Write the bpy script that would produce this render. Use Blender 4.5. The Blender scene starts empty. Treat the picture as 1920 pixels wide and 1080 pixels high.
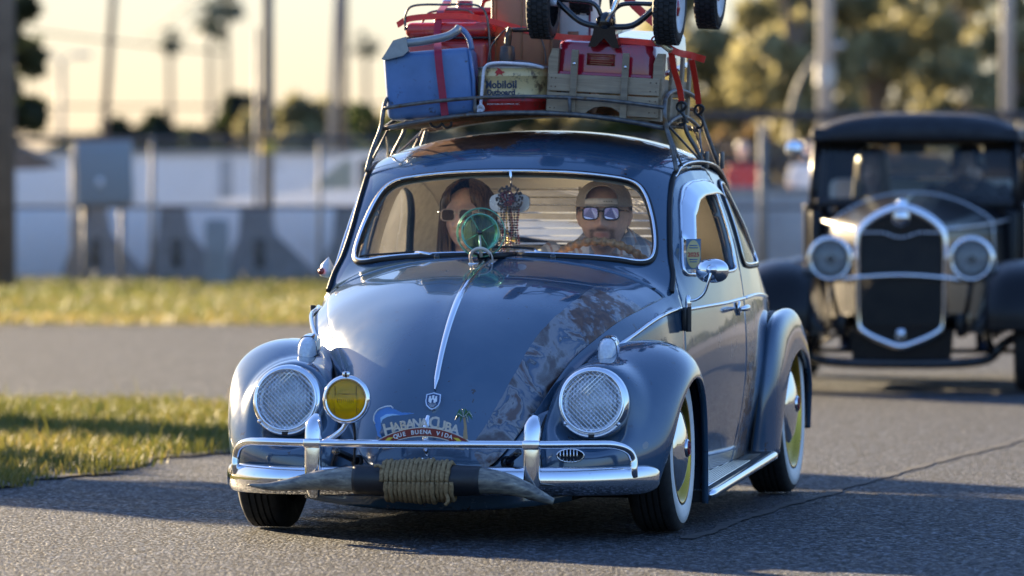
import bpy, bmesh, math, random
import numpy as np
from mathutils import Vector, Matrix
R = math.radians
random.seed(7); rng = np.random.default_rng(7)
sc = bpy.context.scene
COL = sc.collection

# ---------------------------------------------------------------- camera
cam_d = bpy.data.cameras.new('camera'); cam = bpy.data.objects.new('camera', cam_d); COL.objects.link(cam)
cam_d.sensor_width = 36.0; cam_d.lens = 200.0
cam_d.clip_start = 0.5; cam_d.clip_end = 3000.0
cam.location = (0, 0, 1.14)
cam.rotation_euler = (R(90) - math.atan(195 / 10667.0), 0, 0)
cam_d.dof.use_dof = True; cam_d.dof.focus_distance = 18.75; cam_d.dof.aperture_fstop = 3.4
sc.camera = cam

# ---------------------------------------------------------------- world, sun, exposure
SUN_AZ = R(-39.0); SUN_EL = R(14.0)
w = bpy.data.worlds.new('World'); sc.world = w; w.use_nodes = True
wn = w.node_tree.nodes; wl = w.node_tree.links
sky = wn.new('ShaderNodeTexSky'); sky.sky_type = 'NISHITA'; sky.sun_disc = False
sky.sun_elevation = SUN_EL; sky.sun_rotation = SUN_AZ
sky.air_density = 1.0; sky.dust_density = 0.8; sky.ozone_density = 3.6
bg = wn['Background']; bg.inputs['Strength'].default_value = 0.15
# thin high haze evens the sky out: c / (1 + k lum), the same in every direction
def vm(op, a, b):
    n = wn.new('ShaderNodeVectorMath'); n.operation = op
    for i, x in enumerate((a, b)):
        if hasattr(x, 'links'): wl.new(x, n.inputs[i])
        else: n.inputs[i].default_value = x
    return n.outputs[0]
lum = wn.new('ShaderNodeRGBToBW'); wl.new(sky.outputs['Color'], lum.inputs[0])
den = wn.new('ShaderNodeMath'); den.operation = 'MULTIPLY_ADD'; wl.new(lum.outputs[0], den.inputs[0]); den.inputs[1].default_value = .52; den.inputs[2].default_value = 1.0
wl.new(vm('MULTIPLY', vm('DIVIDE', sky.outputs['Color'], den.outputs[0]), (.985, .975, 1.10)), bg.inputs['Color'])
sun_d = bpy.data.lights.new('sun', 'SUN'); sun = bpy.data.objects.new('sun', sun_d); COL.objects.link(sun)
sun_d.energy = 5.0; sun_d.angle = R(0.55); sun_d.color = (1.0, 0.77, 0.47)
sdir = Vector((math.sin(SUN_AZ) * math.cos(SUN_EL), math.cos(SUN_AZ) * math.cos(SUN_EL), math.sin(SUN_EL)))
sun.rotation_euler = sdir.to_track_quat('Z', 'Y').to_euler()
sc.view_settings.view_transform = 'Standard'; sc.view_settings.look = 'None'
sc.view_settings.exposure = 2.22; sc.view_settings.gamma = 1.0
sc.view_settings.use_curve_mapping = False
sc.cycles.use_denoising = True
sc.cycles.max_bounces = 10; sc.cycles.transparent_max_bounces = 24
sc.cycles.caustics_reflective = False; sc.cycles.caustics_refractive = False
sc.cycles.sample_clamp_indirect = 6.0

# ---------------------------------------------------------------- helpers
def mesh_obj(name, V, Fc, mat, parent=None, smooth=True, attrs=None, edge_split=None):
    me = bpy.data.meshes.new(name)
    me.from_pydata([tuple(map(float, v)) for v in V], [], [tuple(map(int, f)) for f in Fc])
    if isinstance(mat, (list, tuple)):
        for m in mat: me.materials.append(MAT(m))
    elif mat: me.materials.append(MAT(mat))
    if attrs:
        for k, a in attrs.items():
            at = me.attributes.new(k, 'FLOAT', 'POINT'); at.data.foreach_set('value', np.asarray(a, dtype=np.float32))
    me.validate()
    if smooth: me.polygons.foreach_set('use_smooth', [True] * len(me.polygons))
    if edge_split: me.set_sharp_from_angle(angle=R(edge_split))
    o = bpy.data.objects.new(name, me); COL.objects.link(o)
    if parent: o.parent = parent
    return o

def mod_apply(o):
    dg = bpy.context.evaluated_depsgraph_get()
    me = bpy.data.meshes.new_from_object(o.evaluated_get(dg))
    o.modifiers.clear(); old = o.data; o.data = me; me.name = old.name
    return o

def solidify(o, t, offset=-1):
    m = o.modifiers.new('s', 'SOLIDIFY'); m.thickness = t; m.offset = offset; m.use_even_offset = False
    return o

def tag(o, label=None, cat=None, group=None, kind=None):
    if label: o['label'] = label
    if cat: o['category'] = cat
    if group: o['group'] = group
    if kind: o['kind'] = kind
    return o

def thing(name, label, cat, loc=(0, 0, 0), rotz=0.0, group=None):
    o = bpy.data.objects.new(name, None); COL.objects.link(o); o.empty_display_size = 0.1
    o.location = loc; o.rotation_euler = (0, 0, rotz)
    return tag(o, label, cat, group)

class MB:
    """collects shapes into one mesh"""
    def __init__(s): s.V = []; s.F = []
    def add(s, V, F):
        b = len(s.V); s.V.extend([tuple(v) for v in V]); s.F.extend([tuple(i + b for i in f) for f in F]); return s
    def box(s, c, size, rot=None, r=0.0, seg=2): return s.add(*rbox(c, size, rot, r, seg))
    def tube(s, P, r, seg=8, closed=False): return s.add(*tube(P, r, seg, closed))
    def lathe(s, prof, o=(0,0,0), ax=(0,0,1), seg=24): return s.add(*lathe(prof, o, ax, seg))
    def prism(s, pts, d, M=None): return s.add(*prism(pts, d, M))
    def build(s, name, mat, parent=None, smooth=True, es=40, **k):
        return mesh_obj(name, s.V, s.F, mat, parent, smooth, edge_split=es, **k)

def rbox(c, size, rot=None, r=0.0, seg=2):
    bm = bmesh.new(); bmesh.ops.create_cube(bm, size=1.0)
    bmesh.ops.scale(bm, vec=size, verts=bm.verts)
    if r > 0: bmesh.ops.bevel(bm, geom=list(bm.edges), offset=r, segments=seg, profile=0.5, affect='EDGES')
    M = Matrix.Translation(c)
    if rot is not None: M = M @ (rot.to_4x4() if isinstance(rot, Matrix) else Matrix.Rotation(rot[2], 4, 'Z') @ Matrix.Rotation(rot[1], 4, 'Y') @ Matrix.Rotation(rot[0], 4, 'X'))
    bm.transform(M); bm.verts.index_update()
    V = [tuple(v.co) for v in bm.verts]; F = [tuple(v.index for v in f.verts) for f in bm.faces]; bm.free()
    return V, F

def tube(P, r, seg=8, closed=False, caps=True):
    P = np.asarray(P, float); n = len(P); r = np.full(n, r, float) if np.isscalar(r) else np.asarray(r, float)
    if closed: T = np.roll(P, -1, 0) - np.roll(P, 1, 0)
    else: T = np.gradient(P, axis=0)
    T /= np.linalg.norm(T, axis=1)[:, None] + 1e-12
    a = np.array([0, 0, 1.]) if abs(T[0][2]) < .9 else np.array([1., 0, 0])
    N = np.cross(T[0], a); N /= np.linalg.norm(N); Ns = [N]
    for i in range(1, n):
        N = Ns[-1] - T[i] * np.dot(Ns[-1], T[i]); N /= np.linalg.norm(N) + 1e-12; Ns.append(N)
    Ns = np.array(Ns); Bs = np.cross(T, Ns)
    th = np.arange(seg) * 2 * np.pi / seg
    V = (P[:, None, :] + r[:, None, None] * (np.cos(th)[None, :, None] * Ns[:, None, :] + np.sin(th)[None, :, None] * Bs[:, None, :])).reshape(-1, 3)
    F = []
    for i in range(n if closed else n - 1):
        j = (i + 1) % n
        for k in range(seg):
            l = (k + 1) % seg; F.append((i * seg + k, i * seg + l, j * seg + l, j * seg + k))
    if caps and not closed:
        F.append(tuple(range(seg - 1, -1, -1))); F.append(tuple((n - 1) * seg + k for k in range(seg)))
    return V, F

def frame(ax):
    ax = Vector(ax).normalized(); return ax.to_track_quat('Z', 'Y').to_matrix()

def lathe(prof, o=(0, 0, 0), ax=(0, 0, 1), seg=24, caps=False):
    M = frame(ax); V = []; F = []; n = len(prof)
    for (r, h) in prof:
        for k in range(seg):
            a = 2 * math.pi * k / seg; V.append(tuple(Vector(o) + M @ Vector((r * math.cos(a), r * math.sin(a), h))))
    for i in range(n - 1):
        for k in range(seg):
            l = (k + 1) % seg; F.append((i * seg + k, i * seg + l, (i + 1) * seg + l, (i + 1) * seg + k))
    if caps and prof[0][0] > 1e-6: F.append(tuple(range(seg - 1, -1, -1)))
    if caps and prof[-1][0] > 1e-6: F.append(tuple((n - 1) * seg + k for k in range(seg)))
    return V, F

def prism(pts, d, M=None):
    """polygon pts in local (x,z), extruded along +y by d; M: 4x4"""
    n = len(pts); V = [Vector((p[0], 0, p[1])) for p in pts] + [Vector((p[0], d, p[1])) for p in pts]
    if M is not None: V = [M @ v for v in V]
    F = [tuple(range(n)), tuple(range(2 * n - 1, n - 1, -1))]
    for i in range(n):
        j = (i + 1) % n; F.append((i, i + n, j + n, j))
    return [tuple(v) for v in V], F

def gridf(n, m, flip=False, wrap=False):
    F = []
    for i in range(n - 1):
        for j in range(m if wrap else m - 1):
            k = (j + 1) % m; q = (i * m + j, i * m + k, (i + 1) * m + k, (i + 1) * m + j)
            F.append(q[::-1] if flip else q)
    return F

def cr(P, n, closed=False):
    """Catmull-Rom (centripetal-ish via arc length + cubic) resample of control points to n points"""
    P = np.asarray(P, float)
    if closed: P = np.vstack([P[-3:], P, P[:3]])
    d = np.r_[0, np.cumsum(np.sqrt(np.linalg.norm(np.diff(P, axis=0), axis=1)) + 1e-9)]
    if closed: t = np.linspace(d[3], d[-3], n, endpoint=False)
    else: t = np.linspace(0, d[-1], n)
    # Hermite with finite difference tangents
    m = np.zeros_like(P); m[1:-1] = (P[2:] - P[:-2]) / (d[2:] - d[:-2])[:, None]
    m[0] = (P[1] - P[0]) / (d[1] - d[0]); m[-1] = (P[-1] - P[-2]) / (d[-1] - d[-2])
    i = np.clip(np.searchsorted(d, t, side='right') - 1, 0, len(P) - 2)
    h = (d[i + 1] - d[i]); s = ((t - d[i]) / h)[:, None]; h = h[:, None]
    return (2*s**3-3*s**2+1)*P[i] + (s**3-2*s**2+s)*h*m[i] + (-2*s**3+3*s**2)*P[i+1] + (s**3-s**2)*h*m[i+1]

def sp(x, X, Y):
    """cubic Hermite interpolation of Y over X (finite-difference tangents, Y may be 2-D)"""
    X = np.asarray(X, float); Y = np.asarray(Y, float); one = Y.ndim == 1
    if one: Y = Y[:, None]
    x = np.clip(np.asarray(x, float), X[0], X[-1]); sh = x.shape; x = x.ravel()
    h = np.diff(X); dl = np.diff(Y, axis=0) / h[:, None]; m = np.zeros_like(Y)
    m[1:-1] = (dl[1:] * h[:-1, None] + dl[:-1] * h[1:, None]) / (h[1:] + h[:-1])[:, None]
    m[0] = dl[0]; m[-1] = dl[-1]
    i = np.clip(np.searchsorted(X, x, side='right') - 1, 0, len(X) - 2)
    s = ((x - X[i]) / h[i])[:, None]; hh = h[i][:, None]
    o = (2*s**3-3*s**2+1)*Y[i] + (s**3-2*s**2+s)*hh*m[i] + (-2*s**3+3*s**2)*Y[i+1] + (s**3-s**2)*hh*m[i+1]
    return o[:, 0].reshape(sh) if one else o.reshape(sh + (Y.shape[1],))

def resample(P, n):
    """even arc-length resample of a polyline"""
    P = np.asarray(P, float); d = np.r_[0, np.cumsum(np.linalg.norm(np.diff(P, axis=0), axis=1))]
    t = np.linspace(0, d[-1], n); return np.stack([np.interp(t, d, P[:, k]) for k in range(P.shape[1])], 1)

def sdpoly(P, poly):
    """signed distance (negative inside) of points P (n,2) to polygon poly (m,2)"""
    P = np.asarray(P, float); A = np.asarray(poly, float); B = np.roll(A, -1, 0)
    best = np.full(len(P), 1e9); ins = np.zeros(len(P), bool)
    for a, b in zip(A, B):
        e = b - a; w_ = P - a; t = np.clip((w_ @ e) / (e @ e + 1e-12), 0, 1)
        best = np.minimum(best, np.linalg.norm(w_ - t[:, None] * e, axis=1))
        c = (a[1] > P[:, 1]) != (b[1] > P[:, 1])
        with np.errstate(divide='ignore', invalid='ignore'):
            xi = a[0] + (P[:, 1] - a[1]) * (b[0] - a[0]) / (b[1] - a[1] if b[1] != a[1] else 1e-12)
        ins ^= c & (P[:, 0] < xi)
    return np.where(ins, -best, best)

def clip(V, F, val, extra=None):
    """keep the part of a mesh where val>0 (linear cut); extra: dict of per-vertex attributes"""
    V = np.asarray(V, float); val = np.asarray(val, float); ex = extra or {}
    nv = [tuple(v) for v in V]; ne = {k: list(map(float, a)) for k, a in ex.items()}; cache = {}; out = []
    for f in F:
        s = [val[i] > 0 for i in f]
        if all(s): out.append(tuple(f)); continue
        if not any(s): continue
        poly = []
        for a in range(len(f)):
            i, j = f[a], f[(a + 1) % len(f)]
            if val[i] > 0: poly.append(i)
            if (val[i] > 0) != (val[j] > 0):
                k = (min(i, j), max(i, j))
                if k not in cache:
                    t = val[i] / (val[i] - val[j]); cache[k] = len(nv)
                    nv.append(tuple(V[i] + (V[j] - V[i]) * t))
                    for q in ne: ne[q].append(ex[q][i] + (ex[q][j] - ex[q][i]) * t)
                poly.append(cache[k])
        if len(poly) > 2: out.append(tuple(poly))
    used = sorted({i for f in out for i in f}); mp = {o: n for n, o in enumerate(used)}
    return np.array([nv[i] for i in used]) if used else np.zeros((0, 3)), [tuple(mp[i] for i in f) for f in out], {q: [ne[q][i] for i in used] for q in ne}

def mirror(V, F):
    V = np.array(V, float); V[:, 0] *= -1; return V, [tuple(f[::-1]) for f in F]

def text_mesh(body, size, extrude=0.0, align='CENTER', spacing=1.0, shear=0.0, bold=0.0):
    c = bpy.data.curves.new('t', 'FONT'); c.body = body; c.size = size; c.extrude = extrude; c.align_x = align; c.space_character = spacing
    c.shear = shear; c.offset = bold; c.resolution_u = 3
    o = bpy.data.objects.new('t', c); COL.objects.link(o)
    dg = bpy.context.evaluated_depsgraph_get(); me = bpy.data.meshes.new_from_object(o.evaluated_get(dg))
    V = [tuple(v.co) for v in me.vertices]; F = [tuple(p.vertices) for p in me.polygons]
    bpy.data.objects.remove(o); bpy.data.curves.remove(c); bpy.data.meshes.remove(me)
    return V, F     # lies in xy, facing +z

def facing(V, loc, yaw=0.0, tilt=0.0):
    """turn xy text so that it faces -y (toward the front), tilt leans its top back"""
    M = Matrix.Translation(loc) @ Matrix.Rotation(yaw, 4, 'Z') @ Matrix.Rotation(R(90) - tilt, 4, 'X')
    return [tuple(M @ Vector(v)) for v in V]

def copy_tree(o, parent=None):
    c = o.copy(); COL.objects.link(c); c.parent = parent
    for ch in o.children: copy_tree(ch, c)
    return c

# ---------------------------------------------------------------- materials
_M = {}; _DEF = {}
def MAT(n):
    if n not in _M: _M[n] = _DEF[n](n)
    return _M[n]
def new_mat(n):
    m = bpy.data.materials.new(n); m.use_nodes = True; nt = m.node_tree
    return m, nt.nodes, nt.links, nt.nodes['Principled BSDF']
def noise(N, L, scale, detail=4, rough=.6, dist=0.0, co=None, obj=True):
    t = N.new('ShaderNodeTexNoise'); t.inputs['Scale'].default_value = scale; t.inputs['Detail'].default_value = detail
    t.inputs['Roughness'].default_value = rough; t.inputs['Distortion'].default_value = dist
    if co is None:
        c = N.new('ShaderNodeTexCoord'); co = c.outputs['Object']
    L.new(co, t.inputs['Vector']); return t.outputs['Fac']
def ramp(N, L, fac, stops, interp='LINEAR'):
    r = N.new('ShaderNodeValToRGB'); r.color_ramp.interpolation = interp; e = r.color_ramp.elements
    while len(e) > 1: e.remove(e[-1])
    e[0].position = stops[0][0]; e[0].color = tuple(stops[0][1]) + (1,) if len(stops[0][1]) == 3 else stops[0][1]
    for p, c in stops[1:]:
        x = e.new(p); x.color = tuple(c) + (1,)
    L.new(fac, r.inputs['Fac']); return r.outputs['Color']
def g(v): return (v, v, v)
def mixc(N, L, fac, a, b, mode='MIX'):
    m = N.new('ShaderNodeMix'); m.data_type = 'RGBA'; m.blend_type = mode
    for s, x in ((0, fac), (6, a), (7, b)):
        if hasattr(x, 'is_linked') or hasattr(x, 'links'): L.new(x, m.inputs[s])
        else: m.inputs[s].default_value = x if s == 0 else (tuple(x) + (1,) if len(x) == 3 else x)
    return m.outputs[2]
def math_n(N, L, op, a, b=0.0, c=None):
    m = N.new('ShaderNodeMath'); m.operation = op
    for s, x in enumerate((a, b, c)):
        if x is None: continue
        if hasattr(x, 'links'): L.new(x, m.inputs[s])
        else: m.inputs[s].default_value = x
    return m.outputs[0]
def bump(N, L, P, h, strength=.3, dist=.01):
    b = N.new('ShaderNodeBump'); b.inputs['Strength'].default_value = strength; b.inputs['Distance'].default_value = dist
    L.new(h, b.inputs['Height']); L.new(b.outputs['Normal'], P.inputs['Normal'])

def simple(col, rough=.5, metal=0.0, var=.15, scale=30, coat=0.0, bumpv=0.0, dirt=None, spec=.5, trans=0.0, sub=0.0):
    def f(n):
        m, N, L, P = new_mat(n)
        fac = noise(N, L, scale, 5)
        lo = tuple(max(0, c * (1 - var)) for c in col); hi = tuple(min(1, c * (1 + var)) for c in col)
        c = ramp(N, L, fac, [(.3, lo), (.7, hi)])
        if dirt:
            f2 = ramp(N, L, noise(N, L, dirt[1], 8, .7), [(dirt[2], g(0)), (dirt[2] + .08, g(1))])
            c = mixc(N, L, f2, c, dirt[0])
        L.new(c, P.inputs['Base Color'])
        r = ramp(N, L, noise(N, L, scale * .4, 6), [(.3, g(max(0, rough * .75))), (.75, g(min(1, rough * 1.3)))])
        L.new(r, P.inputs['Roughness'])
        P.inputs['Metallic'].default_value = metal; P.inputs['Coat Weight'].default_value = coat; P.inputs['Coat Roughness'].default_value = .04
        P.inputs['Specular IOR Level'].default_value = spec; P.inputs['Transmission Weight'].default_value = trans
        if sub: P.inputs['Subsurface Weight'].default_value = sub; P.inputs['Subsurface Radius'].default_value = (.012, .005, .003)
        if bumpv: bump(N, L, P, fac, bumpv, .004)
        return m
    return f
D = _DEF
def paint_mat(base, wearcols=None):
    def f(n):
        m, N, L, P = new_mat(n)
        f1 = noise(N, L, 2.2, 3); c = ramp(N, L, f1, [(.3, tuple(x * .88 for x in base)), (.7, tuple(x * 1.12 for x in base))])
        # small chips in the old paint
        ch = noise(N, L, 38, 4, .55); lo = noise(N, L, 3.1, 2)
        cm = math_n(N, L, 'MULTIPLY', ramp(N, L, ch, [(.665, g(0)), (.68, g(1))]), ramp(N, L, lo, [(.46, g(0)), (.56, g(1))]))
        c = mixc(N, L, cm, c, (.035, .022, .02))
        # dull, dusty bloom in broad patches
        c = mixc(N, L, ramp(N, L, noise(N, L, 4.5, 6, .65), [(.45, g(0)), (.75, g(.16))]), c, (.20, .21, .22))
        rough = ramp(N, L, noise(N, L, 5, 5), [(.35, g(.14)), (.75, g(.30))])
        # bare, sanded through layers where 'wear' is set
        a = N.new('ShaderNodeAttribute'); a.attribute_name = 'wear'
        wv = math_n(N, L, 'ADD', a.outputs['Fac'], math_n(N, L, 'MULTIPLY', math_n(N, L, 'SUBTRACT', noise(N, L, 16, 5, .6), .5), .55))
        wm = ramp(N, L, wv, [(.5, g(0)), (.53, g(1))])
        lay = noise(N, L, 8.5, 7, .55, .7)
        lc = ramp(N, L, lay, [(.0, (.035, .018, .014)), (.38, (.06, .032, .026)), (.43, (.11, .095, .09)), (.47, (.21, .20, .21)), (.525, (.16, .165, .19)), (.545, (.05, .085, .145)), (.565, (.04, .08, .14)), (.572, (.015, .015, .02)), (.582, (.25, .235, .235)), (.62, (.14, .14, .16)), (.64, (.10, .05, .035)), (.70, (.04, .02, .017))], 'LINEAR')
        b = N.new('ShaderNodeAttribute'); b.attribute_name = 'rust'
        rv = math_n(N, L, 'ADD', b.outputs['Fac'], math_n(N, L, 'MULTIPLY', math_n(N, L, 'SUBTRACT', noise(N, L, 22, 6, .65), .5), 1.1))
        rm = ramp(N, L, rv, [(.5, g(0)), (.62, g(1))])
        rc = ramp(N, L, noise(N, L, 45, 5), [(.3, (.03, .014, .012)), (.55, (.10, .042, .022)), (.75, (.17, .09, .05))])
        c = mixc(N, L, wm, c, lc); c = mixc(N, L, rm, c, rc)
        L.new(c, P.inputs['Base Color'])
        any_ = math_n(N, L, 'MAXIMUM', math_n(N, L, 'MULTIPLY', wm, .35), rm)
        L.new(mixc(N, L, any_, rough, (.42, .42, .42)), P.inputs['Roughness'])
        L.new(math_n(N, L, 'SUBTRACT', 1.0, math_n(N, L, 'MULTIPLY', any_, .8)), P.inputs['Coat Weight'])
        P.inputs['Coat Roughness'].default_value = .035; P.inputs['Coat IOR'].default_value = 1.6
        P.inputs['Metallic'].default_value = .12
        # orange peel
        bump(N, L, P, noise(N, L, 9, 3), .02, .004)
        return m
    return f
D['car_paint'] = paint_mat((.036, .084, .148))
D['car_paint_inner'] = simple((.02, .03, .05), .7)
def chrome_mat(tint=(.82, .83, .86), rough=.06, pit=True):
    def f(n):
        m, N, L, P = new_mat(n); P.inputs['Metallic'].default_value = 1.0
        c = ramp(N, L, noise(N, L, 60, 7, .7), [(.62, tint), (.74, tuple(x * .45 for x in tint))]) if pit else None
        if c: L.new(c, P.inputs['Base Color'])
        else: P.inputs['Base Color'].default_value = tint + (1,)
        L.new(ramp(N, L, noise(N, L, 8, 6), [(.35, g(rough * .6)), (.8, g(rough * 2.4))]), P.inputs['Roughness'])
        bump(N, L, P, noise(N, L, 14, 2), .02, .004)
        return m
    return f
D['chrome'] = chrome_mat(); D['chrome_clean'] = chrome_mat((.86, .87, .9), .03, False)
D['alu'] = chrome_mat((.6, .61, .64), .3); D['gold_rim'] = chrome_mat((.50, .33, .05), .22)
D['rubber'] = simple((.012, .012, .013), .65, var=.3); D['gasket'] = simple((.008, .008, .009), .45, spec=.4)
D['tyre'] = simple((.016, .016, .017), .75, var=.35, scale=60, bumpv=.3)
D['whitewall'] = simple((.72, .72, .70), .5, var=.06, dirt=((.45, .42, .38), 8, .62))
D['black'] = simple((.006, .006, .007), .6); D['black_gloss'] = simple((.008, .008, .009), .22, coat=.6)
D['black_plastic'] = simple((.015, .015, .017), .38, scale=80)
def glass_mat(tint=(.93, .96, .95), ior=1.5, rough=0.0, haze=0.0, dust=0.0):
    def f(n):
        m, N, L, P = new_mat(n); out = N['Material Output']; N.remove(P)
        t = N.new('ShaderNodeBsdfTransparent'); t.inputs['Color'].default_value = tint + (1,)
        gl = N.new('ShaderNodeBsdfGlossy'); gl.inputs['Roughness'].default_value = rough
        fr = N.new('ShaderNodeFresnel'); fr.inputs['IOR'].default_value = ior
        mx = N.new('ShaderNodeMixShader'); L.new(fr.outputs['Fac'], mx.inputs['Fac']); L.new(t.outputs[0], mx.inputs[1]); L.new(gl.outputs[0], mx.inputs[2])
        s = mx
        if haze:
            d = N.new('ShaderNodeBsdfDiffuse'); d.inputs['Color'].default_value = (.6, .6, .58, 1)
            hz = ramp(N, L, noise(N, L, 5, 6, .7), [(.35, g(haze * .3)), (.8, g(haze))])
            m2 = N.new('ShaderNodeMixShader'); L.new(hz, m2.inputs['Fac']); L.new(mx.outputs[0], m2.inputs[1]); L.new(d.outputs[0], m2.inputs[2]); s = m2
        if dust:
            d = N.new('ShaderNodeBsdfTranslucent'); d.inputs['Color'].default_value = (.85, .83, .78, 1)
            hz = ramp(N, L, noise(N, L, 3.5, 7, .7), [(.3, g(dust * .35)), (.75, g(dust))])
            m3 = N.new('ShaderNodeMixShader'); L.new(hz, m3.inputs['Fac']); L.new(s.outputs[0], m3.inputs[1]); L.new(d.outputs[0], m3.inputs[2]); s = m3
        L.new(s.outputs[0], out.inputs['Surface']); return m
    return f
D['glass'] = glass_mat((.97, .985, .98), 1.30, haze=.02); D['glass_side'] = glass_mat((.90, .93, .92), 1.22, haze=.03, dust=.11)
D['glass_dark'] = glass_mat((.55, .60, .58), 1.5, haze=.03)
D['green_plastic'] = glass_mat((.70, .95, .84), 1.4, .02, haze=.06); D['green_plastic_deep'] = glass_mat((.52, .80, .66), 1.4, .05, haze=.12)
D['lens_clear'] = glass_mat((.9, .93, .96), 1.5, .03, haze=.10); 
def amber_mat(n):
    m, N, L, P = new_mat(n); P.inputs['Base Color'].default_value = (1.0, .56, .0, 1); P.inputs['Roughness'].default_value = .08; P.inputs['Coat Weight'].default_value = 1.0
    t = N.new('ShaderNodeBsdfTransparent'); t.inputs['Color'].default_value = (1, .80, .12, 1); mx = N.new('ShaderNodeMixShader'); mx.inputs['Fac'].default_value = .45
    L.new(t.outputs[0], mx.inputs[1]); L.new(P.outputs[0], mx.inputs[2]); L.new(mx.outputs[0], N['Material Output'].inputs['Surface']); return m
D['lens_amber'] = amber_mat
D['green_edge'] = simple((.22, .66, .46), .2, coat=.5, trans=.4)
D['pale_plastic'] = simple((.78, .66, .55), .25, coat=.4, trans=.25)
# ================================================================= the setting
F_PX = 10667.0
def ground_pt(px, py, z=0.0):
    d = F_PX * (1.14 - z) / (py - 345.0); return ((px - 960) / F_PX * d, d)
def far_pt(px, py, d):
    return ((px - 960) / F_PX * d, d, 1.14 - (py - 345) / F_PX * d)

def asphalt(n, base=(.031, .035, .042), warm=1.0):
    m, N, L, P = new_mat(n); c_ = N.new('ShaderNodeTexCoord')
    big = noise(N, L, .35, 5); fine = noise(N, L, 90, 3, .7)
    v = N.new('ShaderNodeTexVoronoi'); v.inputs['Scale'].default_value = 85; L.new(c_.outputs['Object'], v.inputs['Vector'])
    sx = N.new('ShaderNodeSeparateColor'); L.new(v.outputs['Color'], sx.inputs[0])
    st = ramp(N, L, sx.outputs[0], [(.0, tuple(x * .12 for x in base)), (.35, tuple(x * .45 for x in base)), (.7, tuple(x * 1.4 for x in base)), (.88, tuple(x * 3.6 for x in base)), (1.0, tuple(x * 9.0 for x in base))])
    c = mixc(N, L, ramp(N, L, big, [(.3, g(0)), (.7, g(1))]), tuple(x * .65 for x in base), tuple(x * 1.2 for x in base))
    c = mixc(N, L, .82, c, st)
    st2 = ramp(N, L, noise(N, L, 1.1, 6, .65, .6), [(.58, g(0)), (.75, g(.5))]); c = mixc(N, L, st2, c, (.028, .028, .030))
    L.new(c, P.inputs['Base Color'])
    L.new(ramp(N, L, sx.outputs[1], [(.1, g(.45)), (.6, g(.95))]), P.inputs['Roughness'])
    P.inputs['Specular IOR Level'].default_value = .26
    h = math_n(N, L, 'ADD', math_n(N, L, 'MULTIPLY', v.outputs['Distance'], -1.0), math_n(N, L, 'MULTIPLY', sx.outputs[2], .8))
    bump(N, L, P, h, 1.0, .016)
    return m
D['asphalt'] = asphalt
D['asphalt_far'] = lambda n: asphalt(n, (.06, .06, .06))
D['tar'] = simple((.018, .019, .021), .8, var=.5, scale=40, bumpv=.6)
D['soil'] = simple((.085, .068, .042), .9, var=.5, scale=7, bumpv=.6)
D['lot'] = simple((.16, .15, .145), .9, var=.25, scale=.6)

def sheet(name, pts, z, mat):
    o = mesh_obj(name, [(p[0], p[1], z) for p in pts], [tuple(range(len(pts)))], mat, smooth=False); tag(o, kind='structure'); return o
sheet('ground', [(-900, -900), (900, -900), (900, 1500), (-900, 1500)], -.012, 'lot')
sheet('road', [(-90, -70), (90, -70), (90, 46.2), (-90, 45.6)], -.004, 'asphalt')

def rag(P, amp, n, seed, closed=True):
    r = np.random.default_rng(seed); P = np.asarray(P + [P[0]] if closed else P, float); Q = resample(P, n)
    k = np.convolve(r.normal(size=n + 8), np.ones(5) / 5, 'same')[4:n + 4]
    T = np.gradient(Q, axis=0); Nn = np.stack([-T[:, 1], T[:, 0]], 1); Nn /= np.linalg.norm(Nn, axis=1)[:, None] + 1e-9
    return Q + Nn * (k * amp)[:, None]
isl = [ground_pt(-400, 1005), ground_pt(-60, 928), ground_pt(60, 905), ground_pt(180, 884), ground_pt(300, 866), ground_pt(410, 851), ground_pt(520, 842), ground_pt(640, 830), ground_pt(690, 810), ground_pt(660, 790), ground_pt(520, 775), ground_pt(300, 760), ground_pt(0, 755), (-9, 29.8), (-16, 29.5), (-16, 18), (-6, 17.5)]
ISL = rag(isl, .16, 420, 3)
isl_o = mesh_obj('lawn_island', [(p[0], p[1], .004) for p in ISL], [tuple(range(len(ISL) - 1))], 'soil', smooth=False); tag(isl_o, kind='structure')
far_strip = rag([(-70, 45.9), (70, 45.6), (70, 68), (-70, 68)], .25, 400, 5)
fs_o = mesh_obj('lawn_strip', [(p[0], p[1], .004) for p in far_strip], [tuple(range(len(far_strip) - 1))], 'soil', smooth=False); tag(fs_o, kind='structure')

def grass_mat(n, a, b, c):
    m, N, L, P = new_mat(n)
    at = N.new('ShaderNodeAttribute'); at.attribute_name = 'tone'
    col = ramp(N, L, at.outputs['Fac'], [(0, a), (.5, b), (1, c)])
    L.new(col, P.inputs['Base Color']); P.inputs['Roughness'].default_value = .55
    tr = N.new('ShaderNodeBsdfTranslucent'); L.new(col, tr.inputs['Color'])
    mx = N.new('ShaderNodeMixShader'); mx.inputs['Fac'].default_value = .45
    L.new(P.outputs[0], mx.inputs[1]); L.new(tr.outputs[0], mx.inputs[2]); L.new(mx.outputs[0], N['Material Output'].inputs['Surface'])
    return m
D['grass'] = lambda n: grass_mat(n, (.06, .085, .016), (.17, .16, .03), (.36, .27, .08))
D['grass_far'] = lambda n: grass_mat(n, (.06, .09, .02), (.14, .155, .038), (.30, .235, .08))
def patch_noise(P, s, seed):
    r = np.random.default_rng(seed); v = 0
    for k in range(6):
        d = r.normal(size=2); v = v + np.sin(P @ d * s * (1 + .6 * k) + r.uniform(0, 6)) / (1 + .5 * k)
    return v * .12
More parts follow.
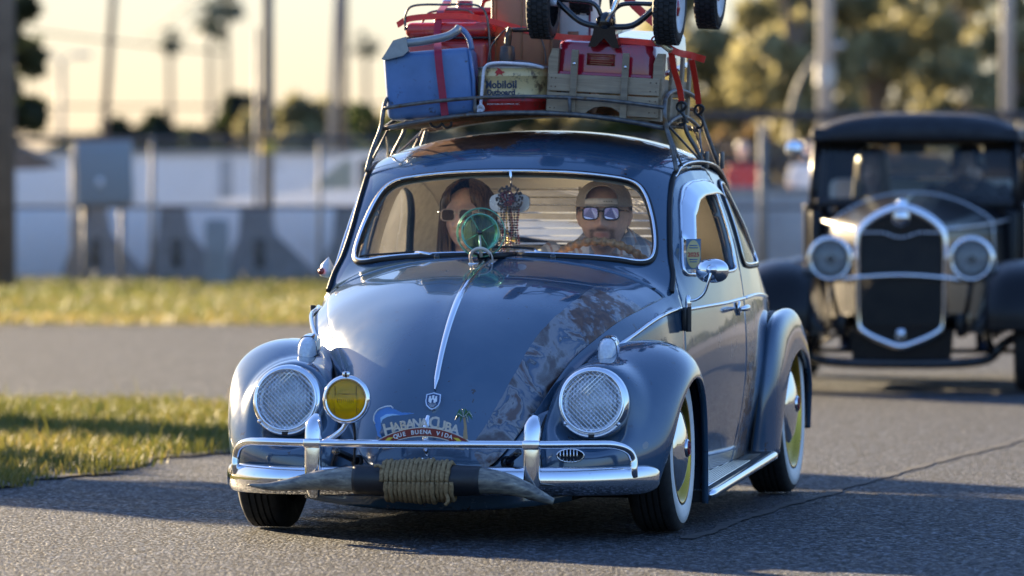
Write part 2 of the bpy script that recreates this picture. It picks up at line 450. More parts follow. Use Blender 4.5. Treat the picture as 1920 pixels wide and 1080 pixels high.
def blades(name, P, hmin, hmax, wd, mat, seed, tonefn=None):
    r = np.random.default_rng(seed); n = len(P); h = r.uniform(hmin, hmax, n) * (.75 + 1.6 * np.clip(patch_noise(P, 3.0, 8) + .15, 0, .5)); h = np.where(r.random(n) < .015, h * 2.0, h); az = r.uniform(0, 6.283, n); lean = r.uniform(.1, 1.0, n) * h
    wv = np.stack([np.cos(az), np.sin(az), np.zeros(n)], 1) * wd; lz = r.uniform(0, 6.283, n)
    ld = np.stack([np.cos(lz), np.sin(lz), np.zeros(n)], 1)
    B = np.c_[P, np.zeros(n)]; up = np.array([0, 0, 1.])
    V = np.stack([B - wv, B + wv, B + up * (h * .6)[:, None] + ld * (lean * .35)[:, None] + wv * .7, B + up * (h * .6)[:, None] + ld * (lean * .35)[:, None] - wv * .7, B + up * h[:, None] + ld * lean[:, None]], 1).reshape(-1, 3)
    F = []
    for i in range(n):
        b = 5 * i; F.append((b, b + 1, b + 2, b + 3)); F.append((b + 3, b + 2, b + 4))
    tn = r.normal(.45, .2, n) + (tonefn(P) if tonefn else 0)
    o = mesh_obj(name, V, F, mat, attrs={'tone': np.repeat(np.clip(tn, 0, 1), 5)}); return o
Q = np.c_[rng.uniform(-5.2, -.4, 120000), rng.uniform(17.6, 30.2, 120000)]
sdq = sdpoly(Q, ISL); Q = Q[sdq < .03 * rng.random(len(Q)) ** 2 + patch_noise(Q, 9.0, 2) * .25]
tag(blades('lawn_grass', Q, .02, .075, .0032, 'grass', 11, lambda p: patch_noise(p, 2.0, 4)), 'short dry green grass on the verge left of the car', 'grass', kind='stuff')
Q = np.c_[rng.uniform(-11, 9, 60000), 46 + 20.5 * rng.uniform(0, 1, 60000) ** 1.25]
Q = Q[(sdpoly(Q, far_strip) < -.02)]
tag(blades('verge_grass', Q, .025, .075, .012, 'grass_far', 12, lambda p: patch_noise(p, .55, 6) + .25 - .015 * (p[:, 1] - 46)), 'yellowing grass strip along the foot of the wire fence', 'grass', kind='stuff')
# tar-filled joint crossing the road
tj = rag([ground_pt(1290, 1010), ground_pt(1480, 945), ground_pt(1700, 880), ground_pt(1990, 805)], .022, 90, 9, False)
tT = np.gradient(tj, axis=0); tN = np.stack([-tT[:, 1], tT[:, 0]], 1); tN /= np.linalg.norm(tN, axis=1)[:, None]
wd = (.022 + .008 * np.sin(np.arange(90) * .9) + .006 * np.sin(np.arange(90) * 2.3))[:, None]
o = mesh_obj('tar_joint', [(p[0], p[1], .0) for p in np.vstack([tj - tN * wd, tj + tN * wd])], [(i, i + 1, i + 91, i + 90) for i in range(89)], 'tar', smooth=False); tag(o, kind='structure')
# ================================================================= the blue car
YAW = -R(11.0); CO = Vector((-.152, 18.8, 0))
def cw(x, y, z=0.0):
    c, s = math.cos(YAW), math.sin(YAW); return (CO.x + x * c - y * s, CO.y + x * s + y * c, z)
car = thing('vintage_car', 'blue vintage two-door car with patina paint, chrome bumper and whitewall tyres', 'car', CO, YAW)

def bez(P0, P1, P2, P3, s):
    s = s[None, :, None]; P0, P1, P2, P3 = [p[:, None, :] for p in (P0, P1, P2, P3)]
    return (1 - s) ** 3 * P0 + 3 * (1 - s) ** 2 * s * P1 + 3 * (1 - s) * s ** 2 * P2 + s ** 3 * P3
def orient(V, F, outward):
    V = np.asarray(V); s = 0.0
    for f in F[::max(1, len(F) // 400)]:
        a, b, c = V[f[0]], V[f[1]], V[f[2]]; n = np.cross(b - a, c - a); m = (a + b + c) / 3
        s += np.dot(n, outward(m)) / (np.linalg.norm(n) + 1e-12)
    return F if s > 0 else [tuple(f[::-1]) for f in F]
CABIN = np.array([0, 1.2, .55])
out_c = lambda m: m - np.array([0, np.clip(m[1], .1, 2.4), .5])

# ---- hood
HC = cr([(0, -.614, .195), (0, -.606, .24), (0, -.585, .31), (0, -.549, .39), (0, -.50, .47), (0, -.44, .542), (0, -.37, .607), (0, -.284, .670), (0, -.19, .725), (0, -.088, .771), (0, .076, .823), (0, .19, .849), (0, .29, .867), (0, .43, .889)], 400)
HE = cr([(.0, -.614, .195), (.08, -.612, .197), (.15, -.602, .21), (.20, -.582, .24), (.24, -.55, .283), (.283, -.47, .355), (.319, -.38, .423), (.347, -.29, .486), (.389, -.16, .568), (.445, -.03, .633), (.497, .12, .688), (.545, .32, .727), (.567, .43, .745), (.578, .495, .757)], 400)
# round the rear corner of the hood
nS, nU = 90, 57
def along(C, n, k=1.0):
    return resample(C, n)
HCr = along(HC, nS); HEr = along(HE, nS)
u = np.linspace(-1, 1, nU); u = np.sign(u) * np.abs(np.sin(np.abs(u) * np.pi / 2)) ** .92
au = np.abs(u)
p_, q_ = 2.25, 1.38
wz = 1 - (1 - au ** p_ * .9999) ** (1 / q_)
hood = np.zeros((nS, nU, 3))
hood[:, :, 0] = HEr[:, None, 0] * u[None]
hood[:, :, 1] = HCr[:, None, 1] + (HEr - HCr)[:, None, 1] * (au ** 2)[None]
hood[:, :, 2] = HCr[:, None, 2] + (HEr - HCr)[:, None, 2] * wz[None]
hood[:, :, 2] += (.007 * np.exp(-(hood[:, :, 0] / .028) ** 2)) * np.clip((np.arange(nS) / nS - .08) * 6, 0, 1)[:, None]
S_ = np.repeat(np.linspace(0, 1, nS)[:, None], nU, 1); U_ = np.repeat(u[None], nS, 0)
sm = lambda a, b, x: np.clip((x - a) / (b - a), 0, 1) ** 2 * (3 - 2 * np.clip((x - a) / (b - a), 0, 1))
wear = sm(.715, .75, U_) * sm(.08, .16, S_) * (1 - sm(.82, .9, S_))
wear = np.clip(wear, 0, 1); rust = .62 * sm(.62, .8, U_) * sm(.52, .62, S_) * (1 - sm(.8, .9, S_)) + .25 * np.exp(-((U_ - .45) / .1) ** 2 - ((S_ - .86) / .03) ** 2) + .4 * np.exp(-((U_ + .80 - .3 * (S_ - .6)) / .035) ** 2) * sm(.45, .5, S_) * (1 - sm(.66, .75, S_))
V = hood.reshape(-1, 3); Fh = orient(V, gridf(nS, nU), out_c)
hood_o = mesh_obj('hood', V, Fh, ['car_paint', 'car_paint_inner'], car, attrs={'wear': wear.ravel(), 'rust': rust.ravel()})
solidify(hood_o, .010); hood_o['label'] = 'blue bonnet with a sanded, rusty band along one edge'

# ---- cowl, windscreen frame, roof and tail: rows of centre and edge points
ROWS = [  # Cy, Cz, Ex, Ey, Ez, p, q
 (.436, .890, .581, .502, .756, 2.4, 1.35), (.50, .899, .590, .565, .772, 2.6, 1.35), (.55, .912, .584, .628, .83, 2.9, 1.35), (.60, .96, .567, .68, .885, 3.0, 1.4),
 (.67, 1.047, .553, .745, .965, 3.0, 1.4), (.74, 1.132, .543, .805, 1.045, 2.9, 1.4), (.80, 1.198, .537, .862, 1.108, 2.7, 1.4), (.87, 1.245, .535, .93, 1.162, 2.5, 1.4),
 (.97, 1.281, .540, 1.03, 1.196, 2.3, 1.35), (1.12, 1.309, .552, 1.17, 1.212, 2.25, 1.35), (1.4, 1.329, .565, 1.42, 1.213, 2.2, 1.35), (1.7, 1.319, .568, 1.70, 1.19, 2.2, 1.35),
 (2.0, 1.268, .557, 1.98, 1.12, 2.2, 1.35), (2.3, 1.168, .535, 2.25, 1.0, 2.2, 1.35), (2.6, 1.0, .50, 2.5, .85, 2.2, 1.35), (2.85, .79, .45, 2.72, .68, 2.2, 1.3),
 (3.03, .55, .40, 2.9, .5, 2.2, 1.3), (3.1, .3, .35, 3.0, .3, 2.2, 1.3), (3.1, .2, .33, 3.0, .2, 2.2, 1.3)]
A_ = np.array(ROWS); nR = 230
dst = np.r_[0, np.cumsum(np.linalg.norm(np.diff(A_[:, :5], axis=0), axis=1))]
tr = np.linspace(0, dst[-1], nR); RW = sp(tr, dst, A_)
nU2 = 91; u2 = np.linspace(-1, 1, nU2); u2 = np.sign(u2) * np.abs(np.sin(np.abs(u2) * np.pi / 2)) ** .9; au2 = np.abs(u2)
top = np.zeros((nR, nU2, 3)); wz2 = 1 - (1 - (au2[None] ** RW[:, 5:6]) * .9999) ** (1 / RW[:, 6:7])
top[:, :, 0] = RW[:, 2:3] * u2[None]; top[:, :, 1] = RW[:, 0:1] + (RW[:, 3:4] - RW[:, 0:1]) * au2[None] ** 2
top[:, :, 2] = RW[:, 1:2] + (RW[:, 4:5] - RW[:, 1:2]) * wz2
TV = top.reshape(-1, 3); TF = orient(TV, gridf(nR, nU2), out_c)

# ---- sides: edge E, belt B, sill S as functions of y
Ey = np.r_[HE[150:, 1], A_[1:, 3]]; Ex = np.r_[HE[150:, 0], A_[1:, 2]]; Ez = np.r_[HE[150:, 2], A_[1:, 4]]
k_ = np.argsort(Ey); Ey, Ex, Ez = Ey[k_], Ex[k_], Ez[k_]
k_ = np.r_[True, np.diff(Ey) > 1e-4]; Ey, Ex, Ez = Ey[k_], Ex[k_], Ez[k_]
By = [-.45, -.3, -.217, 0, .12, .32, .5, .62, .8, 1.1, 1.5, 1.75, 2.0, 2.3, 2.6, 2.85, 3.0]
Bx = [.315, .365, .392, .487, .535, .592, .612, .632, .655, .685, .70, .705, .70, .67, .61, .52, .45]
Bz = [.33, .43, .495, .595, .635, .685, .703, .712, .718, .725, .736, .744, .735, .70, .62, .5, .4]
Sy = [-.45, 0, .3, .42, .55, 1.0, 1.8, 2.4, 3.0]; Sx = [.31, .40, .45, .58, .605, .63, .66, .58, .42]; Sz = [.12, .12, .11, .10, .10, .115, .15, .18, .2]
ny = 210; ys = np.linspace(-.44, 2.99, ny); n1, n2 = 34, 26
def side_grid():
    ex, ez = np.interp(ys, Ey, Ex), np.interp(ys, Ey, Ez); bx, bz = sp(ys, By, Bx), sp(ys, By, Bz); sx, sz = sp(ys, Sy, Sx), sp(ys, Sy, Sz)
    bz = np.minimum(bz, ez - .02)
    G = np.zeros((ny, n1 + n2 - 1, 3)); G[:, :, 1] = ys[:, None]
    t = np.linspace(0, 1, n1)[None]; h = np.clip((ez - bz) / .45, 0, 1)[:, None]
    G[:, :n1, 0] = ex[:, None] + (bx - ex)[:, None] * t + .022 * h * np.sin(np.pi * t); G[:, :n1, 2] = ez[:, None] + (bz - ez)[:, None] * t
    t = np.linspace(0, 1, n2)[None, 1:]
    G[:, n1:, 0] = bx[:, None] + (sx - bx)[:, None] * t ** 2.2 + .014 * np.sin(np.pi * np.minimum(t * 1.2, 1)); G[:, n1:, 2] = bz[:, None] + (sz - bz)[:, None] * t
    return G
SG = side_grid(); SV = SG.reshape(-1, 3); SF = orient(SV, gridf(ny, n1 + n2 - 1), lambda m: np.array([1., 0, 0]))

# ---- openings
WS = np.array([(0, .897), (.25, .892), (.40, .882), (.475, .872), (.507, .880), (.516, .91), (.508, .97), (.488, 1.04), (.460, 1.102), (.424, 1.138), (.36, 1.156), (.2, 1.173), (0, 1.178)])
WSp = cr(np.vstack([WS, (WS * [-1, 1])[-2:0:-1]]), 180, True)
RWn = np.array([(math.copysign(abs(math.cos(a)) ** .55, math.cos(a)) * .385, 1.03 + math.copysign(abs(math.sin(a)) ** .65, math.sin(a)) * .115) for a in np.linspace(0, 2 * np.pi, 100, endpoint=False)])
DOOR = cr([(.585, .125), (.575, .30), (.585, .50), (.60, .68), (.612, .76), (.645, .815), (.70, .885), (.765, .965), (.83, 1.05), (.90, 1.12), (.97, 1.165), (1.1, 1.188), (1.3, 1.196), (1.42, 1.188), (1.475, 1.15), (1.49, 1.05), (1.495, .8), (1.495, .5), (1.485, .3), (1.46, .175), (1.40, .148), (1.0, .13), (.62, .118)], 300, True)
DWIN = cr([(.735, .845), (.79, .925), (.86, 1.02), (.92, 1.085), (.99, 1.125), (1.1, 1.143), (1.28, 1.15), (1.37, 1.143), (1.405, 1.11), (1.415, 1.0), (1.408, .87), (1.38, .84), (1.1, .835), (.8, .832)], 160, True)
QWIN = cr([(1.585, .88), (1.578, 1.0), (1.582, 1.09), (1.61, 1.13), (1.68, 1.14), (1.80, 1.11), (1.93, 1.03), (2.03, .93), (2.06, .885), (2.03, .86), (1.85, .855), (1.63, .858)], 140, True)

def lookup(V2, V3, Q, k=8):
    out = []
    for q in Q:
        d = np.sum((V2 - q) ** 2, 1); i = np.argpartition(d, k)[:k]
        A = np.c_[np.ones(k), V2[i] - q]; wgt = 1 / (d[i] + 1e-5)
        c, *_ = np.linalg.lstsq(A * wgt[:, None], V3[i] * wgt[:, None], rcond=None); out.append(c[0])
    return np.array(out)
def vnormals(V, F):
    V = np.asarray(V); N_ = np.zeros_like(V)
    for f in F:
        n = np.cross(V[f[2]] - V[f[0]], V[f[-1]] - V[f[1]]) if len(f) > 3 else np.cross(V[f[1]] - V[f[0]], V[f[2]] - V[f[0]])
        for i in f: N_[i] += n
    return N_ / (np.linalg.norm(N_, axis=1)[:, None] + 1e-12)
TN = vnormals(TV, TF); SN = vnormals(SV, SF)

front = TV[:, 1] < 1.25
sd_ws = np.where(front, sdpoly(TV[:, [0, 2]], WSp), 1.0)
rear = TV[:, 1] > 1.6
sd_rw = np.where(rear, sdpoly(TV[:, [0, 2]], RWn), 1.0)
sd_top = np.minimum(sd_ws, sd_rw)
# wear on the roof: rust over the front passenger-side corner
x_, y_ = TV[:, 0], TV[:, 1]
rust_t = 1.0 * np.exp(-((x_ + .2) / .25) ** 2) * sm(.88, .95, y_) * (1 - sm(1.25, 1.6, y_)) * (TV[:, 2] > 1.15) + .35 * np.exp(-((x_ + .05) / .07) ** 2 - ((y_ - .9) / .02) ** 2)
wear_t = .55 * np.exp(-((x_ + .12) / .05) ** 2) * sm(.9, .95, y_) * (1 - sm(1.0, 1.1, y_))
v, f, ex_ = clip(TV, TF, sd_top, {'wear': wear_t, 'rust': rust_t})
roof_o = mesh_obj('roof', v, f, ['car_paint', 'car_paint_inner'], car, attrs=ex_); solidify(roof_o, .012); roof_o['label'] = 'blue roof and windscreen frame with rust bleeding through'

def ring3(poly, V3, cols, mask=None):
    m = np.ones(len(V3), bool) if mask is None else mask
    return lookup(V3[m][:, cols], np.c_[V3[m]], poly)
ws3 = ring3(WSp, TV, [0, 2], front & (sd_ws < .12)); wsn = ring3(WSp, np.c_[TV[:, :1], TV[:, 1:]], [0, 2], front & (sd_ws < .12))
wsN = lookup(TV[front & (sd_ws < .12)][:, [0, 2]], TN[front & (sd_ws < .12)], WSp); wsN /= np.linalg.norm(wsN, axis=1)[:, None]
# windscreen glass, rubber gasket and chrome bead
gv, gf, _ = clip(TV - TN * .004, TF, np.where(front, -sd_ws + .004, -1)); glass = mesh_obj('windscreen', gv, gf, 'glass', car)
off = np.array([0, 0, 1.0])
cen = ws3.mean(0)
def ring_off(P, N_, d_out, d_n):
    T = np.roll(P, -1, 0) - np.roll(P, 1, 0); T /= np.linalg.norm(T, axis=1)[:, None]; B = np.cross(T, N_)
    sgn = np.sign(np.sum(B * (P - P.mean(0)), axis=1).mean()); return P + B * sgn * d_out + N_ * d_n
o = mesh_obj('gasket', *tube(ring_off(ws3, wsN, .004, .002), .0115, 10, True), 'gasket', glass)
o = mesh_obj('chrome_bead', *tube(ring_off(ws3, wsN, .000, .0105), .0052, 8, True), 'chrome_clean', glass)
# rear window
rw3 = ring3(RWn, TV, [0, 2], rear & (np.abs(sd_rw) < .15)); rwN = lookup(TV[rear][:, [0, 2]], TN[rear], RWn); rwN /= np.linalg.norm(rwN, axis=1)[:, None]
gv, gf, _ = clip(TV - TN * .004, TF, np.where(rear, -sd_rw + .004, -1)); rg = mesh_obj('rear_window', gv, gf, 'glass_side', car)
mesh_obj('gasket', *tube(ring_off(rw3, rwN, .003, .001), .013, 8, True), 'gasket', rg)

# ---- side panels, both sides
sdD = sdpoly(SV[:, 1:], DOOR); sdW = sdpoly(SV[:, 1:], DWIN); sdQ = sdpoly(SV[:, 1:], QWIN)
bare = .9 * sm(1.49, 1.51, SV[:, 1]) * (1 - sm(1.72, 1.78, SV[:, 1])) * (1 - sm(.70, .76, SV[:, 2])) + .35 * sm(1.38, 1.5, SV[:, 1]) * (1 - sm(.25, .5, SV[:, 2]))
rb = .55 * sm(1.50, 1.53, SV[:, 1]) * (1 - sm(1.7, 1.78, SV[:, 1])) * (1 - sm(.5, .7, SV[:, 2]))
for side in (1, -1):
    att = {'wear': bare if side > 0 else bare * 0, 'rust': rb if side > 0 else rb * 0}
    mir = (lambda v, f: (v, f)) if side > 0 else mirror
    val = np.minimum(sdD - .003, sdQ)
    v, f, e = clip(SV, SF, val, att); v, f = mir(v, f)
    o = mesh_obj('side_panel', v, f, ['car_paint', 'car_paint_inner'], car, attrs=e); solidify(o, .012)
    if side > 0: o['label'] = 'side panel with a strip of bare scraped metal behind the door'
    v, f, e = clip(SV, SF, np.minimum(-sdD - .003, sdW), att); v, f = mir(v, f)
    door = mesh_obj('door', v, f, ['car_paint', 'car_paint_inner'], car, attrs=e); solidify(door, .03)
    for poly, sdv, par, nm in ((DWIN, sdW, door, 'window_trim'), (QWIN, sdQ, car, 'window_trim')):
        m_ = np.abs(sdv) < .1
        r3 = lookup(SV[m_][:, 1:], SV[m_], poly); rN = lookup(SV[m_][:, 1:], SN[m_], poly); rN /= np.linalg.norm(rN, axis=1)[:, None]
        if side < 0: r3 = r3 * [-1, 1, 1]; rN = rN * [-1, 1, 1]
        t_ = mesh_obj(nm, *tube(ring_off(r3, rN, .002, .003), .0062, 8, True), 'chrome_clean', par)
        if nm and poly is QWIN:
            gv, gf, _ = clip(SV - SN * .005, SF, -sdv + .003); gv, gf = mir(gv, gf); gq = mesh_obj('quarter_window', gv, gf, 'glass_side', car)
            mesh_obj('gasket', *tube(ring_off(r3, rN, .010, .0), .008, 8, True), 'gasket', gq)
        else:
            # side glass: wound down on the driver's side except for the vent pane
            lim = np.minimum(-sdv + .003, .86 - SV[:, 1])
            gv, gf, _ = clip(SV - SN * .012, SF, lim); gv, gf = mir(gv, gf); mesh_obj('door_glass', gv, gf, 'glass_side', door)
            k0 = np.array([[.862, .838], [.874, 1.03]]); kk = lookup(SV[m_ | (sdv < 0)][:, 1:], SV[m_ | (sdv < 0)], k0) * [side, 1, 1]
            mesh_obj('vent_post', *tube(kk, .006, 6), 'chrome_clean', door)
    # belt trim along quarter, door and rear panel
    yy = np.linspace(.02, .555, 30); P = np.c_[sp(yy, By, Bx) + .006, yy, sp(yy, By, Bz) + .012 * sm(.0, .3, yy) - .0] * [side, 1, 1]
    rr = .008 * np.minimum(1, np.minimum((yy - .015) / .05 + .3, 1))
    mesh_obj('belt_trim', *tube(P, rr, 8), 'chrome_clean', car)
    yy = np.linspace(.612, 1.485, 40); P = np.c_[sp(yy, By, Bx) + .004, yy, sp(yy, By, Bz)] * [side, 1, 1]; mesh_obj('belt_trim', *tube(P, .0062, 8), 'chrome_clean', door)
    yy = np.linspace(1.505, 2.05, 30); P = np.c_[sp(yy, By, Bx) + .004, yy, sp(yy, By, Bz)] * [side, 1, 1]; mesh_obj('belt_trim', *tube(P, .0062, 8), 'chrome_clean', car)
    # rain gutter
    m_ = A_[1:14]; G_ = cr(m_[:, 2:5] + [.006, 0, .002], 120) * [side, 1, 1]; mesh_obj('rain_gutter', *tube(G_, .0085, 8), 'gasket', car)
    G2 = cr(m_[6:13, 2:5] + [.014, 0, .004], 90) * [side, 1, 1]; mesh_obj('gutter_lip', *tube(G2, .0038, 6), 'chrome_clean', car)

# ---- fenders
def fender(rows, nt, ns, hl=None):
    A = np.array(rows, float); t = np.linspace(0, len(A) - 1, nt); Z = sp(t, np.arange(len(A)), A)
    J, L_, a1, a2 = Z[:, 0:3], Z[:, 3:6], Z[:, 6:9], Z[:, 9:12]
    G = bez(J, J + a1, L_ + a2, L_, np.linspace(0, 1, ns))
    if hl:
        c, n, r0, r1 = np.array(hl[0]), np.array(hl[1]), hl[2], hl[3]; n = n / np.linalg.norm(n)
        rel = G - c; h = rel @ n; rr = np.linalg.norm(rel - h[..., None] * n, axis=-1)
        wgt = np.clip((r1 - rr) / (r1 - r0), 0, 1); wgt = wgt ** 2 * (3 - 2 * wgt)
        G = G + n * ((-.030 - h) * wgt * (h > -.32))[..., None]
    # return flange inside the wheel opening
    fl = L_ + np.array([-.022, 0, 0]) ; G = np.concatenate([G, fl[:, None, :]], 1)
    return G, J, L_
FF = [(.36, -.505, .165, .70, -.33, .165, .10, -.05, 0, -.01, -.10, 0),
      (.335, -.455, .30, .737, -.275, .30, .09, -.11, .0, .0, -.14, .02),
      (.352, -.335, .432, .755, -.205, .415, .10, -.10, .06, .0, -.105, .077),
      (.422, -.125, .553, .768, -.10, .485, .11, -.05, .085, .0, -.05, .105),
      (.493, .03, .605, .772, .02, .503, .11, .0, .050, -.005, .0, .115),
      (.553, .17, .598, .770, .15, .478, .09, .02, .03, -.005, .04, .09),
      (.60, .30, .50, .764, .26, .40, .07, .03, .03, -.004, .06, .05),
      (.617, .38, .33, .757, .335, .26, .06, .03, .01, -.003, .055, .01),
      (.622, .425, .10, .750, .385, .07, .05, .02, 0, -.002, .04, 0)]
RF = [(.668, 1.86, .15, .757, 1.985, .165, .06, -.02, 0, .012, -.05, 0), (.697, 1.88, .42, .772, 2.06, .38, .065, -.03, .02, .004, -.09, .03),
      (.702, 1.97, .60, .776, 2.18, .485, .07, -.03, .05, 0, -.07, .08), (.70, 2.15, .66, .777, 2.34, .525, .08, 0, .05, 0, -.02, .10),
      (.685, 2.40, .66, .776, 2.48, .525, .08, .02, .05, 0, .02, .10), (.64, 2.65, .58, .773, 2.64, .475, .09, .05, .05, 0, .07, .07),
      (.58, 2.85, .42, .766, 2.76, .38, .09, .06, .02, 0, .09, .03), (.54, 2.95, .22, .752, 2.82, .22, .09, .05, 0, 0, .09, 0)]
HLC = np.array([.504, -.425, .437]); HLN = np.array([.02, -.985, .16]); HLN = HLN / np.linalg.norm(HLN)
for side in (1, -1):
    for rows, nt, ns, hl, nm in ((FF, 110, 56, (HLC, HLN, .115, .178), 'front_fender'), (RF, 80, 30, None, 'rear_fender')):
        G, J, L_ = fender(rows, nt, ns, hl); V = G.reshape(-1, 3); nn = G.shape[1]
        ctr = np.array([.45, rows[4][1], .25]); Ff = orient(V, gridf(nt, nn), lambda m: m - ctr)
        x_, y_, z_ = V.T
        if nm == 'front_fender' and side > 0:
            rs = .55 * np.exp(-((y_ + .27) / .05) ** 2 - ((z_ - .37) / .035) ** 2) * (x_ > .66) + .5 * np.exp(-((x_ - .6) / .07) ** 2 - ((y_ - .0) / .04) ** 2) * (z_ > .55)
            wr = .55 * np.exp(-((x_ - .67) / .025) ** 2 - ((z_ - .30) / .03) ** 2) * (y_ < -.3)
        elif nm == 'rear_fender' and side > 0:
            rs = .6 * np.exp(-((z_ - .16) / .03) ** 2) * (y_ < 2.05) + .5 * np.exp(-((z_ - .27) / .03) ** 2 - ((y_ - 1.9) / .03) ** 2); wr = rs * 0
        else: rs = 0 * x_; wr = 0 * x_
        if side < 0: V, Ff = mirror(V, Ff)
        o = mesh_obj(nm, V, Ff, ['car_paint', 'car_paint_inner'], car, attrs={'wear': wr, 'rust': rs}); solidify(o, .007)
        m = [side, 1, 1]
        mesh_obj('fender_welt', *tube(J * m, .0055, 6), 'rubber', o)
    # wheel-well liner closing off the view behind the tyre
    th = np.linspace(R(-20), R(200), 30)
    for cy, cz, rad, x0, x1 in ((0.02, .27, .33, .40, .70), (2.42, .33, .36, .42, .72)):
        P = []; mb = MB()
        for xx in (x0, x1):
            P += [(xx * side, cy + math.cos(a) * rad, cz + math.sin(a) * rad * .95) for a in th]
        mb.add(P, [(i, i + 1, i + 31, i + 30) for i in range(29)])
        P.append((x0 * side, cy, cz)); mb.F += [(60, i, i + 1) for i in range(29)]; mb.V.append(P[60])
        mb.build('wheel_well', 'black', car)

# ---- front apron under the hood and floor pan
xa = np.linspace(-.44, .44, 61); za = np.interp(np.abs(xa), [0, .08, .15, .20, .24, .283, .319, .36, .44], [.195, .197, .21, .24, .283, .355, .40, .42, .44]) - .004
ya = np.interp(np.abs(xa), [0, .15, .24, .283, .319, .36, .44], [-.600, -.588, -.54, -.46, -.40, -.36, -.34])
nz = 14; G = np.zeros((nz, 61, 3))
for i, t in enumerate(np.linspace(0, 1, nz)):
    zb = .088 + .035 * (np.abs(xa) / .44) ** 2; yb = -.56 + .10 * (np.abs(xa) / .44) ** 2
    G[i, :, 0] = xa; G[i, :, 1] = ya + (yb - ya) * t - .030 * math.sin(math.pi * t) * (1 - .5 * np.abs(xa) / .44); G[i, :, 2] = za + (zb - za) * t
V = G.reshape(-1, 3); Fa = orient(V, gridf(nz, 61), lambda m: np.array([0, -1., 0]))
wr = .58 * sm(.15, .10, -V[:, 2] * 0 + V[:, 2]) * (np.abs(V[:, 0]) < .36)
o = mesh_obj('front_apron', V, Fa, ['car_paint', 'car_paint_inner'], car, attrs={'wear': np.where(V[:, 2] < .12, .42, 0.), 'rust': np.where(V[:, 2] < .12, .4, 0.)}); solidify(o, .01)
mb = MB(); mb.box((0, 1.35, .13), (1.16, 2.6, .05), r=.01); mb.box((0, .25, .135), (.8, .9, .05)); mb.box((0, 0, .2), (1.2, .09, .09), r=.03); mb.box((0, -.25, .13), (.66, .4, .06), r=.02); mb.box((0, 2.6, .22), (.7, .7, .16), r=.05)
mb.build('floor_pan', 'black', car)
mb = MB(); mb.box((0, .50, .48), (1.10, .02, .62)); mb.build('firewall', 'black', car)
# ---- wheels
D['hub_red'] = simple((.25, .02, .02), .35, coat=.5); D['tread'] = D['tyre']
def wheel(x, y, Rr, wd, side, cz, parent, camber=0.0):
    e = bpy.data.objects.new('wheel', None); COL.objects.link(e); e.parent = parent; e.location = (x, y, cz); e.rotation_euler = (0, camber * side, 0)
    ax = (side, 0, 0); h = wd / 2; ri = Rr - .088
    pr = [(ri, -h * .86), (Rr - .03, -h * 1.02), (Rr - .010, -h * .90), (Rr, -h * .74)]
    for gx in (-.42, -.14, .14, .42):
        pr += [(Rr, h * (gx - .045)), (Rr - .007, h * (gx - .04)), (Rr - .007, h * (gx + .04)), (Rr, h * (gx + .045))]
    pr += [(Rr, h * .74), (Rr - .008, h * .88), (Rr - .024, h * .99), (Rr - .05, h * 1.02), (ri, h * .92), (ri - .004, h * .80)]
    mesh_obj('tyre', *lathe(pr, (0, 0, 0), ax, 72), 'tyre', e, edge_split=50)
    mesh_obj('whitewall', *lathe([(Rr - .026, h * .985), (Rr - .027, h * 1.012), (Rr - .05, h * 1.06), (ri + .006, h * .985), (ri - .002, h * .93), (ri + .002, h * .88)], (0, 0, 0), ax, 72), 'whitewall', e)
    mesh_obj('rim', *lathe([(ri + .002, h * .86), (ri + .002, h * .99), (ri - .010, h * .97), (ri - .014, h * .74), (ri - .03, h * .60), (ri - .045, h * .5), (.09, h * .45), (.02, h * .3)], (0, 0, 0), ax, 60), 'gold_rim', e)
    cap = mesh_obj('hubcap', *lathe([(.146, h * .56), (.149, h * .70), (.143, h * .82), (.11, h * 1.0), (.07, h * 1.12), (.045, h * 1.19), (.0, h * 1.21)], (0, 0, 0), ax, 60), 'chrome_clean', e)
    mesh_obj('cap_badge', *lathe([(.030, h * 1.17), (.031, h * 1.25), (.024, h * 1.29), (.0, h * 1.295)], (0, 0, 0), ax, 28), 'chrome', cap)
    mb = MB(); t = h * 1.30
    for P in ([(-.017, .016), (-.008, -.0), (0, .012), (.008, 0), (.017, .016)], [(-.014, -.004), (-.006, -.020), (0, -.008), (.006, -.020), (.014, -.004)]):
        mb.tube([(t * side, a, b) for a, b in P], .0022, 5)
    mb.add(*tube([(t * side, .024 * math.cos(a), .024 * math.sin(a)) for a in np.linspace(0, 2 * np.pi, 24, endpoint=False)], .0022, 5, True))
    mb.build('badge_emblem', 'hub_red', cap)
    return e
for side in (1, -1):
    wheel(.650 * side, 0, .272, .150, side, .272, car, R(-1.0)); wheel(.668 * side, 2.42, .325, .150, side, .325, car, R(-1.5))
# axle beam and suspension
mb = MB(); mb.tube([(-.56, .03, .27), (.56, .03, .27)], .035, 10); mb.build('axle_beam', 'black', car)
mb = MB(); mb.tube([(-.56, 2.42, .32), (.56, 2.42, .32)], .04, 10); mb.build('axle_tube', 'black', car)

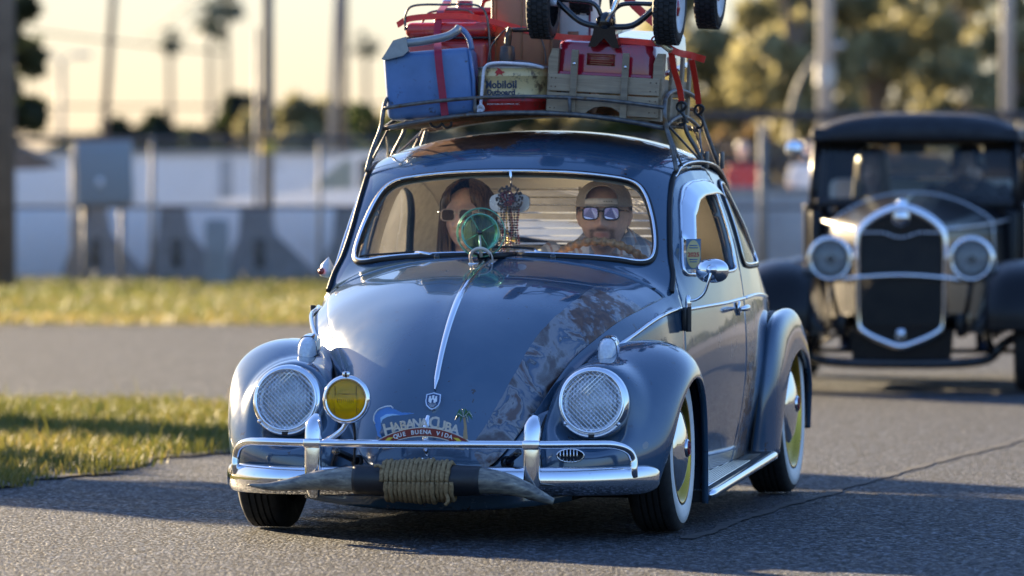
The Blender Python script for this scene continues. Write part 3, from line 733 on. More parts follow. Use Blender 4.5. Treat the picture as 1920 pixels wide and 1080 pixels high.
# ---- running boards
for side in (1, -1):
    y0, y1, z0, z1 = .40, 1.93, .085, .152; yy = np.linspace(y0, y1, 24); zz = np.interp(yy, [y0, y1], [z0, z1])
    sec = [(.605, .03), (.735, .026), (.752, .020), (.758, .006), (.75, -.008), (.735, -.012), (.605, -.012)]
    G = np.array([[(x * side, y, z + d) for (x, d) in sec] for y, z in zip(yy, zz)]); n, m_, _ = G.shape
    V = G.reshape(-1, 3); Fr = gridf(n, m_, wrap=True) + [tuple(range(m_)), tuple((n - 1) * m_ + k for k in range(m_ - 1, -1, -1))]
    rbd = mesh_obj('running_board', V, orient(V, Fr, lambda p: p - np.array([.68 * side, 1.15, .12])), 'rubber', car, edge_split=40)
    for k in range(11):
        x = (.618 + k * .0105) * side; mesh_obj('rib', *tube([(x, y, z + .0295) for y, z in zip(yy[:-1:4], zz[:-1:4])], .0026, 6), 'chrome_clean', rbd)
    mesh_obj('edge_trim', *tube([(.752 * side, y, z + .012) for y, z in zip(yy, zz)], np.where((np.arange(24) < 1) | (np.arange(24) > 22), .009, .0165), 12), 'chrome_clean', rbd)

# ---- bumper
def bump_y(x): return -.685 + .105 * (np.abs(x) / .7) ** 2 + .16 * np.clip((np.abs(x) - .45) / .26, 0, 1) ** 2.4
bumper = None
xb = np.concatenate([np.linspace(-.712, -.66, 12), np.linspace(-.65, .65, 80), np.linspace(.66, .712, 12)])
prof = [(.030, -.046), (.012, -.049), (-.008, -.044), (-.026, -.030), (-.033, -.012), (-.034, .006), (-.030, .024), (-.020, .036), (-.004, .0425), (.014, .0445), (.030, .044), (.030, .030)]
G = []
for x in xb:
    k = min(1.0, (0.7125 - abs(x)) / .05); k = math.sqrt(max(.02, 1 - (1 - k) ** 2)) if k < 1 else 1.0
    y = float(bump_y(x)); G.append([(x, y + a * (.35 + .65 * k) + (1 - k) * .03, .191 + b * (.35 + .65 * k) + .004 * (x > 0)) for a, b in prof])
G = np.array(G); n, m_, _ = G.shape; V = G.reshape(-1, 3)
Fb = gridf(n, m_, wrap=True) + [tuple(range(m_)), tuple((n - 1) * m_ + k for k in range(m_))]
bumper = mesh_obj('bumper', V, orient(V, Fb, lambda p: p - np.array([p[0], -.62, .19])), 'chrome', car, edge_split=45)
# overriders
for side in (1, -1):
    x = .356 * side; yb = float(bump_y(.356)); path = [(yb - .028, .148), (yb - .044, .170), (yb - .050, .21), (yb - .050, .26), (yb - .048, .31), (yb - .042, .352), (yb - .028, .376), (yb - .004, .387)]
    P = cr([(x, a, b) for a, b in path], 24); G = []
    T = np.gradient(P, axis=0)
    for i, (p, t) in enumerate(zip(P, T)):
        t = t / np.linalg.norm(t); nn_ = np.array([0, -t[2], t[1]]); q = min(1, (i + 1.2) / 5, (24.2 - i) / 5)
        hw, dp = .0265 * (.55 + .45 * q), .020
        G.append([p + np.array([1, 0, 0]) * hw * c * (1 if abs(c) < .95 else 1) + nn_ * dp * d for c, d in ((-1, -.6), (-1, .25), (-.86, .62), (-.5, .9), (0, 1.0), (.5, .9), (.86, .62), (1, .25), (1, -.6))])
    G = np.array(G); n, m_, _ = G.shape; V = G.reshape(-1, 3); Fo = gridf(n, m_, wrap=True) + [tuple(range(m_)), tuple((n - 1) * m_ + k for k in range(m_))]
    ov = mesh_obj('overrider', V, orient(V, Fo, lambda p: p - np.array([x, yb - .03, p[2]])), 'chrome', bumper, edge_split=50)
    mesh_obj('collar', *rbox((x, yb - .048, .312), (.0560, .050, .030), None, .006, 2), 'chrome', ov)
    mesh_obj('bumper_bracket', *tube(cr([(x, yb + .01, .20), (x * .86, -.55, .215), (x * .80, -.46, .225)], 12), .014, 8), 'black_gloss', car)
    # rail from the overrider out to the bumper end
    pr = [(.356, yb - .045, .312), (.45, float(bump_y(.45)) - .035, .312), (.54, float(bump_y(.54)) - .028, .312), (.60, float(bump_y(.60)) - .022, .308), (.638, float(bump_y(.638)) - .02, .29), (.652, float(bump_y(.652)) - .022, .262), (.654, float(bump_y(.654)) - .028, .228), (.654, float(bump_y(.654)) - .022, .205)]
    mesh_obj('bumper_rail', *tube(cr([(a * side, b, c) for a, b, c in pr], 40), .0132, 12), 'chrome', bumper)
mesh_obj('bumper_rail', *tube([(x, float(bump_y(.356)) - .045 - .02 * (1 - (x / .356) ** 2), .312) for x in np.linspace(-.356, .356, 30)], .0132, 12), 'chrome', bumper)

# ---- headlights
D['reflector'] = simple((.88, .90, .93), .3, metal=.55, var=.03); D['signal_clear'] = simple((.62, .65, .70), .14, coat=1.0, bumpv=.1, scale=90); D['bulb'] = simple((.8, .8, .75), .2)
def lens_mat(n):
    m, N, L, P = new_mat(n); P.inputs['Base Color'].default_value = (.97, .98, 1, 1); P.inputs['Roughness'].default_value = .10; P.inputs['Coat Weight'].default_value = 1.0
    c_ = N.new('ShaderNodeTexCoord'); w_ = N.new('ShaderNodeTexWave'); w_.inputs['Scale'].default_value = 26; w_.inputs['Distortion'].default_value = .6; L.new(c_.outputs['Object'], w_.inputs['Vector'])
    v = N.new('ShaderNodeTexVoronoi'); v.inputs['Scale'].default_value = 70; L.new(c_.outputs['Object'], v.inputs['Vector'])
    h = math_n(N, L, 'ADD', w_.outputs['Fac'], math_n(N, L, 'MULTIPLY', v.outputs['Distance'], .8)); bump(N, L, P, h, .7, .006)
    t = N.new('ShaderNodeBsdfTransparent'); t.inputs['Color'].default_value = (.95, .97, 1, 1); mx = N.new('ShaderNodeMixShader')
    L.new(ramp(N, L, noise(N, L, 22, 3), [(.35, g(.6)), (.65, g(1.0))]), mx.inputs['Fac']); L.new(t.outputs[0], mx.inputs[1]); L.new(P.outputs[0], mx.inputs[2]); L.new(mx.outputs[0], N['Material Output'].inputs['Surface']); return m
D['headlamp_lens'] = lens_mat
def cone_frame(c, n):
    n = Vector(n).normalized(); up = Vector((0, 0, 1)); xx = up.cross(-n).normalized() * -1; zz = n.cross(xx).normalized()
    if zz.z < 0: zz = -zz
    return Vector(c), xx, n, zz
for side in (1, -1):
    c = HLC * [side, 1, 1]; n = HLN * [side, 1, 1]
    e = bpy.data.objects.new('headlight', None); COL.objects.link(e); e.parent = car; e.location = tuple(c); e.scale = (.96, .96, .96)
    mesh_obj('headlight_ring', *lathe([(.101, .004), (.1015, .020), (.106, .026), (.112, .024), (.119, .014), (.1225, .0), (.1225, -.022), (.117, -.03)], (0, 0, 0), n, 72), 'chrome_clean', e)
    mesh_obj('bucket', *lathe([(.122, -.015), (.124, -.05), (.128, -.10)], (0, 0, 0), n, 48), 'car_paint', e)
    mesh_obj('bulb', *lathe([(.016, -.06), (.016, -.02), (.0, -.012)], (0, 0, 0), n, 16), 'bulb', e); mesh_obj('reflector', *lathe([(.101, .006), (.092, -.02), (.07, -.048), (.04, -.065), (.0, -.072)], (0, 0, 0), n, 48), 'reflector', e)
    mesh_obj('lens', *lathe([(.086, .004), (.080, .013), (.062, .022), (.035, .028), (.0, .030)], (0, 0, 0), n, 48), 'headlamp_lens', e); mesh_obj('lens_surround', *lathe([(.102, .010), (.096, -.004), (.085, .003)], (0, 0, 0), n, 48), 'alu', e)
    _, xx, nn_, zz = cone_frame((0, 0, 0), n); mb = MB(); rad = .104
    for k in range(-12, 13):
        o_ = k * .0115
        if abs(o_) >= rad: continue
        l = math.sqrt(rad * rad - o_ * o_)
        for dx, dz in ((.7071, .7071), (.7071, -.7071)):
            pts = []
            for t in np.linspace(-l, l, 7):
                a, b = t * dx - o_ * dz, t * dz + o_ * dx; rr = math.hypot(a, b); pts.append(tuple(xx * a + zz * b + nn_ * (.030 + .012 * (1 - (rr / rad) ** 2))))
            mb.tube(pts, .0010, 4)
    tag(mb.build('stone_guard', 'chrome_clean', e), kind='stuff')
    mesh_obj('guard_rim', *tube([tuple(xx * rad * math.cos(a) + zz * rad * math.sin(a) + nn_ * .030) for a in np.linspace(0, 2 * np.pi, 64, endpoint=False)], .0042, 8, True), 'chrome_clean', e)
    br = [tuple(xx * .1175 * math.sin(a) - zz * .1175 * math.cos(a) + nn_ * .022) for a in np.linspace(R(-48), R(48), 26)]
    mesh_obj('guard_clamp', *tube(br, .0048, 8), 'chrome', e)
    for a in (R(-50), R(50)):
        p_ = xx * .117 * math.sin(a) - zz * .117 * math.cos(a)
        mesh_obj('screw', *lathe([(.0075, .02), (.0075, .028), (.0, .031)], p_, n, 14), 'chrome', e)
    mesh_obj('clamp_tab', *rbox(tuple(-zz * .116 + nn_ * .024), (.02, .012, .012), None, .002), 'black', e)
    # turn signal on top of the fender
    e = bpy.data.objects.new('turn_signal', None); COL.objects.link(e); e.parent = car; e.location = (.502 * side, -.150, .583)
    def pod(sx, sy0, sy1, sz, cut0, cut1, k):
        V, Fp = [], []; nn2, mm = 16, 16
        for i in range(nn2):
            t = i / (nn2 - 1); y = cut0 + (cut1 - cut0) * t
            r_ = math.sqrt(max(0, 1 - ((y) / (sy0 if y < 0 else sy1)) ** 2)) ** .7
            for j in range(mm):
                a = math.pi * j / (mm - 1); ca = math.cos(a); V.append((math.copysign(abs(ca) ** .7, ca) * sx * r_ * k, y, (abs(math.sin(a)) ** .75) * sz * r_ * k - .004 + .20 * y))
        return V, [(i * mm + j, i * mm + j + 1, (i + 1) * mm + j + 1, (i + 1) * mm + j) for i in range(nn2 - 1) for j in range(mm - 1)]
    V, Fp = pod(.033, .05, .12, .062, -.004, .119, 1.0); mesh_obj('signal_housing', V, orient(V, Fp, lambda p: p - np.array([0, .03, 0])), 'chrome_clean', e)
    V, Fp = pod(.031, .058, .12, .059, -.058, .0, 1.0); mesh_obj('signal_lens', V, orient(V, Fp, lambda p: p - np.array([0, .03, 0])), 'signal_clear', e)
    mesh_obj('signal_reflector', *rbox((0, -.002, .02), (.05, .004, .05), None, .002), 'reflector', e)
    mesh_obj('signal_gasket', *tube([(.034 * math.cos(a) * (1 if math.sin(a) < 0 else .9), .02 + math.sin(a) * (.078 if math.sin(a) < 0 else .1), -.006 + .018 * math.sin(a)) for a in np.linspace(0, 2 * np.pi, 32, endpoint=False)], .005, 6, True), 'rubber', e)
    # horn grille in the lower fender
    e = bpy.data.objects.new('horn_grille', None); COL.objects.link(e); e.parent = car; e.location = (.445 * side, -.512, .27)
    if side > 0:
        mesh_obj('grille_rim', *tube([(.042 * math.cos(a), .010 * math.cos(a), .021 * math.sin(a)) for a in np.linspace(0, 2 * np.pi, 32, endpoint=False)], .0028, 6, True), 'chrome_clean', e)
        mesh_obj('grille_back', *lathe([(.0, 0), (.020, 0), (.020, .002)], (0, .004, 0), (0, -1, 0), 20), 'black', e).scale = (2.05, 1, 1)
        for k in range(-3, 4):
            x_ = k * .0105; hh = .0205 * math.sqrt(max(0, 1 - (x_ / .042) ** 2)); mesh_obj('grille_bar', *tube([(x_, -.001 + .23 * x_, -hh), (x_, -.001 + .23 * x_, hh)], .002, 6), 'chrome_clean', e)
    else: COL.objects.unlink(e); bpy.data.objects.remove(e)

# ---- hood trim, crest and handle
ci = (HCr[:, 1] > -.505) & (HCr[:, 1] < .305); TP = HCr[ci]; TP = resample(TP, 60); n = len(TP)
Tn = np.gradient(TP, axis=0); Tn /= np.linalg.norm(Tn, axis=1)[:, None]; Nn = np.stack([0 * Tn[:, 0], -Tn[:, 2], Tn[:, 1]], 1)
G = []
for i in range(n):
    t = i / (n - 1); hw = .0085 + .006 * t; hw *= min(1, (i + 1) / 4, (n - i) / 3 + .2)
    G.append([TP[i] + np.array([a * hw, 0, 0]) + Nn[i] * (.0065 + b) for a, b in ((-1, -.002), (-.9, .004), (-.5, .0075), (0, .0085), (.5, .0075), (.9, .004), (1, -.002))])
G = np.array(G); V = G.reshape(-1, 3); mesh_obj('hood_trim', V, orient(V, gridf(n, 7), lambda p: np.array([0, -.6, .8])), 'chrome_clean', car)
D['crest_blue'] = simple((.02, .05, .13), .3, coat=.6); D['enamel_white'] = simple((.75, .76, .78), .3, coat=.4)
def hood_frame(y, lift=.008):
    i = int(np.argmin(np.abs(HCr[:, 1] - y))); p = HCr[i]; t = HCr[i + 1] - HCr[i - 1]; t = t / np.linalg.norm(t); nn_ = np.array([0, -t[2], t[1]])
    M = Matrix(((1, 0, 0), (0, -nn_[1], t[1]), (0, -nn_[2], t[2]))).to_4x4(); M.translation = Vector(p + nn_ * lift); return M   # local x, y (into hood), z (up the hood)
M = hood_frame(-.525); sh = [(-.024, .026), (-.012, .029), (0, .033), (.012, .029), (.024, .026), (.025, .0), (.021, -.015), (.010, -.026), (0, -.031), (-.010, -.026), (-.021, -.015), (-.025, 0)]
crest = mesh_obj('hood_crest', *prism(sh[::-1], .012, M @ Matrix.Translation((0, -.006, 0))), 'chrome_clean', car, smooth=False)
mesh_obj('crest_field', *prism([(a * .84, b * .84) for a, b in sh[::-1]], .004, M @ Matrix.Translation((0, -.0085, 0))), 'crest_blue', crest, smooth=False)
mb = MB()
for x0, x1, z0, z1 in ((-.014, .014, -.004, .008), (-.013, -.007, .008, .017), (.007, .013, .008, .017), (-.0035, .0035, .008, .020), (-.010, .010, -.008, -.004)):
    mb.prism([(x0, z0), (x0, z1), (x1, z1), (x1, z0)], .0035, M @ Matrix.Translation((0, -.0105, 0)))
mb.build('crest_castle', 'enamel_white', crest, smooth=False)
mesh_obj('crest_gate', *prism([(-.003, -.008), (-.003, .001), (0, .004), (.003, .001), (.003, -.008)], .002, M @ Matrix.Translation((0, -.0115, 0))), 'crest_blue', crest, smooth=False)
for k in range(3):
    zz_ = -.0125 - k * .0045; ww = .013 - k * .0035
    mesh_obj('crest_wave', *tube([tuple(M @ Vector((x, -.0095, zz_ + .0012 * math.sin(x * 900)))) for x in np.linspace(-ww, ww, 14)], .0009, 4), 'enamel_white', crest)
mb = MB(); mb.tube(cr([(0, -.612, .395), (0, -.640, .372), (0, -.652, .335), (0, -.648, .30), (0, -.628, .275)], 20), [.007 + .004 * math.sin(math.pi * i / 19) for i in range(20)], 10); hh = mb.build('hood_handle', 'chrome_clean', car)
mesh_obj('handle_loop', *tube([(.014 * math.cos(a), -.632, .262 + .012 * math.sin(a)) for a in np.linspace(R(170), R(370), 16)], .003, 6), 'chrome', hh)

# ---- yellow fog lamp
fog = bpy.data.objects.new('fog_lamp', None); COL.objects.link(fog); fog.parent = car; fog.location = (-.246, -.70, .452); fn = (0.0, -1, .03)
mesh_obj('lamp_shell', *lathe([(.0, -.065), (.03, -.062), (.058, -.045), (.074, -.015), (.077, .0)], (0, 0, 0), fn, 48), 'chrome', fog)
mesh_obj('lamp_rim', *lathe([(.062, .012), (.064, .018), (.070, .019), (.077, .012), (.0785, .002), (.077, -.008)], (0, 0, 0), fn, 56), 'chrome_clean', fog)
D['amber_back'] = chrome_mat((.9, .66, .05), .2, False); D['amber_dark'] = simple((.10, .055, .01), .4)
mesh_obj('lamp_reflector', *lathe([(.062, .006), (.045, -.015), (.02, -.03), (.0, -.033)], (0, 0, 0), fn, 40), 'amber_back', fog)
mesh_obj('lamp_lens', *lathe([(.0625, .012), (.05, .018), (.025, .022), (.0, .023)], (0, 0, 0), fn, 40), 'lens_amber', fog)
mb = MB(); mb.add(*tube([(.033 * math.cos(a), .004, .033 * math.sin(a)) for a in np.linspace(0, 2 * np.pi, 30, endpoint=False)], .0016, 5, True)); mesh_obj('bulb_shield', mb.V, mb.F, 'amber_dark', fog)
for s_ in (-1, 1): mesh_obj('lens_line', *tube([(s_ * .036, -.019, -.045), (s_ * .036, -.0195, -.01), (s_ * .034, -.0195, .02), (s_ * .036, -.019, .045)], .0009, 4), 'amber_dark', fog)
for k in range(-4, 5): mesh_obj('lens_flute', *tube([(k * .0062, -.0215, -.016 + .0004 * k * k), (k * .0062, -.0225, .002)], .0011, 5), 'amber_dark', fog)
for k in range(-6, 7): mesh_obj('lens_flute', *tube([(k * .0068, -.0165, -.034 - .002 * (6 - abs(k))), (k * .0068, -.0185, -.028)], .0012, 5), 'amber_dark', fog)
for zz_ in (.018, -.035):
    l = math.sqrt(.060 ** 2 - zz_ ** 2); mesh_obj('lens_line', *tube([(x, -.0125 - .0105 * (1 - (x * x + zz_ * zz_) / .0036), zz_) for x in np.linspace(-l, l, 12)], .0011, 4), 'amber_dark', fog)
mesh_obj('lamp_finial', *rbox((0, -.006, .080), (.024, .022, .018), None, .005, 3), 'chrome_clean', fog)
mesh_obj('finial_stripe', *rbox((0, -.019, .080), (.006, .004, .016), None, .001), 'black', fog)
mesh_obj('lamp_bracket', *tube(cr([(0, .01, -.07), (-.02, .015, -.10), (-.075, .02, -.135), (-.10, .02, -.14)], 14), .010, 8), 'chrome', fog)
mesh_obj('lamp_cable', *tube(cr([(.01, .04, -.06), (.015, .05, -.12), (.01, .06, -.2), (.0, .1, -.26)], 14), .004, 6), 'rubber', fog)
for side in (1, -1): mesh_obj('bumper_strut', *tube(cr([(.30 * side, -.64, .285), (.265 * side, -.58, .262), (.245 * side, -.54, .245)], 10), .012, 10), 'black_gloss', car); mesh_obj('strut_boot', *lathe([(.022, 0), (.022, .015), (.013, .02)], (.243 * side, -.535, .243), (.2 * side, -.8, .3), 16), 'rubber', car)

# ---- door hardware, mirror, wipers
for side in (1, -1):
    for zz_ in (.695,):
        mb = MB(); mb.tube([(.652 * side, .575, zz_ - .055), (.652 * side, .575, zz_ + .03)], .0095, 10); mb.box((.640 * side, .585, zz_ - .012), (.02, .03, .08), None, .003); mb.build('door_hinge', 'black_plastic', car)
    mb = MB(); mb.tube([(.652 * side, .575, .33), (.652 * side, .575, .25)], .009, 10); mb.box((.640 * side, .585, .29), (.02, .03, .075), None, .003); mb.build('door_hinge', 'car_paint', car)
    hd = mesh_obj('door_handle', *tube(cr([(.716 * side, 1.36, .704), (.735 * side, 1.345, .706), (.742 * side, 1.30, .706), (.738 * side, 1.25, .704), (.728 * side, 1.235, .702)], 20), [.006 + .006 * math.sin(math.pi * i / 19) for i in range(20)], 10), 'chrome_clean', car)
    mesh_obj('handle_plate', *lathe([(.026, 0), (.026, .004), (.018, .007), (.0, .007)], (.703 * side, 1.36, .703), (side, 0, 0), 24), 'chrome_clean', hd)
mir = bpy.data.objects.new('door_mirror', None); COL.objects.link(mir); mir.parent = car; mir.location = (.728, .60, .846)
V, Fm = lathe([(.0, -.028), (.03, -.024), (.05, -.010), (.0555, .002), (.052, .010), (.0, .011)], (0, 0, 0), (0, 1, 0), 40)
V = [(math.copysign(abs(x / .0555) ** .85, x) * .0565, y, math.copysign(abs(z / .0555) ** .85, z) * .041) for x, y, z in V]; mesh_obj('mirror_head', V, Fm, 'chrome_clean', mir)
mesh_obj('mirror_pivot', *lathe([(.019, -.024), (.017, -.034), (.010, -.042), (.0, -.044)], (.002, 0, .004), (0, 1, 0), 20), 'chrome_clean', mir)
mesh_obj('mirror_arm', *tube(cr([(.002, -.036, .0), (-.004, -.04, -.03), (-.022, -.035, -.075), (-.05, -.028, -.097), (-.078, -.024, -.10)], 24), .0048, 8), 'chrome_clean', mir)
mesh_obj('mirror_clamp', *lathe([(.009, -.02), (.011, 0), (.009, .02), (.004, .028)], (-.078, -.024, -.11), (0, 0, 1), 14), 'chrome', mir)
# popped-out shade over the driver's window
yy = np.linspace(.80, 1.40, 30); zt = np.interp(yy, [.80, .90, 1.0, 1.1, 1.28, 1.36, 1.40], [.955, 1.075, 1.128, 1.147, 1.154, 1.15, 1.135]); xt = lookup(SV[:, 1:], SV, np.c_[yy, zt])[:, 0]
G = np.zeros((30, 6, 3))
for j, s_ in enumerate(np.linspace(0, 1, 6)): G[:, j] = np.c_[xt + .004 + .055 * s_, yy, zt + .004 - .050 * s_ ** 1.4]
V = G.reshape(-1, 3); o = mesh_obj('window_shade', V, orient(V, gridf(30, 6), lambda p: np.array([.5, 0, 1.])), 'chrome_clean', car); solidify(o, .003)
wip = [((-.20, .505, .893), (-.255, .515, .905), [(-.29, .545, .906), (-.38, .575, .899), (-.47, .615, .893), (-.50, .637, .889)]), ((.20, .503, .893), (.14, .510, .910), [(.13, .528, .918), (.05, .522, .923), (-.03, .522, .923), (-.09, .525, .922)])]
for piv, mid, bl in wip:
    wp = mesh_obj('wiper', *tube(cr([piv, mid, bl[0], bl[1]], 24), [.0085 - .005 * i / 23 for i in range(24)], 8), 'chrome', car)
    mesh_obj('blade', *tube(cr([(a, b - .004, c + .003) for a, b, c in bl], 24), .0042, 6), 'black', wp)
    mesh_obj('pivot_cap', *lathe([(.012, -.006), (.012, .01), (.006, .016), (.0, .016)], (piv[0], piv[1] - .006, piv[2] - .004), (0, -.7, .5), 16), 'black_gloss', wp)
# red reflector pod on the passenger-side door post
pd = mesh_obj('side_reflector', *lathe([(.0, .0), (.022, .006), (.026, .02), (.022, .045), (.0, .075)], (-.658, .80, .815), (.1, .2, 1), 18), 'enamel_white', car)
mesh_obj('reflector_lens', *lathe([(.012, 0), (.011, .005), (.0, .007)], (-.668, .775, .838), (-.3, -1, .2), 16), 'hub_red', pd)

# ---- interior
D['headliner'] = simple((.74, .69, .60), .9, var=.06, scale=200); D['leather'] = simple((.64, .60, .54), .5, scale=90, bumpv=.2); D['wood_wrap'] = simple((.50, .24, .09), .5, scale=70, bumpv=.4, var=.45)
D['cream_trim'] = simple((.74, .70, .61), .6)
inn = clip(TV - TN * .022, TF, np.minimum(np.minimum(sd_top, TV[:, 1] - .70), 2.75 - TV[:, 1])); mesh_obj('headliner', inn[0], inn[1], 'headliner', car)
for side in (1, -1):
    v, f, _ = clip(SV - SN * .034, SF, np.minimum(np.minimum(sdW, sdQ), np.minimum(SV[:, 1] - .7, 2.6 - SV[:, 1]))); v, f = (v, f) if side > 0 else mirror(v, f); mesh_obj('inner_trim', v, f, 'cream_trim', car)
mb = MB(); mb.box((0, .67, .76), (.92, .14, .15), None, .05, 4); mb.build('dashboard', 'cream_trim', car)
for x in (-.30, .30):
    st = mesh_obj('front_seat', *rbox((x, 1.30, .36), (.46, .46, .16), None, .06, 4), 'leather', car)
    mesh_obj('seat_back', *rbox((x, 1.56, .62), (.46, .13, .50), (R(-14), 0, 0), .055, 4), 'leather', st)
rs_ = mesh_obj('rear_seat', *rbox((0, 2.0, .40), (1.06, .42, .16), None, .06, 4), 'leather', car); mesh_obj('seat_back', *rbox((0, 2.24, .62), (1.06, .12, .46), (R(-18), 0, 0), .05, 4), 'leather', rs_)
stw = bpy.data.objects.new('steering_wheel', None); COL.objects.link(stw); stw.parent = car; stw.location = (.305, .86, .79); stw.rotation_euler = (R(38), 0, 0)
Vw, Fw = tube([(.195 * math.cos(a), 0, .195 * math.sin(a)) for a in np.linspace(0, 2 * np.pi, 160, endpoint=False)], [.0135 + .0028 * (1 if i % 4 < 2 else -.6) for i in range(160)], 10, True)
mesh_obj('wheel_rim', Vw, Fw, 'wood_wrap', stw, edge_split=25)
for a in (R(5), R(175), R(270)): mesh_obj('spoke', *tube([(0, 0, 0), (.19 * math.cos(a), 0, .19 * math.sin(a))], .008, 6), 'chrome', stw)
mesh_obj('horn_button', *lathe([(.04, 0), (.035, .02), (0, .025)], (0, 0, 0), (0, 1, 0), 20), 'black_plastic', stw); mesh_obj('steering_column', *tube([(0, 0, 0), (0, -.42, -.02)], .018, 8), 'black_plastic', stw)
# venetian blind in the rear window
bl = bpy.data.objects.new('window_blind', None); COL.objects.link(bl); bl.parent = car; bl.location = (0, 2.0, .88)
D['blind'] = simple((.70, .68, .62), .35, var=.05)
for k in range(9):
    z = .012 + k * .0285; y = .27 - .30 * (z / .26) * .55; hw = .40 - .10 * max(0, (z - .16) / .1) ** 2
    yy = lambda x: y - .10 * (x / .4) ** 2
    xs = np.linspace(-hw, hw, 16); V = [(x, yy(x) + dy, z + dz) for dy, dz in ((-.021, -.003), (0, .0025), (.021, .0008)) for x in xs]
    o = mesh_obj('slat', V, [(j * 16 + i, j * 16 + i + 1, (j + 1) * 16 + i + 1, (j + 1) * 16 + i) for j in range(2) for i in range(15)], 'blind', bl)
for x in (-.27, .0, .27):
    o = mesh_obj('ladder_tape', [(x - .006, .25, .0), (x + .006, .25, .0), (x + .006, .10, .25), (x - .006, .10, .25)], [(0, 1, 2, 3)], 'cream_trim', bl)
    solidify(o, .001)
# rear-view mirror
D['mirror_shell'] = simple((.55, .58, .62), .25, metal=.4)
rv = bpy.data.objects.new('rear_view_mirror', None); COL.objects.link(rv); rv.parent = car; rv.location = (-.012, .79, 1.075)
mesh_obj('mirror_stem', *tube([(.012, -.02, .115), (.010, .0, .06), (.0, .02, .0)], [.006, .005, .004], 8), 'chrome_clean', rv)
mesh_obj('mirror_back', *prism([(.07 * math.copysign(abs(math.cos(a)) ** .55, math.cos(a)), .033 * math.copysign(abs(math.sin(a)) ** .7, math.sin(a))) for a in np.linspace(0, -2 * np.pi, 40, endpoint=False)], .018, Matrix.Translation((0, .022, 0))), 'mirror_shell', rv, edge_split=40)
# luggage-show sticker hanging in the vent pane
stk = bpy.data.objects.new('window_card', None); COL.objects.link(stk); stk.parent = car; stk.location = (.632, .80, .90)
D['card_yellow'] = simple((.70, .58, .28), .6, var=.05); D['card_blue'] = simple((.13, .22, .34), .6); D['card_red'] = simple((.55, .05, .05), .6); D['card_white'] = simple((.78, .78, .80), .5, var=.04)
Ms = Matrix.Rotation(R(8), 4, 'Z')
mesh_obj('card', *prism([(-.025, -.052), (-.025, .052), (.025, .052), (.025, -.052)], .002, Ms), 'card_blue', stk, smooth=False)
mesh_obj('card_oval', *prism([(.024 * math.cos(a), .048 * math.sin(a)) for a in np.linspace(0, 2 * np.pi, 28, endpoint=False)][::-1], .001, Ms @ Matrix.Translation((0, -.0015, 0))), 'card_yellow', stk, smooth=False)
tv, tf = text_mesh('2025', .020, .0003, bold=.0006); mesh_obj('card_print', [tuple(Ms @ Vector(q)) for q in facing(tv, (0, -.0022, -.008))], tf, 'card_red', stk, smooth=False)
for zz_, ww in ((.030, .014), (.022, .016), (-.018, .014), (-.026, .012)): mesh_obj('card_print', *rbox(tuple(Ms @ Vector((0, -.002, zz_))), (ww * 2, .001, .0035), (0, 0, R(8))), 'card_blue', stk)
# ================================================================= things on the car
def at(px, py, y):
    """pixel of the photograph -> point (x, z) in the car's frame on the plane at depth y"""
    c, s = math.cos(-YAW), math.sin(-YAW); th = math.atan(195 / 10667.0); dx, dz = (px - 960) / F_PX, -(py - 540) / F_PX
    r = Vector((dx, math.cos(th) + dz * math.sin(th), -math.sin(th) + dz * math.cos(th)))
    eyv = Vector((s, c, 0)); exv = Vector((c, -s, 0)); C0 = Vector((0, 0, 1.14)) - CO
    t = (y - C0.dot(eyv)) / r.dot(eyv); p = C0 + r * t; return p.dot(exv), p.z
def on_car(name, label, cat, x, y, z, group=None): return thing(name, label, cat, cw(x, y, z), YAW, group)
def pts(L_, base=(0, 0, 0)):
    out = []
    for px, py, y in L_:
        x, z = at(px, py, y); out.append((x - base[0], y - base[1], z - base[2]))
    return out
def ball(c, r, seg=8): 
    n = 5; return lathe([(max(1e-7, r * math.sin(math.pi * i / n)), -r * math.cos(math.pi * i / n)) for i in range(n + 1)], c, (0, 0, 1), seg)

# ---- horn ornament tied to the bumper
D['horn'] = None
def horn_mat(n):
    m, N, L, P = new_mat(n); c_ = N.new('ShaderNodeTexCoord'); mp = N.new('ShaderNodeMapping'); mp.inputs['Scale'].default_value = (9, 30, 30); L.new(c_.outputs['Object'], mp.inputs['Vector'])
    f = noise(N, L, 2.2, 6, .6, .5, mp.outputs['Vector']); c = ramp(N, L, f, [(.3, (.05, .05, .05)), (.48, (.16, .15, .13)), (.6, (.26, .24, .19)), (.72, (.42, .39, .33))])
    L.new(c, P.inputs['Base Color']); P.inputs['Roughness'].default_value = .38; P.inputs['Coat Weight'].default_value = .25; bump(N, L, P, f, .25, .004); return m
D['horn'] = horn_mat
def rope_mat(n):
    m, N, L, P = new_mat(n); f = noise(N, L, 120, 4); c = ramp(N, L, f, [(.3, (.16, .10, .045)), (.7, (.38, .26, .13))]); L.new(c, P.inputs['Base Color']); P.inputs['Roughness'].default_value = .9
    bump(N, L, P, noise(N, L, 300, 3), .6, .003); return m
D['rope'] = rope_mat; D['leather_wrap'] = simple((.012, .013, .016), .45, scale=60, bumpv=.2)
hb = (0.0, -.775, .165); horn = on_car('horn_ornament', 'pair of cattle horns bound with brown rope, mounted across the chrome bumper', 'horns', *hb)
zc = lambda z: z - .165
lh = cr([(-.15, 0, zc(.200)), (-.23, 0, zc(.201)), (-.32, .005, zc(.197)), (-.41, .015, zc(.183)), (-.49, .02, zc(.174)), (-.56, .03, zc(.178))], 40); mesh_obj('horn', *tube(lh, np.linspace(0, 1, 40) ** 1.2 * -.043 + .046, 18), 'horn', horn)
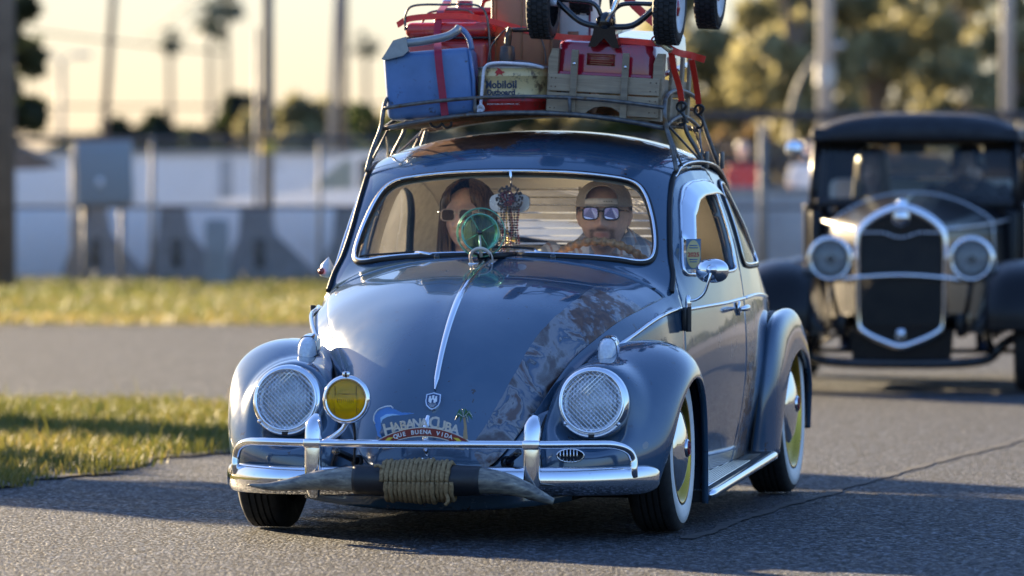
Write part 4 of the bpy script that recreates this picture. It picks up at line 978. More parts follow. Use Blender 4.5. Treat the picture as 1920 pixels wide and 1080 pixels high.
rh = cr([(.15, 0, zc(.200)), (.22, -.002, zc(.200)), (.29, .0, zc(.191)), (.35, .004, zc(.172)), (.40, .008, zc(.150)), (.437, .012, zc(.136))], 40); mesh_obj('horn', *tube(rh, .046 - np.linspace(0, 1, 40) ** 1.3 * .036, 18), 'horn', horn)
for s_ in (-1, 1): mesh_obj('sleeve', *tube([(s_ * x, 0, zc(.200)) for x in np.linspace(.095, .205, 10)], [.050, .0505, .050, .049, .0485, .048, .0475, .047, .0475, .046], 24), 'leather_wrap', horn)
for k in range(15):
    x = -.105 + k * .0150; th = np.linspace(0, 2 * np.pi, 48); rr = .0575 + .002 * math.sin(k * 2.1); rr += (.004 if 4 < k < 11 else 0)
    P = np.c_[x + .015 * th / 6.283, -rr * np.cos(th) + 0, zc(.198) + rr * 1.05 * np.sin(th)]
    Vt, Ft = tube(P, .0080, 8); Vt = np.array(Vt)
    ring = np.arange(len(Vt)) // 8; ph = np.arange(len(Vt)) % 8 * (2 * np.pi / 8); cenp = P[np.minimum(ring, 47)]
    Vt = cenp + (Vt - cenp) * (1 + .17 * np.sin(2 * (ph) + ring * 1.1))[:, None]
    mesh_obj('rope_turn', Vt, Ft, 'rope', horn)
mesh_obj('rope_end', *tube(cr([(-.10, -.045, zc(.235)), (-.115, -.05, zc(.248)), (-.13, -.05, zc(.246))], 8), .006, 6), 'rope', horn); mesh_obj('rope_end', *tube(cr([(.105, -.05, zc(.16)), (.11, -.05, zc(.14)), (.10, -.045, zc(.125))], 8), .006, 6), 'rope', horn)

# ---- cut-out sign standing on the rail
D['sign_metal'] = chrome_mat((.55, .56, .58), .35); D['sign_red'] = simple((.20, .012, .014), .35, coat=.3); D['sign_yellow'] = simple((.75, .55, .05), .4)
D['fish_blue'] = simple((.07, .24, .62), .35, coat=.3); D['fish_light'] = simple((.35, .58, .85), .35); D['fish_white'] = simple((.75, .77, .8), .4); D['frond'] = simple((.03, .13, .05), .45); D['trunk_tan'] = simple((.42, .30, .17), .6)
sb = (.008, -.722, .3255); sign = on_car('topper_sign', 'cut-out metal sign reading HABANA CUBA with blue fish and palm on the bumper rail', 'sign', *sb)
def arc_z(x, h0=.026, k=1.9): return h0 - k * x * x     # height of the band's centre over the base
xs = np.linspace(-.142, .142, 30); bt = .0135
def band(t, y0, y1, nm, mat, x0=-.142, x1=.142):
    xs = np.linspace(x0, x1, 30); poly = [(x, arc_z(x) - t) for x in xs] + [(x, arc_z(x) + t) for x in xs[::-1]]
    return mesh_obj(nm, *prism(poly[::-1], y1 - y0, Matrix.Translation((0, y0, 0))), mat, sign, smooth=False)
band(.0155, 0, .005, 'band', 'sign_metal', -.146, .146); band(.0125, -.0025, .001, 'band_field', 'sign_red', -.142, .142)
for s_ in (-1, 1):
    d = [(-.016, 0), (0, .0052), (.016, 0), (0, -.0052)]; x0 = s_ * .112; a = math.atan(-3.8 * x0)
    mesh_obj('band_diamond', *prism([(x0 + p * math.cos(a) - q * math.sin(a), arc_z(x0) + p * math.sin(a) + q * math.cos(a)) for p, q in d][::-1], .002, Matrix.Translation((0, -.0042, 0))), 'sign_yellow', sign, smooth=False)
    x0 = s_ * .105
    mb = MB(); mb.box((x0, .002, -.012), (.060, .005, .032), (0, s_ * R(6), 0), .001); br_ = mb.build('sign_bracket', 'sign_metal', sign)
    mesh_obj('bracket_slot', *rbox((x0 + .004, -.0015, -.015), (.034, .003, .004), None, .001), 'chrome_clean', br_); mesh_obj('bracket_screw', *lathe([(.006, 0), (.005, .004), (0, .005)], (x0 + s_ * -.012, 0, -.015), (0, -1, 0), 12), 'chrome', br_)
def arc_text(txt, adv, size, zoff, x0, mat, nm, y, ex, bold=0.0):
    x = x0
    for ch, a in zip(txt, adv):
        if ch != ' ':
            sz = size * (1.0)
            tv, tf = text_mesh(ch, sz, ex, bold=bold); an = math.atan(-3.8 * (x + a / 2)); xx = x + a / 2
            M = Matrix.Translation((xx, y, arc_z(xx) + zoff)) @ Matrix.Rotation(-an, 4, 'Y') @ Matrix.Rotation(R(90), 4, 'X')
            mesh_obj(nm, [tuple(M @ Vector(q)) for q in tv], tf, mat, sign, smooth=False)
        x += a
big = 'HABANA CUBA'; adv = [.0255, .0215, .0215, .0215, .0225, .0215, .010, .0225, .0225, .0215, .0215]
x = -sum(adv) / 2 - .006
for ch, a in zip(big, adv):
    if ch != ' ':
        cap = (ch in 'HC' and True); sz = .052 if (ch == 'H' or ch == 'C') else .040
        tv, tf = text_mesh(ch, sz, .002, bold=.0012); xx = x + a / 2; an = math.atan(-3.8 * xx)
        M = Matrix.Translation((xx, .003, arc_z(xx) + .0145)) @ Matrix.Rotation(-an * .6, 4, 'Y') @ Matrix.Rotation(R(90), 4, 'X')
        mesh_obj('letter', [tuple(M @ Vector(q)) for q in tv], tf, 'sign_metal', sign, smooth=False)
    x += a
t2 = 'QUE BUENA VIDA'; a2 = [.0135] * 14; arc_text(t2, a2, .0185, -.0062, -sum(a2) / 2, 'enamel_white', 'letter', -.004, .0008, .0005)
fish = [(-.151, .024), (-.158, .05), (-.160, .072), (-.152, .090), (-.135, .100), (-.118, .1045), (-.105, .106), (-.098, .099), (-.088, .094), (-.070, .0865), (-.048, .0865), (-.030, .0845), (-.048, .0815), (-.075, .078), (-.098, .0775), (-.118, .073), (-.133, .064), (-.140, .052), (-.137, .036), (-.143, .022), (-.135, .004), (-.150, .012)]
mesh_obj('fish', *prism(fish, .006, Matrix.Translation((0, -.001, 0))), 'fish_blue', sign, smooth=False)
mesh_obj('fish_belly', *prism([(-.138, .052), (-.133, .064), (-.118, .073), (-.098, .0775), (-.075, .079), (-.098, .083), (-.122, .081), (-.140, .070)], .002, Matrix.Translation((0, -.0025, 0))), 'fish_light', sign, smooth=False)
mesh_obj('fish_crest', *tube([(a, -.002, b) for a, b in [(-.157, .05), (-.1615, .062), (-.1605, .074), (-.1575, .083), (-.151, .092), (-.143, .0985), (-.134, .102), (-.124, .1055), (-.113, .107), (-.105, .107), (-.098, .1)]], .0022, 6), 'fish_white', sign)
mesh_obj('palm_trunk', *prism([(.128, .002), (.132, .045), (.129, .073), (.136, .073), (.140, .045), (.143, .004)][::-1], .006, Matrix.Translation((0, -.001, 0))), 'trunk_tan', sign, smooth=False)
for k, a in enumerate([-150, -115, -60, -20, 15, 60, 100, 145, 180 + 20]):
    an = R(a); l = .030; c0 = (.132, .075); e1 = (c0[0] + l * math.cos(an) * .6 - 0, c0[1] + l * math.sin(an) * .35 + .014); e2 = (c0[0] + l * math.cos(an), c0[1] + l * math.sin(an) * .55 - .004)
    nx, nz = -(e2[1] - c0[1]), e2[0] - c0[0]; q = math.hypot(nx, nz) + 1e-6; nx, nz = nx / q * .0055, nz / q * .0055
    mesh_obj('palm_frond', *prism([c0, (e1[0] - nx, e1[1] - nz), e2, (e1[0] + nx, e1[1] + nz)], .004, Matrix.Translation((0, -.003 - .0006 * k, 0))), 'frond', sign, smooth=False)
    if k % 2 == 0: mesh_obj('frond_edge', *tube([(c0[0], -.004 - .0006 * k, c0[1]), (e1[0], -.004 - .0006 * k, e1[1]), (e2[0], -.004 - .0006 * k, e2[1])], .0009, 4), 'fish_white', sign)

# ---- green toy wheel standing on the hood
sx, sz = at(902, 436, .34); spb = (sx, .34, .868); spin = on_car('toy_spinner', 'translucent green plastic toy spinner on a ring stand on the hood', 'toy', *spb); wz_ = sz - spb[2]
def ringp(r, y, z0, n=48): return [(r * math.cos(a), y, z0 + r * math.sin(a)) for a in np.linspace(0, 2 * np.pi, n, endpoint=False)]
for y_, r_ in ((-.006, .0825), (.006, .0805)): mesh_obj('outer_ring', *tube(ringp(r_, y_, wz_), .0018, 6, True), 'green_edge', spin)
mesh_obj('outer_band', *lathe([(.0825, -.006), (.0825, .006)], (0, 0, wz_), (0, 1, 0), 48), 'green_plastic', spin)
mesh_obj('inner_ring', *tube(ringp(.063, -.018, wz_), .0024, 6, True), 'green_edge', spin)
mesh_obj('disc', *lathe([(.0, -.0155), (.0625, -.0155), (.0625, .015), (.0, .015)], (0, 0, wz_), (0, 1, 0), 48), 'green_plastic_deep', spin)
for k in range(10):
    a = R(18 + 36 * k); mesh_obj('cup', *lathe([(.0, -.010), (.0085, -.008), (.0095, .01)], (.0725 * math.cos(a), 0, wz_ + .0725 * math.sin(a)), (0, 1, 0), 14), 'green_plastic', spin)
for a in (R(30), R(120), R(210), R(300)): mesh_obj('spoke', *tube([(.006 * math.cos(a), -.018, wz_ + .006 * math.sin(a)), (.061 * math.cos(a), -.018, wz_ + .061 * math.sin(a))], .0012, 5), 'green_edge', spin)
mesh_obj('hub', *lathe([(0, -.031), (.008, -.03), (.008, -.014)], (0, 0, wz_), (0, 1, 0), 16), 'black_gloss', spin)
mesh_obj('post', *tube([(0, -.024, wz_ - .005), (.003, -.024, wz_ - .06), (.004, -.02, wz_ - .082)], [.0035, .0045, .008], 8), 'pale_plastic', spin)
mesh_obj('stand_ring', *tube([(.004 + .036 * math.cos(a), -.02 - .02 * math.sin(a), .022 + .034 * math.sin(a)) for a in np.linspace(R(-30), R(210), 30)], .006, 8), 'pale_plastic', spin)
mesh_obj('stand_base', *rbox((.004, -.006, .004), (.085, .05, .008), None, .0035, 2), 'chrome_clean', spin)

# ---- beads on the mirror
bd = on_car('bead_necklaces', 'strings of dark red and black beads hanging from the rear view mirror', 'beads', -.004, .775, .895)
D['bead_dark'] = simple((.02, .02, .025), .2, coat=.6); D['bead_red'] = simple((.16, .012, .03), .2, coat=.6); D['bead_gold'] = chrome_mat((.5, .36, .12), .25, False)
r5 = np.random.default_rng(5)
for k in range(9):
    mb = MB(); xo = (k - 4) * .0078; ln = .13 + .05 * r5.random()
    for i in range(int(ln / .0088)):
        z = .165 - i * .0088; mb.add(*ball((xo + .003 * math.sin(i * .4 + k), -.004 + .006 * math.sin(k * 2.), z), .0034 + .0009 * ((i + k) % 2), 7))
    tag(mb.build('bead_string', ['bead_dark', 'bead_red', 'bead_dark', 'bead_gold', 'bead_dark', 'bead_red', 'bead_dark', 'bead_dark', 'bead_red'][k], bd), kind='stuff')
for m_, n_, rx, cx in (('bead_dark', 120, .046, .002), ('bead_red', 70, .026, -.004)):
    mb = MB()
    for i in range(n_):
        q = r5.normal(size=3); q /= np.linalg.norm(q); mb.add(*ball((cx + q[0] * rx, -.012 + q[1] * .014 - (.006 if m_ == 'bead_red' else 0), .196 + q[2] * rx * .95), .0042, 6))
    tag(mb.build('bead_clump', m_, bd), kind='stuff')
for xx_, zz_ in ((.016, .055), (-.004, .01)): mesh_obj('bead_medal', *lathe([(.0085, 0), (.0085, .002), (0, .003)], (xx_, -.012, zz_), (0, -1, .1), 16), 'bead_gold', bd)

# ================================================================= roof rack and luggage
D['rack_steel'] = simple((.14, .135, .13), .5, metal=.75, var=.4, scale=40, dirt=((.13, .075, .035), 14, .56)); D['rack_rust'] = simple((.15, .10, .06), .6, metal=.3, var=.4)
RB = (0, 1.4, 1.19); rack = on_car('roof_rack', 'rusty steel tube roof rack clamped to the gutters and loaded with luggage', 'roof rack', *RB)
L3 = lambda P: [(x - RB[0], y - RB[1], z - RB[2]) for x, y, z in P]
zl = lambda x, y: 1.388 - .055 * (x / .495) ** 2 + .01 * math.sin((y - 1.0) / .8 * math.pi); zu = lambda x, y: 1.444 - .040 * (x / .495) ** 2 + .012 * math.sin((y - 1.0) / .8 * math.pi)
for y in (1.0, 1.8):
    mesh_obj('lower_rail', *tube(L3([(x, y, zl(x, y)) for x in np.linspace(-.495, .495, 34)]), .0085, 8), 'rack_steel', rack)
    mesh_obj('upper_rail', *tube(L3([(x, y, zu(x, y)) for x in np.linspace(-.495, .495, 34)]), .0068, 8), 'rack_steel', rack)
    for x in (-.17, .165): mesh_obj('rail_post', *tube(L3([(x, y, zl(x, y) - .012), (x, y - .004, zu(x, y))]), .0065, 6), 'rack_steel', rack)
for s_ in (-1, 1):
    mesh_obj('side_rail', *tube(L3([(s_ * .497, y, zl(.495, y) + .035 * math.sin((y - 1.0) / .8 * math.pi)) for y in np.linspace(1.0, 1.8, 16)]), .0075, 8), 'rack_steel', rack)
    arch = cr([(s_ * .548, .955, 1.182), (s_ * .530, .975, 1.26), (s_ * .505, .995, 1.335), (s_ * .498, 1.0, 1.39), (s_ * .495, 1.04, 1.435), (s_ * .492, 1.2, 1.462), (s_ * .492, 1.4, 1.468), (s_ * .492, 1.62, 1.458), (s_ * .495, 1.77, 1.43), (s_ * .50, 1.80, 1.38), (s_ * .535, 1.82, 1.27), (s_ * .572, 1.84, 1.168)], 90)
    mesh_obj('side_frame', *tube(L3(arch), .0080, 8), 'rack_steel', rack)
    mesh_obj('leg', *tube(L3(cr([(s_ * .493, 1.40, 1.465), (s_ * .505, 1.40, 1.34), (s_ * .545, 1.41, 1.26), (s_ * .572, 1.42, 1.205)], 30)), .0075, 8), 'rack_steel', rack)
    for y0, y1 in ((1.02, 1.40), (1.78, 1.40)): mesh_obj('brace', *tube(L3([(s_ * .50, y0 + (y1 - y0) * .1, 1.345), (s_ * .562, y1 - (y1 - y0) * .04, 1.222)]), .0042, 6), 'rack_steel', rack)
    for y0 in (1.08, 1.66): mesh_obj('brace', *tube(L3([(s_ * .49, y0, 1.345), (s_ * .545 + (.01 * s_), y0 - .05, 1.20)]), .0042, 6), 'rack_steel', rack)
    for y0 in (1.45, 1.80): mesh_obj('gutter_clamp', *rbox(L3([(s_ * .574, y0, 1.225)])[0], (.014, .03, .06), None, .003), 'rack_steel', rack)
for k in range(7):
    y = 1.07 + k * .11; mesh_obj('cross_bar', *tube(L3([(x, y, zl(x, y) - .006) for x in np.linspace(-.49, .49, 16)]), .0055, 6), 'rack_rust', rack)
for k in range(8):
    x = -.42 + k * .12; mesh_obj('floor_strip', *rbox(L3([(x, 1.4, zl(x, 1.4) - .003)])[0], (.028, .79, .006), None, 0), 'rack_rust', rack)

# ---- blue metal cooler
D['cooler_blue'] = simple((.085, .185, .40), .45, var=.2, scale=6, coat=.15, bumpv=.5, dirt=((.05, .045, .045), 22, .61)); D['cooler_red'] = simple((.40, .022, .016), .32, var=.2, scale=6, coat=.4, bumpv=.4, dirt=((.12, .02, .015), 20, .64)); D['can_red'] = simple((.26, .008, .018), .35, var=.12, scale=5, coat=.4, dirt=((.08, .01, .012), 20, .66))
D['grey_handle'] = simple((.30, .32, .33), .4, metal=.5, dirt=((.12, .12, .12), 25, .62))
cb = (-.353, 1.20, 1.372); cool = on_car('metal_cooler', 'dented blue metal cooler with grey handle and a maroon strap round it', 'cooler', *cb); cool.rotation_euler = (0, R(-4.5), YAW + R(7))
mesh_obj('body', *rbox((0, 0, .118), (.312, .30, .236), None, .026, 4), 'cooler_blue', cool)
mesh_obj('side_rib', *tube([(.150, -.146, .02), (.157, -.150, .12), (.150, -.146, .225)], .006, 8), 'cooler_blue', cool)
hp = pts([(762, 78, 1.05), (800, 76, 1.05), (838, 71, 1.05), (856, 63, 1.05), (864, 56, 1.06)], cb); mesh_obj('handle_bar', *tube(cr(hp, 24), .0145, 12), 'grey_handle', cool)
pl = [at(px, py, 1.05) for px, py in ((717, 104), (724, 95), (741, 71), (764, 66), (768, 92), (757, 101), (722, 107))]
mesh_obj('handle_plate', *prism([(a - cb[0], b - cb[2]) for a, b in pl], .05, Matrix.Translation((0, -.17, 0))), 'grey_handle', cool, edge_split=30)
hp = pts([(864, 56, 1.06), (874, 66, 1.06), (881, 80, 1.06), (884, 100, 1.06)], cb); mesh_obj('handle_arm', *tube(cr(hp, 14), .0105, 10), 'cooler_blue', cool)

# ---- red picnic cooler behind it, and a red fuel can behind that
rb_ = (-.335, 1.47, 1.385); rc_ = on_car('picnic_cooler', 'glossy red picnic cooler with wire handle behind the blue cooler', 'cooler', *rb_)
mesh_obj('body', *rbox((0, -.03, .135), (.30, .25, .27), None, .03, 4), 'cooler_red', rc_); lid = mesh_obj('lid', *rbox((0, -.03, .30), (.308, .258, .055), None, .024, 4), 'cooler_red', rc_)
mesh_obj('lid_seal', *tube([(x, y - .03, .272) for x, y in cr([(-.153, -.10), (-.12, -.131), (.12, -.131), (.153, -.10), (.153, .10), (.12, .131), (-.12, .131), (-.153, .10)], 60, True)], .0045, 6, True), 'rubber', lid)
mesh_obj('wire_handle', *tube(cr([(-.152, -.15, .30), (-.15, -.15, .36), (-.12, -.15, .387), (0, -.15, .39), (.10, -.15, .388), (.135, -.15, .365), (.150, -.15, .30), (.156, -.15, .17)], 50), .0045, 6), 'rack_steel', rc_)
mesh_obj('lid_handle', *tube(cr([(-.105, -.10, .325), (-.07, -.10, .365), (.06, -.10, .37), (.10, -.10, .335)], 24), .0045, 6), 'rack_steel', rc_)
fb = (-.27, 1.70, 1.385); fc = on_car('fuel_can', 'tall dark red metal can behind the red picnic cooler', 'can', *fb)
mesh_obj('body', *rbox((0, 0, .185), (.37, .15, .37), None, .035, 4), 'can_red', fc); mesh_obj('shoulder', *rbox((0, 0, .375), (.30, .12, .03), None, .012, 3), 'can_red', fc); mesh_obj('cap', *lathe([(.03, .0), (.03, .03), (.0, .032)], (-.08, 0, .385), (0, 0, 1), 20), 'can_red', fc)
mesh_obj('handle', *tube(cr([(-.02, 0, .385), (0, 0, .42), (.09, 0, .42), (.11, 0, .385)], 20), .008, 8), 'can_red', fc)

# ---- round oil can
def oilcan_mat(n):
    m, N, L, P = new_mat(n); c_ = N.new('ShaderNodeTexCoord'); sp_ = N.new('ShaderNodeSeparateXYZ'); L.new(c_.outputs['Object'], sp_.inputs[0])
    zz = math_n(N, L, 'ADD', sp_.outputs['Z'], math_n(N, L, 'MULTIPLY', math_n(N, L, 'SUBTRACT', noise(N, L, 30, 4), .5), .004))
    z10 = math_n(N, L, 'MULTIPLY', zz, 5.0)
    c = ramp(N, L, z10, [(0, (.42, .012, .008)), (.235, (.42, .012, .008)), (.24, (.66, .50, .24)), (.74, (.66, .50, .24)), (.76, (.30, .26, .2))])
    rm = ramp(N, L, noise(N, L, 17, 8, .7), [(.54, g(0)), (.62, g(.85))]); c = mixc(N, L, rm, c, (.07, .035, .022)); st = ramp(N, L, noise(N, L, 60, 6, .7), [(.6, g(0)), (.66, g(.7))]); c = mixc(N, L, st, c, (.10, .085, .06))
    L.new(c, P.inputs['Base Color']); P.inputs['Roughness'].default_value = .45; P.inputs['Coat Weight'].default_value = .2; bump(N, L, P, noise(N, L, 12, 4), .15, .004); return m
D['oilcan'] = oilcan_mat; D['can_dark'] = simple((.055, .05, .048), .5, metal=.5, dirt=((.10, .05, .03), 30, .55)); D['print_navy'] = simple((.012, .03, .07), .5); D['print_red'] = simple((.45, .02, .02), .5); D['white_rope'] = simple((.72, .72, .78), .8, bumpv=.3, scale=150)
ob = (at(966, 205, 1.16)[0], 1.16, 1.392); oc = on_car('oil_can', 'weathered round cream and red oil can lettered Mobiloil Outboard between cooler and crate', 'oil can', *ob)
RO = .132
mesh_obj('body', *lathe([(RO - .002, 0), (RO, .004), (RO, .034), (RO + .002, .036), (RO, .038), (RO, .122), (RO + .003, .124), (RO, .127), (RO - .001, .150), (RO + .002, .153), (RO - .004, .157)], (0, 0, 0), (0, 0, 1), 64), 'oilcan', oc)
mesh_obj('top', *lathe([(RO - .003, .155), (.10, .165), (.05, .178), (.03, .182)], (0, 0, 0), (0, 0, 1), 48), 'can_dark', oc)
mesh_obj('neck', *lathe([(.027, .170), (.027, .21), (.025, .212), (.025, .228), (.016, .232)], (-.022, -.03, 0), (0, 0, 1), 24), 'can_dark', oc); mesh_obj('spout', *tube(cr([(-.022, -.03, .225), (-.020, -.03, .25), (-.016, -.03, .28), (-.010, -.03, .295)], 16), [.0125] * 10 + [.011] * 6, 10), 'can_dark', oc)
bail = cr([(-.10, 0, .168), (-.085, 0, .23), (-.05, 0, .275), (-.03, 0, .287), (.06, 0, .287), (.085, 0, .27), (.105, 0, .22), (.11, 0, .168)], 50); mesh_obj('bail_handle', *tube(bail, .0028, 6), 'rack_steel', oc); mesh_obj('bail_grip', *tube([(-.035, 0, .288), (.065, 0, .288)], .0085, 10), 'black_plastic', oc)
def wrap(V, R_, x0, z0): return [((R_ + v[2]) * math.sin((v[0] + x0) / R_), -(R_ + v[2]) * math.cos((v[0] + x0) / R_), z0 + v[1]) for v in V]
for txt, sz_, zz_, bo in (('Mobiloil', .038, .082, .0009), ('Outboard', .0275, .0585, .0009)):
    tv, tf = text_mesh(txt, sz_, .0006, bold=bo); mesh_obj('lettering', wrap(tv, RO + .0012, -.030, zz_), tf, 'print_navy', oc, smooth=False)
tv, tf = text_mesh('SOCONY MOBIL OIL COMPANY, INC.', .0075, .0004); mesh_obj('lettering', wrap(tv, RO + .0012, -.022, .024), tf, 'card_white', oc, smooth=False)
horse = [(-.017, .002), (-.012, .010), (-.005, .013), (-.010, .022), (.001, .017), (.006, .012), (.013, .007), (.018, .008), (.020, .002), (.014, .002), (.010, -.002), (.017, -.010), (.010, -.006), (.006, -.003), (-.002, -.002), (-.008, -.009), (-.016, -.008), (-.010, -.004), (-.011, .0)]
mesh_obj('emblem', wrap([(a, b, .0006) for a, b in horse], RO + .0014, -.032, .133), [tuple(range(len(horse)))], 'print_red', oc, smooth=False)
wr_ = cr([(.118, -.095, .153), (.08, -.127, .163), (.02, -.125, .168), (-.03, -.12, .170), (-.07, -.118, .166), (-.088, -.112, .150), (-.093, -.112, .11), (-.098, -.113, .05), (-.101, -.118, .018)], 60); rp = mesh_obj('tie_rope', *tube(wr_, .0056, 8), 'white_rope', oc)
mesh_obj('rope_knot', *tube(cr([(-.112, -.122, .012), (-.096, -.13, .022), (-.09, -.122, .008), (-.106, -.126, .002), (-.10, -.12, .016)], 24, False), .0062, 8), 'white_rope', rp); mesh_obj('rope_tail', *tube(cr([(-.10, -.125, .008), (-.112, -.13, -.006), (-.124, -.13, -.016)], 8), .005, 6), 'white_rope', rp); mesh_obj('rope_tail', *tube(cr([(-.10, -.125, .008), (-.09, -.13, -.004), (-.08, -.13, -.014)], 8), .005, 6), 'white_rope', rp)

# ---- suitcases
D['case_tan'] = simple((.36, .14, .06), .48, var=.12, scale=8, coat=.15, bumpv=.08); D['case_edge'] = simple((.30, .14, .06), .5); D['case_white'] = simple((.62, .60, .55), .5, var=.06)
tb = (-.088, 1.52, 1.39); ts = on_car('tan_suitcase', 'brown suitcase standing upright behind the oil can', 'suitcase', *tb)
mesh_obj('shell', *rbox((0, 0, .24), (.215, .17, .48), None, .016, 3), 'case_tan', ts)
for x in (-.096, -.002, .075): mesh_obj('rib', *rbox((x, -.0865, .24), (.007, .008, .47), None, .002), 'case_edge', ts)
mesh_obj('edge_binding', *tube([(-.107, -.078, .02), (-.107, -.078, .46)], .006, 6), 'case_edge', ts); mesh_obj('edge_binding', *tube([(.107, -.078, .02), (.107, -.078, .46)], .006, 6), 'case_edge', ts)
wb = (.075, 1.66, 1.39); ws_ = on_car('white_suitcase', 'off-white suitcase standing behind the brown one', 'suitcase', *wb)
mesh_obj('shell', *rbox((0, 0, .22), (.13, .15, .44), None, .02, 3), 'case_white', ws_); mesh_obj('edge_binding', *tube([(.055, -.076, .02), (.055, -.076, .42)], .004, 6), 'sign_red', ws_); mesh_obj('corner_patch', *rbox((-.005, -.077, .275), (.04, .004, .04), None, .001), 'case_tan', ws_)

# ---- wooden crate
def wood_mat(n, a=(.25, .18, .115), b=(.42, .32, .21)):
    m, N, L, P = new_mat(n); c_ = N.new('ShaderNodeTexCoord'); mp = N.new('ShaderNodeMapping'); mp.inputs['Scale'].default_value = (3, 30, 42); L.new(c_.outputs['Object'], mp.inputs['Vector'])
    f = noise(N, L, 2.0, 6, .6, .8, mp.outputs['Vector']); c = ramp(N, L, f, [(.3, a), (.68, b)]); c = mixc(N, L, ramp(N, L, noise(N, L, 9, 5), [(.5, g(0)), (.75, g(.5))]), c, (.12, .10, .085)); L.new(c, P.inputs['Base Color']); P.inputs['Roughness'].default_value = .65; bump(N, L, P, f, .25, .003); return m
D['wood'] = wood_mat; D['wood_slat'] = lambda n: wood_mat(n, (.20, .15, .10), (.34, .265, .175))
kb = (.272, 1.36, 1.368); ck = on_car('wooden_crate', 'weathered wooden crate with upright battens at the driver side of the rack', 'crate', *kb); ck.rotation_euler = (0, R(3.2), YAW)
hw_, hd_ = .195, .33
for z0, z1 in ((.012, .082), (.087, .147)):
    zc_ = (z0 + z1) / 2; h_ = z1 - z0
    if z0 < .05:   # lower front board with a hand hole
        poly = [(-hw_, z0), (-.06, z0), (-.05, z0 + .012), (-.03, z0 + .024), (.0, z0 + .030), (.03, z0 + .028), (.055, z0 + .016), (.07, z0), (hw_, z0), (hw_, z1), (-hw_, z1)]
        mesh_obj('board', *prism(poly, .014, Matrix.Translation((0, -hd_, 0))), 'wood', ck, smooth=False)
    else: mesh_obj('board', *rbox((0, -hd_ + .007, zc_), (2 * hw_, .014, h_), None, .002), 'wood', ck, smooth=False)
    mesh_obj('board', *rbox((0, hd_ - .007, zc_), (2 * hw_, .014, h_), None, .002), 'wood', ck, smooth=False)
    for s_ in (-1, 1): mesh_obj('board', *rbox((s_ * (hw_ - .008), 0, zc_), (.014, 2 * hd_ - .03, h_), None, .002), 'wood', ck, smooth=False)
for x, top_ in ((-.105, .235), (.075, .232)): 
    bt_ = mesh_obj('batten', *rbox((x, -hd_ - .006, top_ / 2 - .002), (.024, .012, top_), (0, 0, 0), .002), 'wood_slat', ck, smooth=False); mesh_obj('batten_bolt', *lathe([(.006, 0), (.005, .004), (0, .005)], (x, -hd_ - .012, top_ - .05), (0, -1, 0), 12), 'chrome', bt_)
for x in (-.188, .183):
    mesh_obj('end_post', *prism([(x - .014, .0), (x - .014, .20), (x - .002, .235), (x + .020, .235), (x + .020, .0)][::-1], .05, Matrix.Translation((0, -hd_ + .018, 0))), 'wood', ck, smooth=False)
    for y_ in (-.1, .12, .28): mesh_obj('end_post', *rbox((x + (.016 if x > 0 else -.012), y_, .12), (.012, .04, .24), None, .002), 'wood', ck, smooth=False)
for x in (-.185, -.17, .165, .185):
    for z in (.028, .068, .102, .132): mesh_obj('nail', *lathe([(.0028, 0), (.0022, .0012), (0, .0014)], (x, -hd_, z), (0, -1, 0), 8), 'rack_rust', ck)
mesh_obj('floor', *rbox((0, 0, .006), (2 * hw_ - .02, 2 * hd_ - .04, .010)), 'wood', ck, smooth=False)

# ---- toy wagon, upside down
D['wagon_red'] = simple((.34, .008, .026), .16, var=.08, coat=1.0); D['wagon_white'] = simple((.7, .7, .72), .4)
gb = (.275, 1.42, 1.53); wg = on_car('toy_wagon', 'red toy pull wagon lying upside down on the wooden crate, wheels in the air', 'wagon', *gb); wg.rotation_euler = (R(5), R(3.0), YAW)
def rrect(hw, hd, r, z, n=6):
    P = []
    for cx, cy, a0 in ((hw - r, hd - r, 0), (-hw + r, hd - r, 90), (-hw + r, -hd + r, 180), (hw - r, -hd + r, 270)):
        for k in range(n + 1): a = R(a0 + 90 * k / n); P.append((cx + r * math.cos(a), cy + r * math.sin(a), z))
    return P
rings = [rrect(.190, .36, .045, .012), rrect(.196, .366, .05, .018), rrect(.193, .363, .047, .026), rrect(.180, .35, .04, .028), rrect(.172, .342, .04, .115), rrect(.165, .335, .036, .128), rrect(.150, .32, .03, .133)]
nn2 = len(rings[0]); V = [p for r_ in rings for p in r_]; Fw = gridf(len(rings), nn2, wrap=True) + [tuple((len(rings) - 1) * nn2 + k for k in range(nn2))]
mesh_obj('pan', V, orient(V, Fw, lambda p: p - np.array([0, 0, .05])), 'wagon_red', wg, edge_split=35)
D['decal_gold'] = simple((.42, .20, .10), .5)
dec = mesh_obj('warning_label', *rbox((-.015, -.3475, .072), (.098, .002, .042)), 'can_red', wg); 
for k in range(5): mesh_obj('label_line', *rbox((-.015 + .004 * (k % 2), -.3492, .087 - k * .0075), (.084 - .008 * (k % 3), .001, .0030)), 'decal_gold', dec)
for a, b in ((-.049, 0), (.049, 0)): mesh_obj('label_line', *rbox((-.015 + a, -.349, .072), (.0012, .001, .040)), 'decal_gold', dec)
for a in (-.0205, .0205): mesh_obj('label_line', *rbox((-.015, -.349, .072 + a), (.098, .001, .0012)), 'decal_gold', dec)
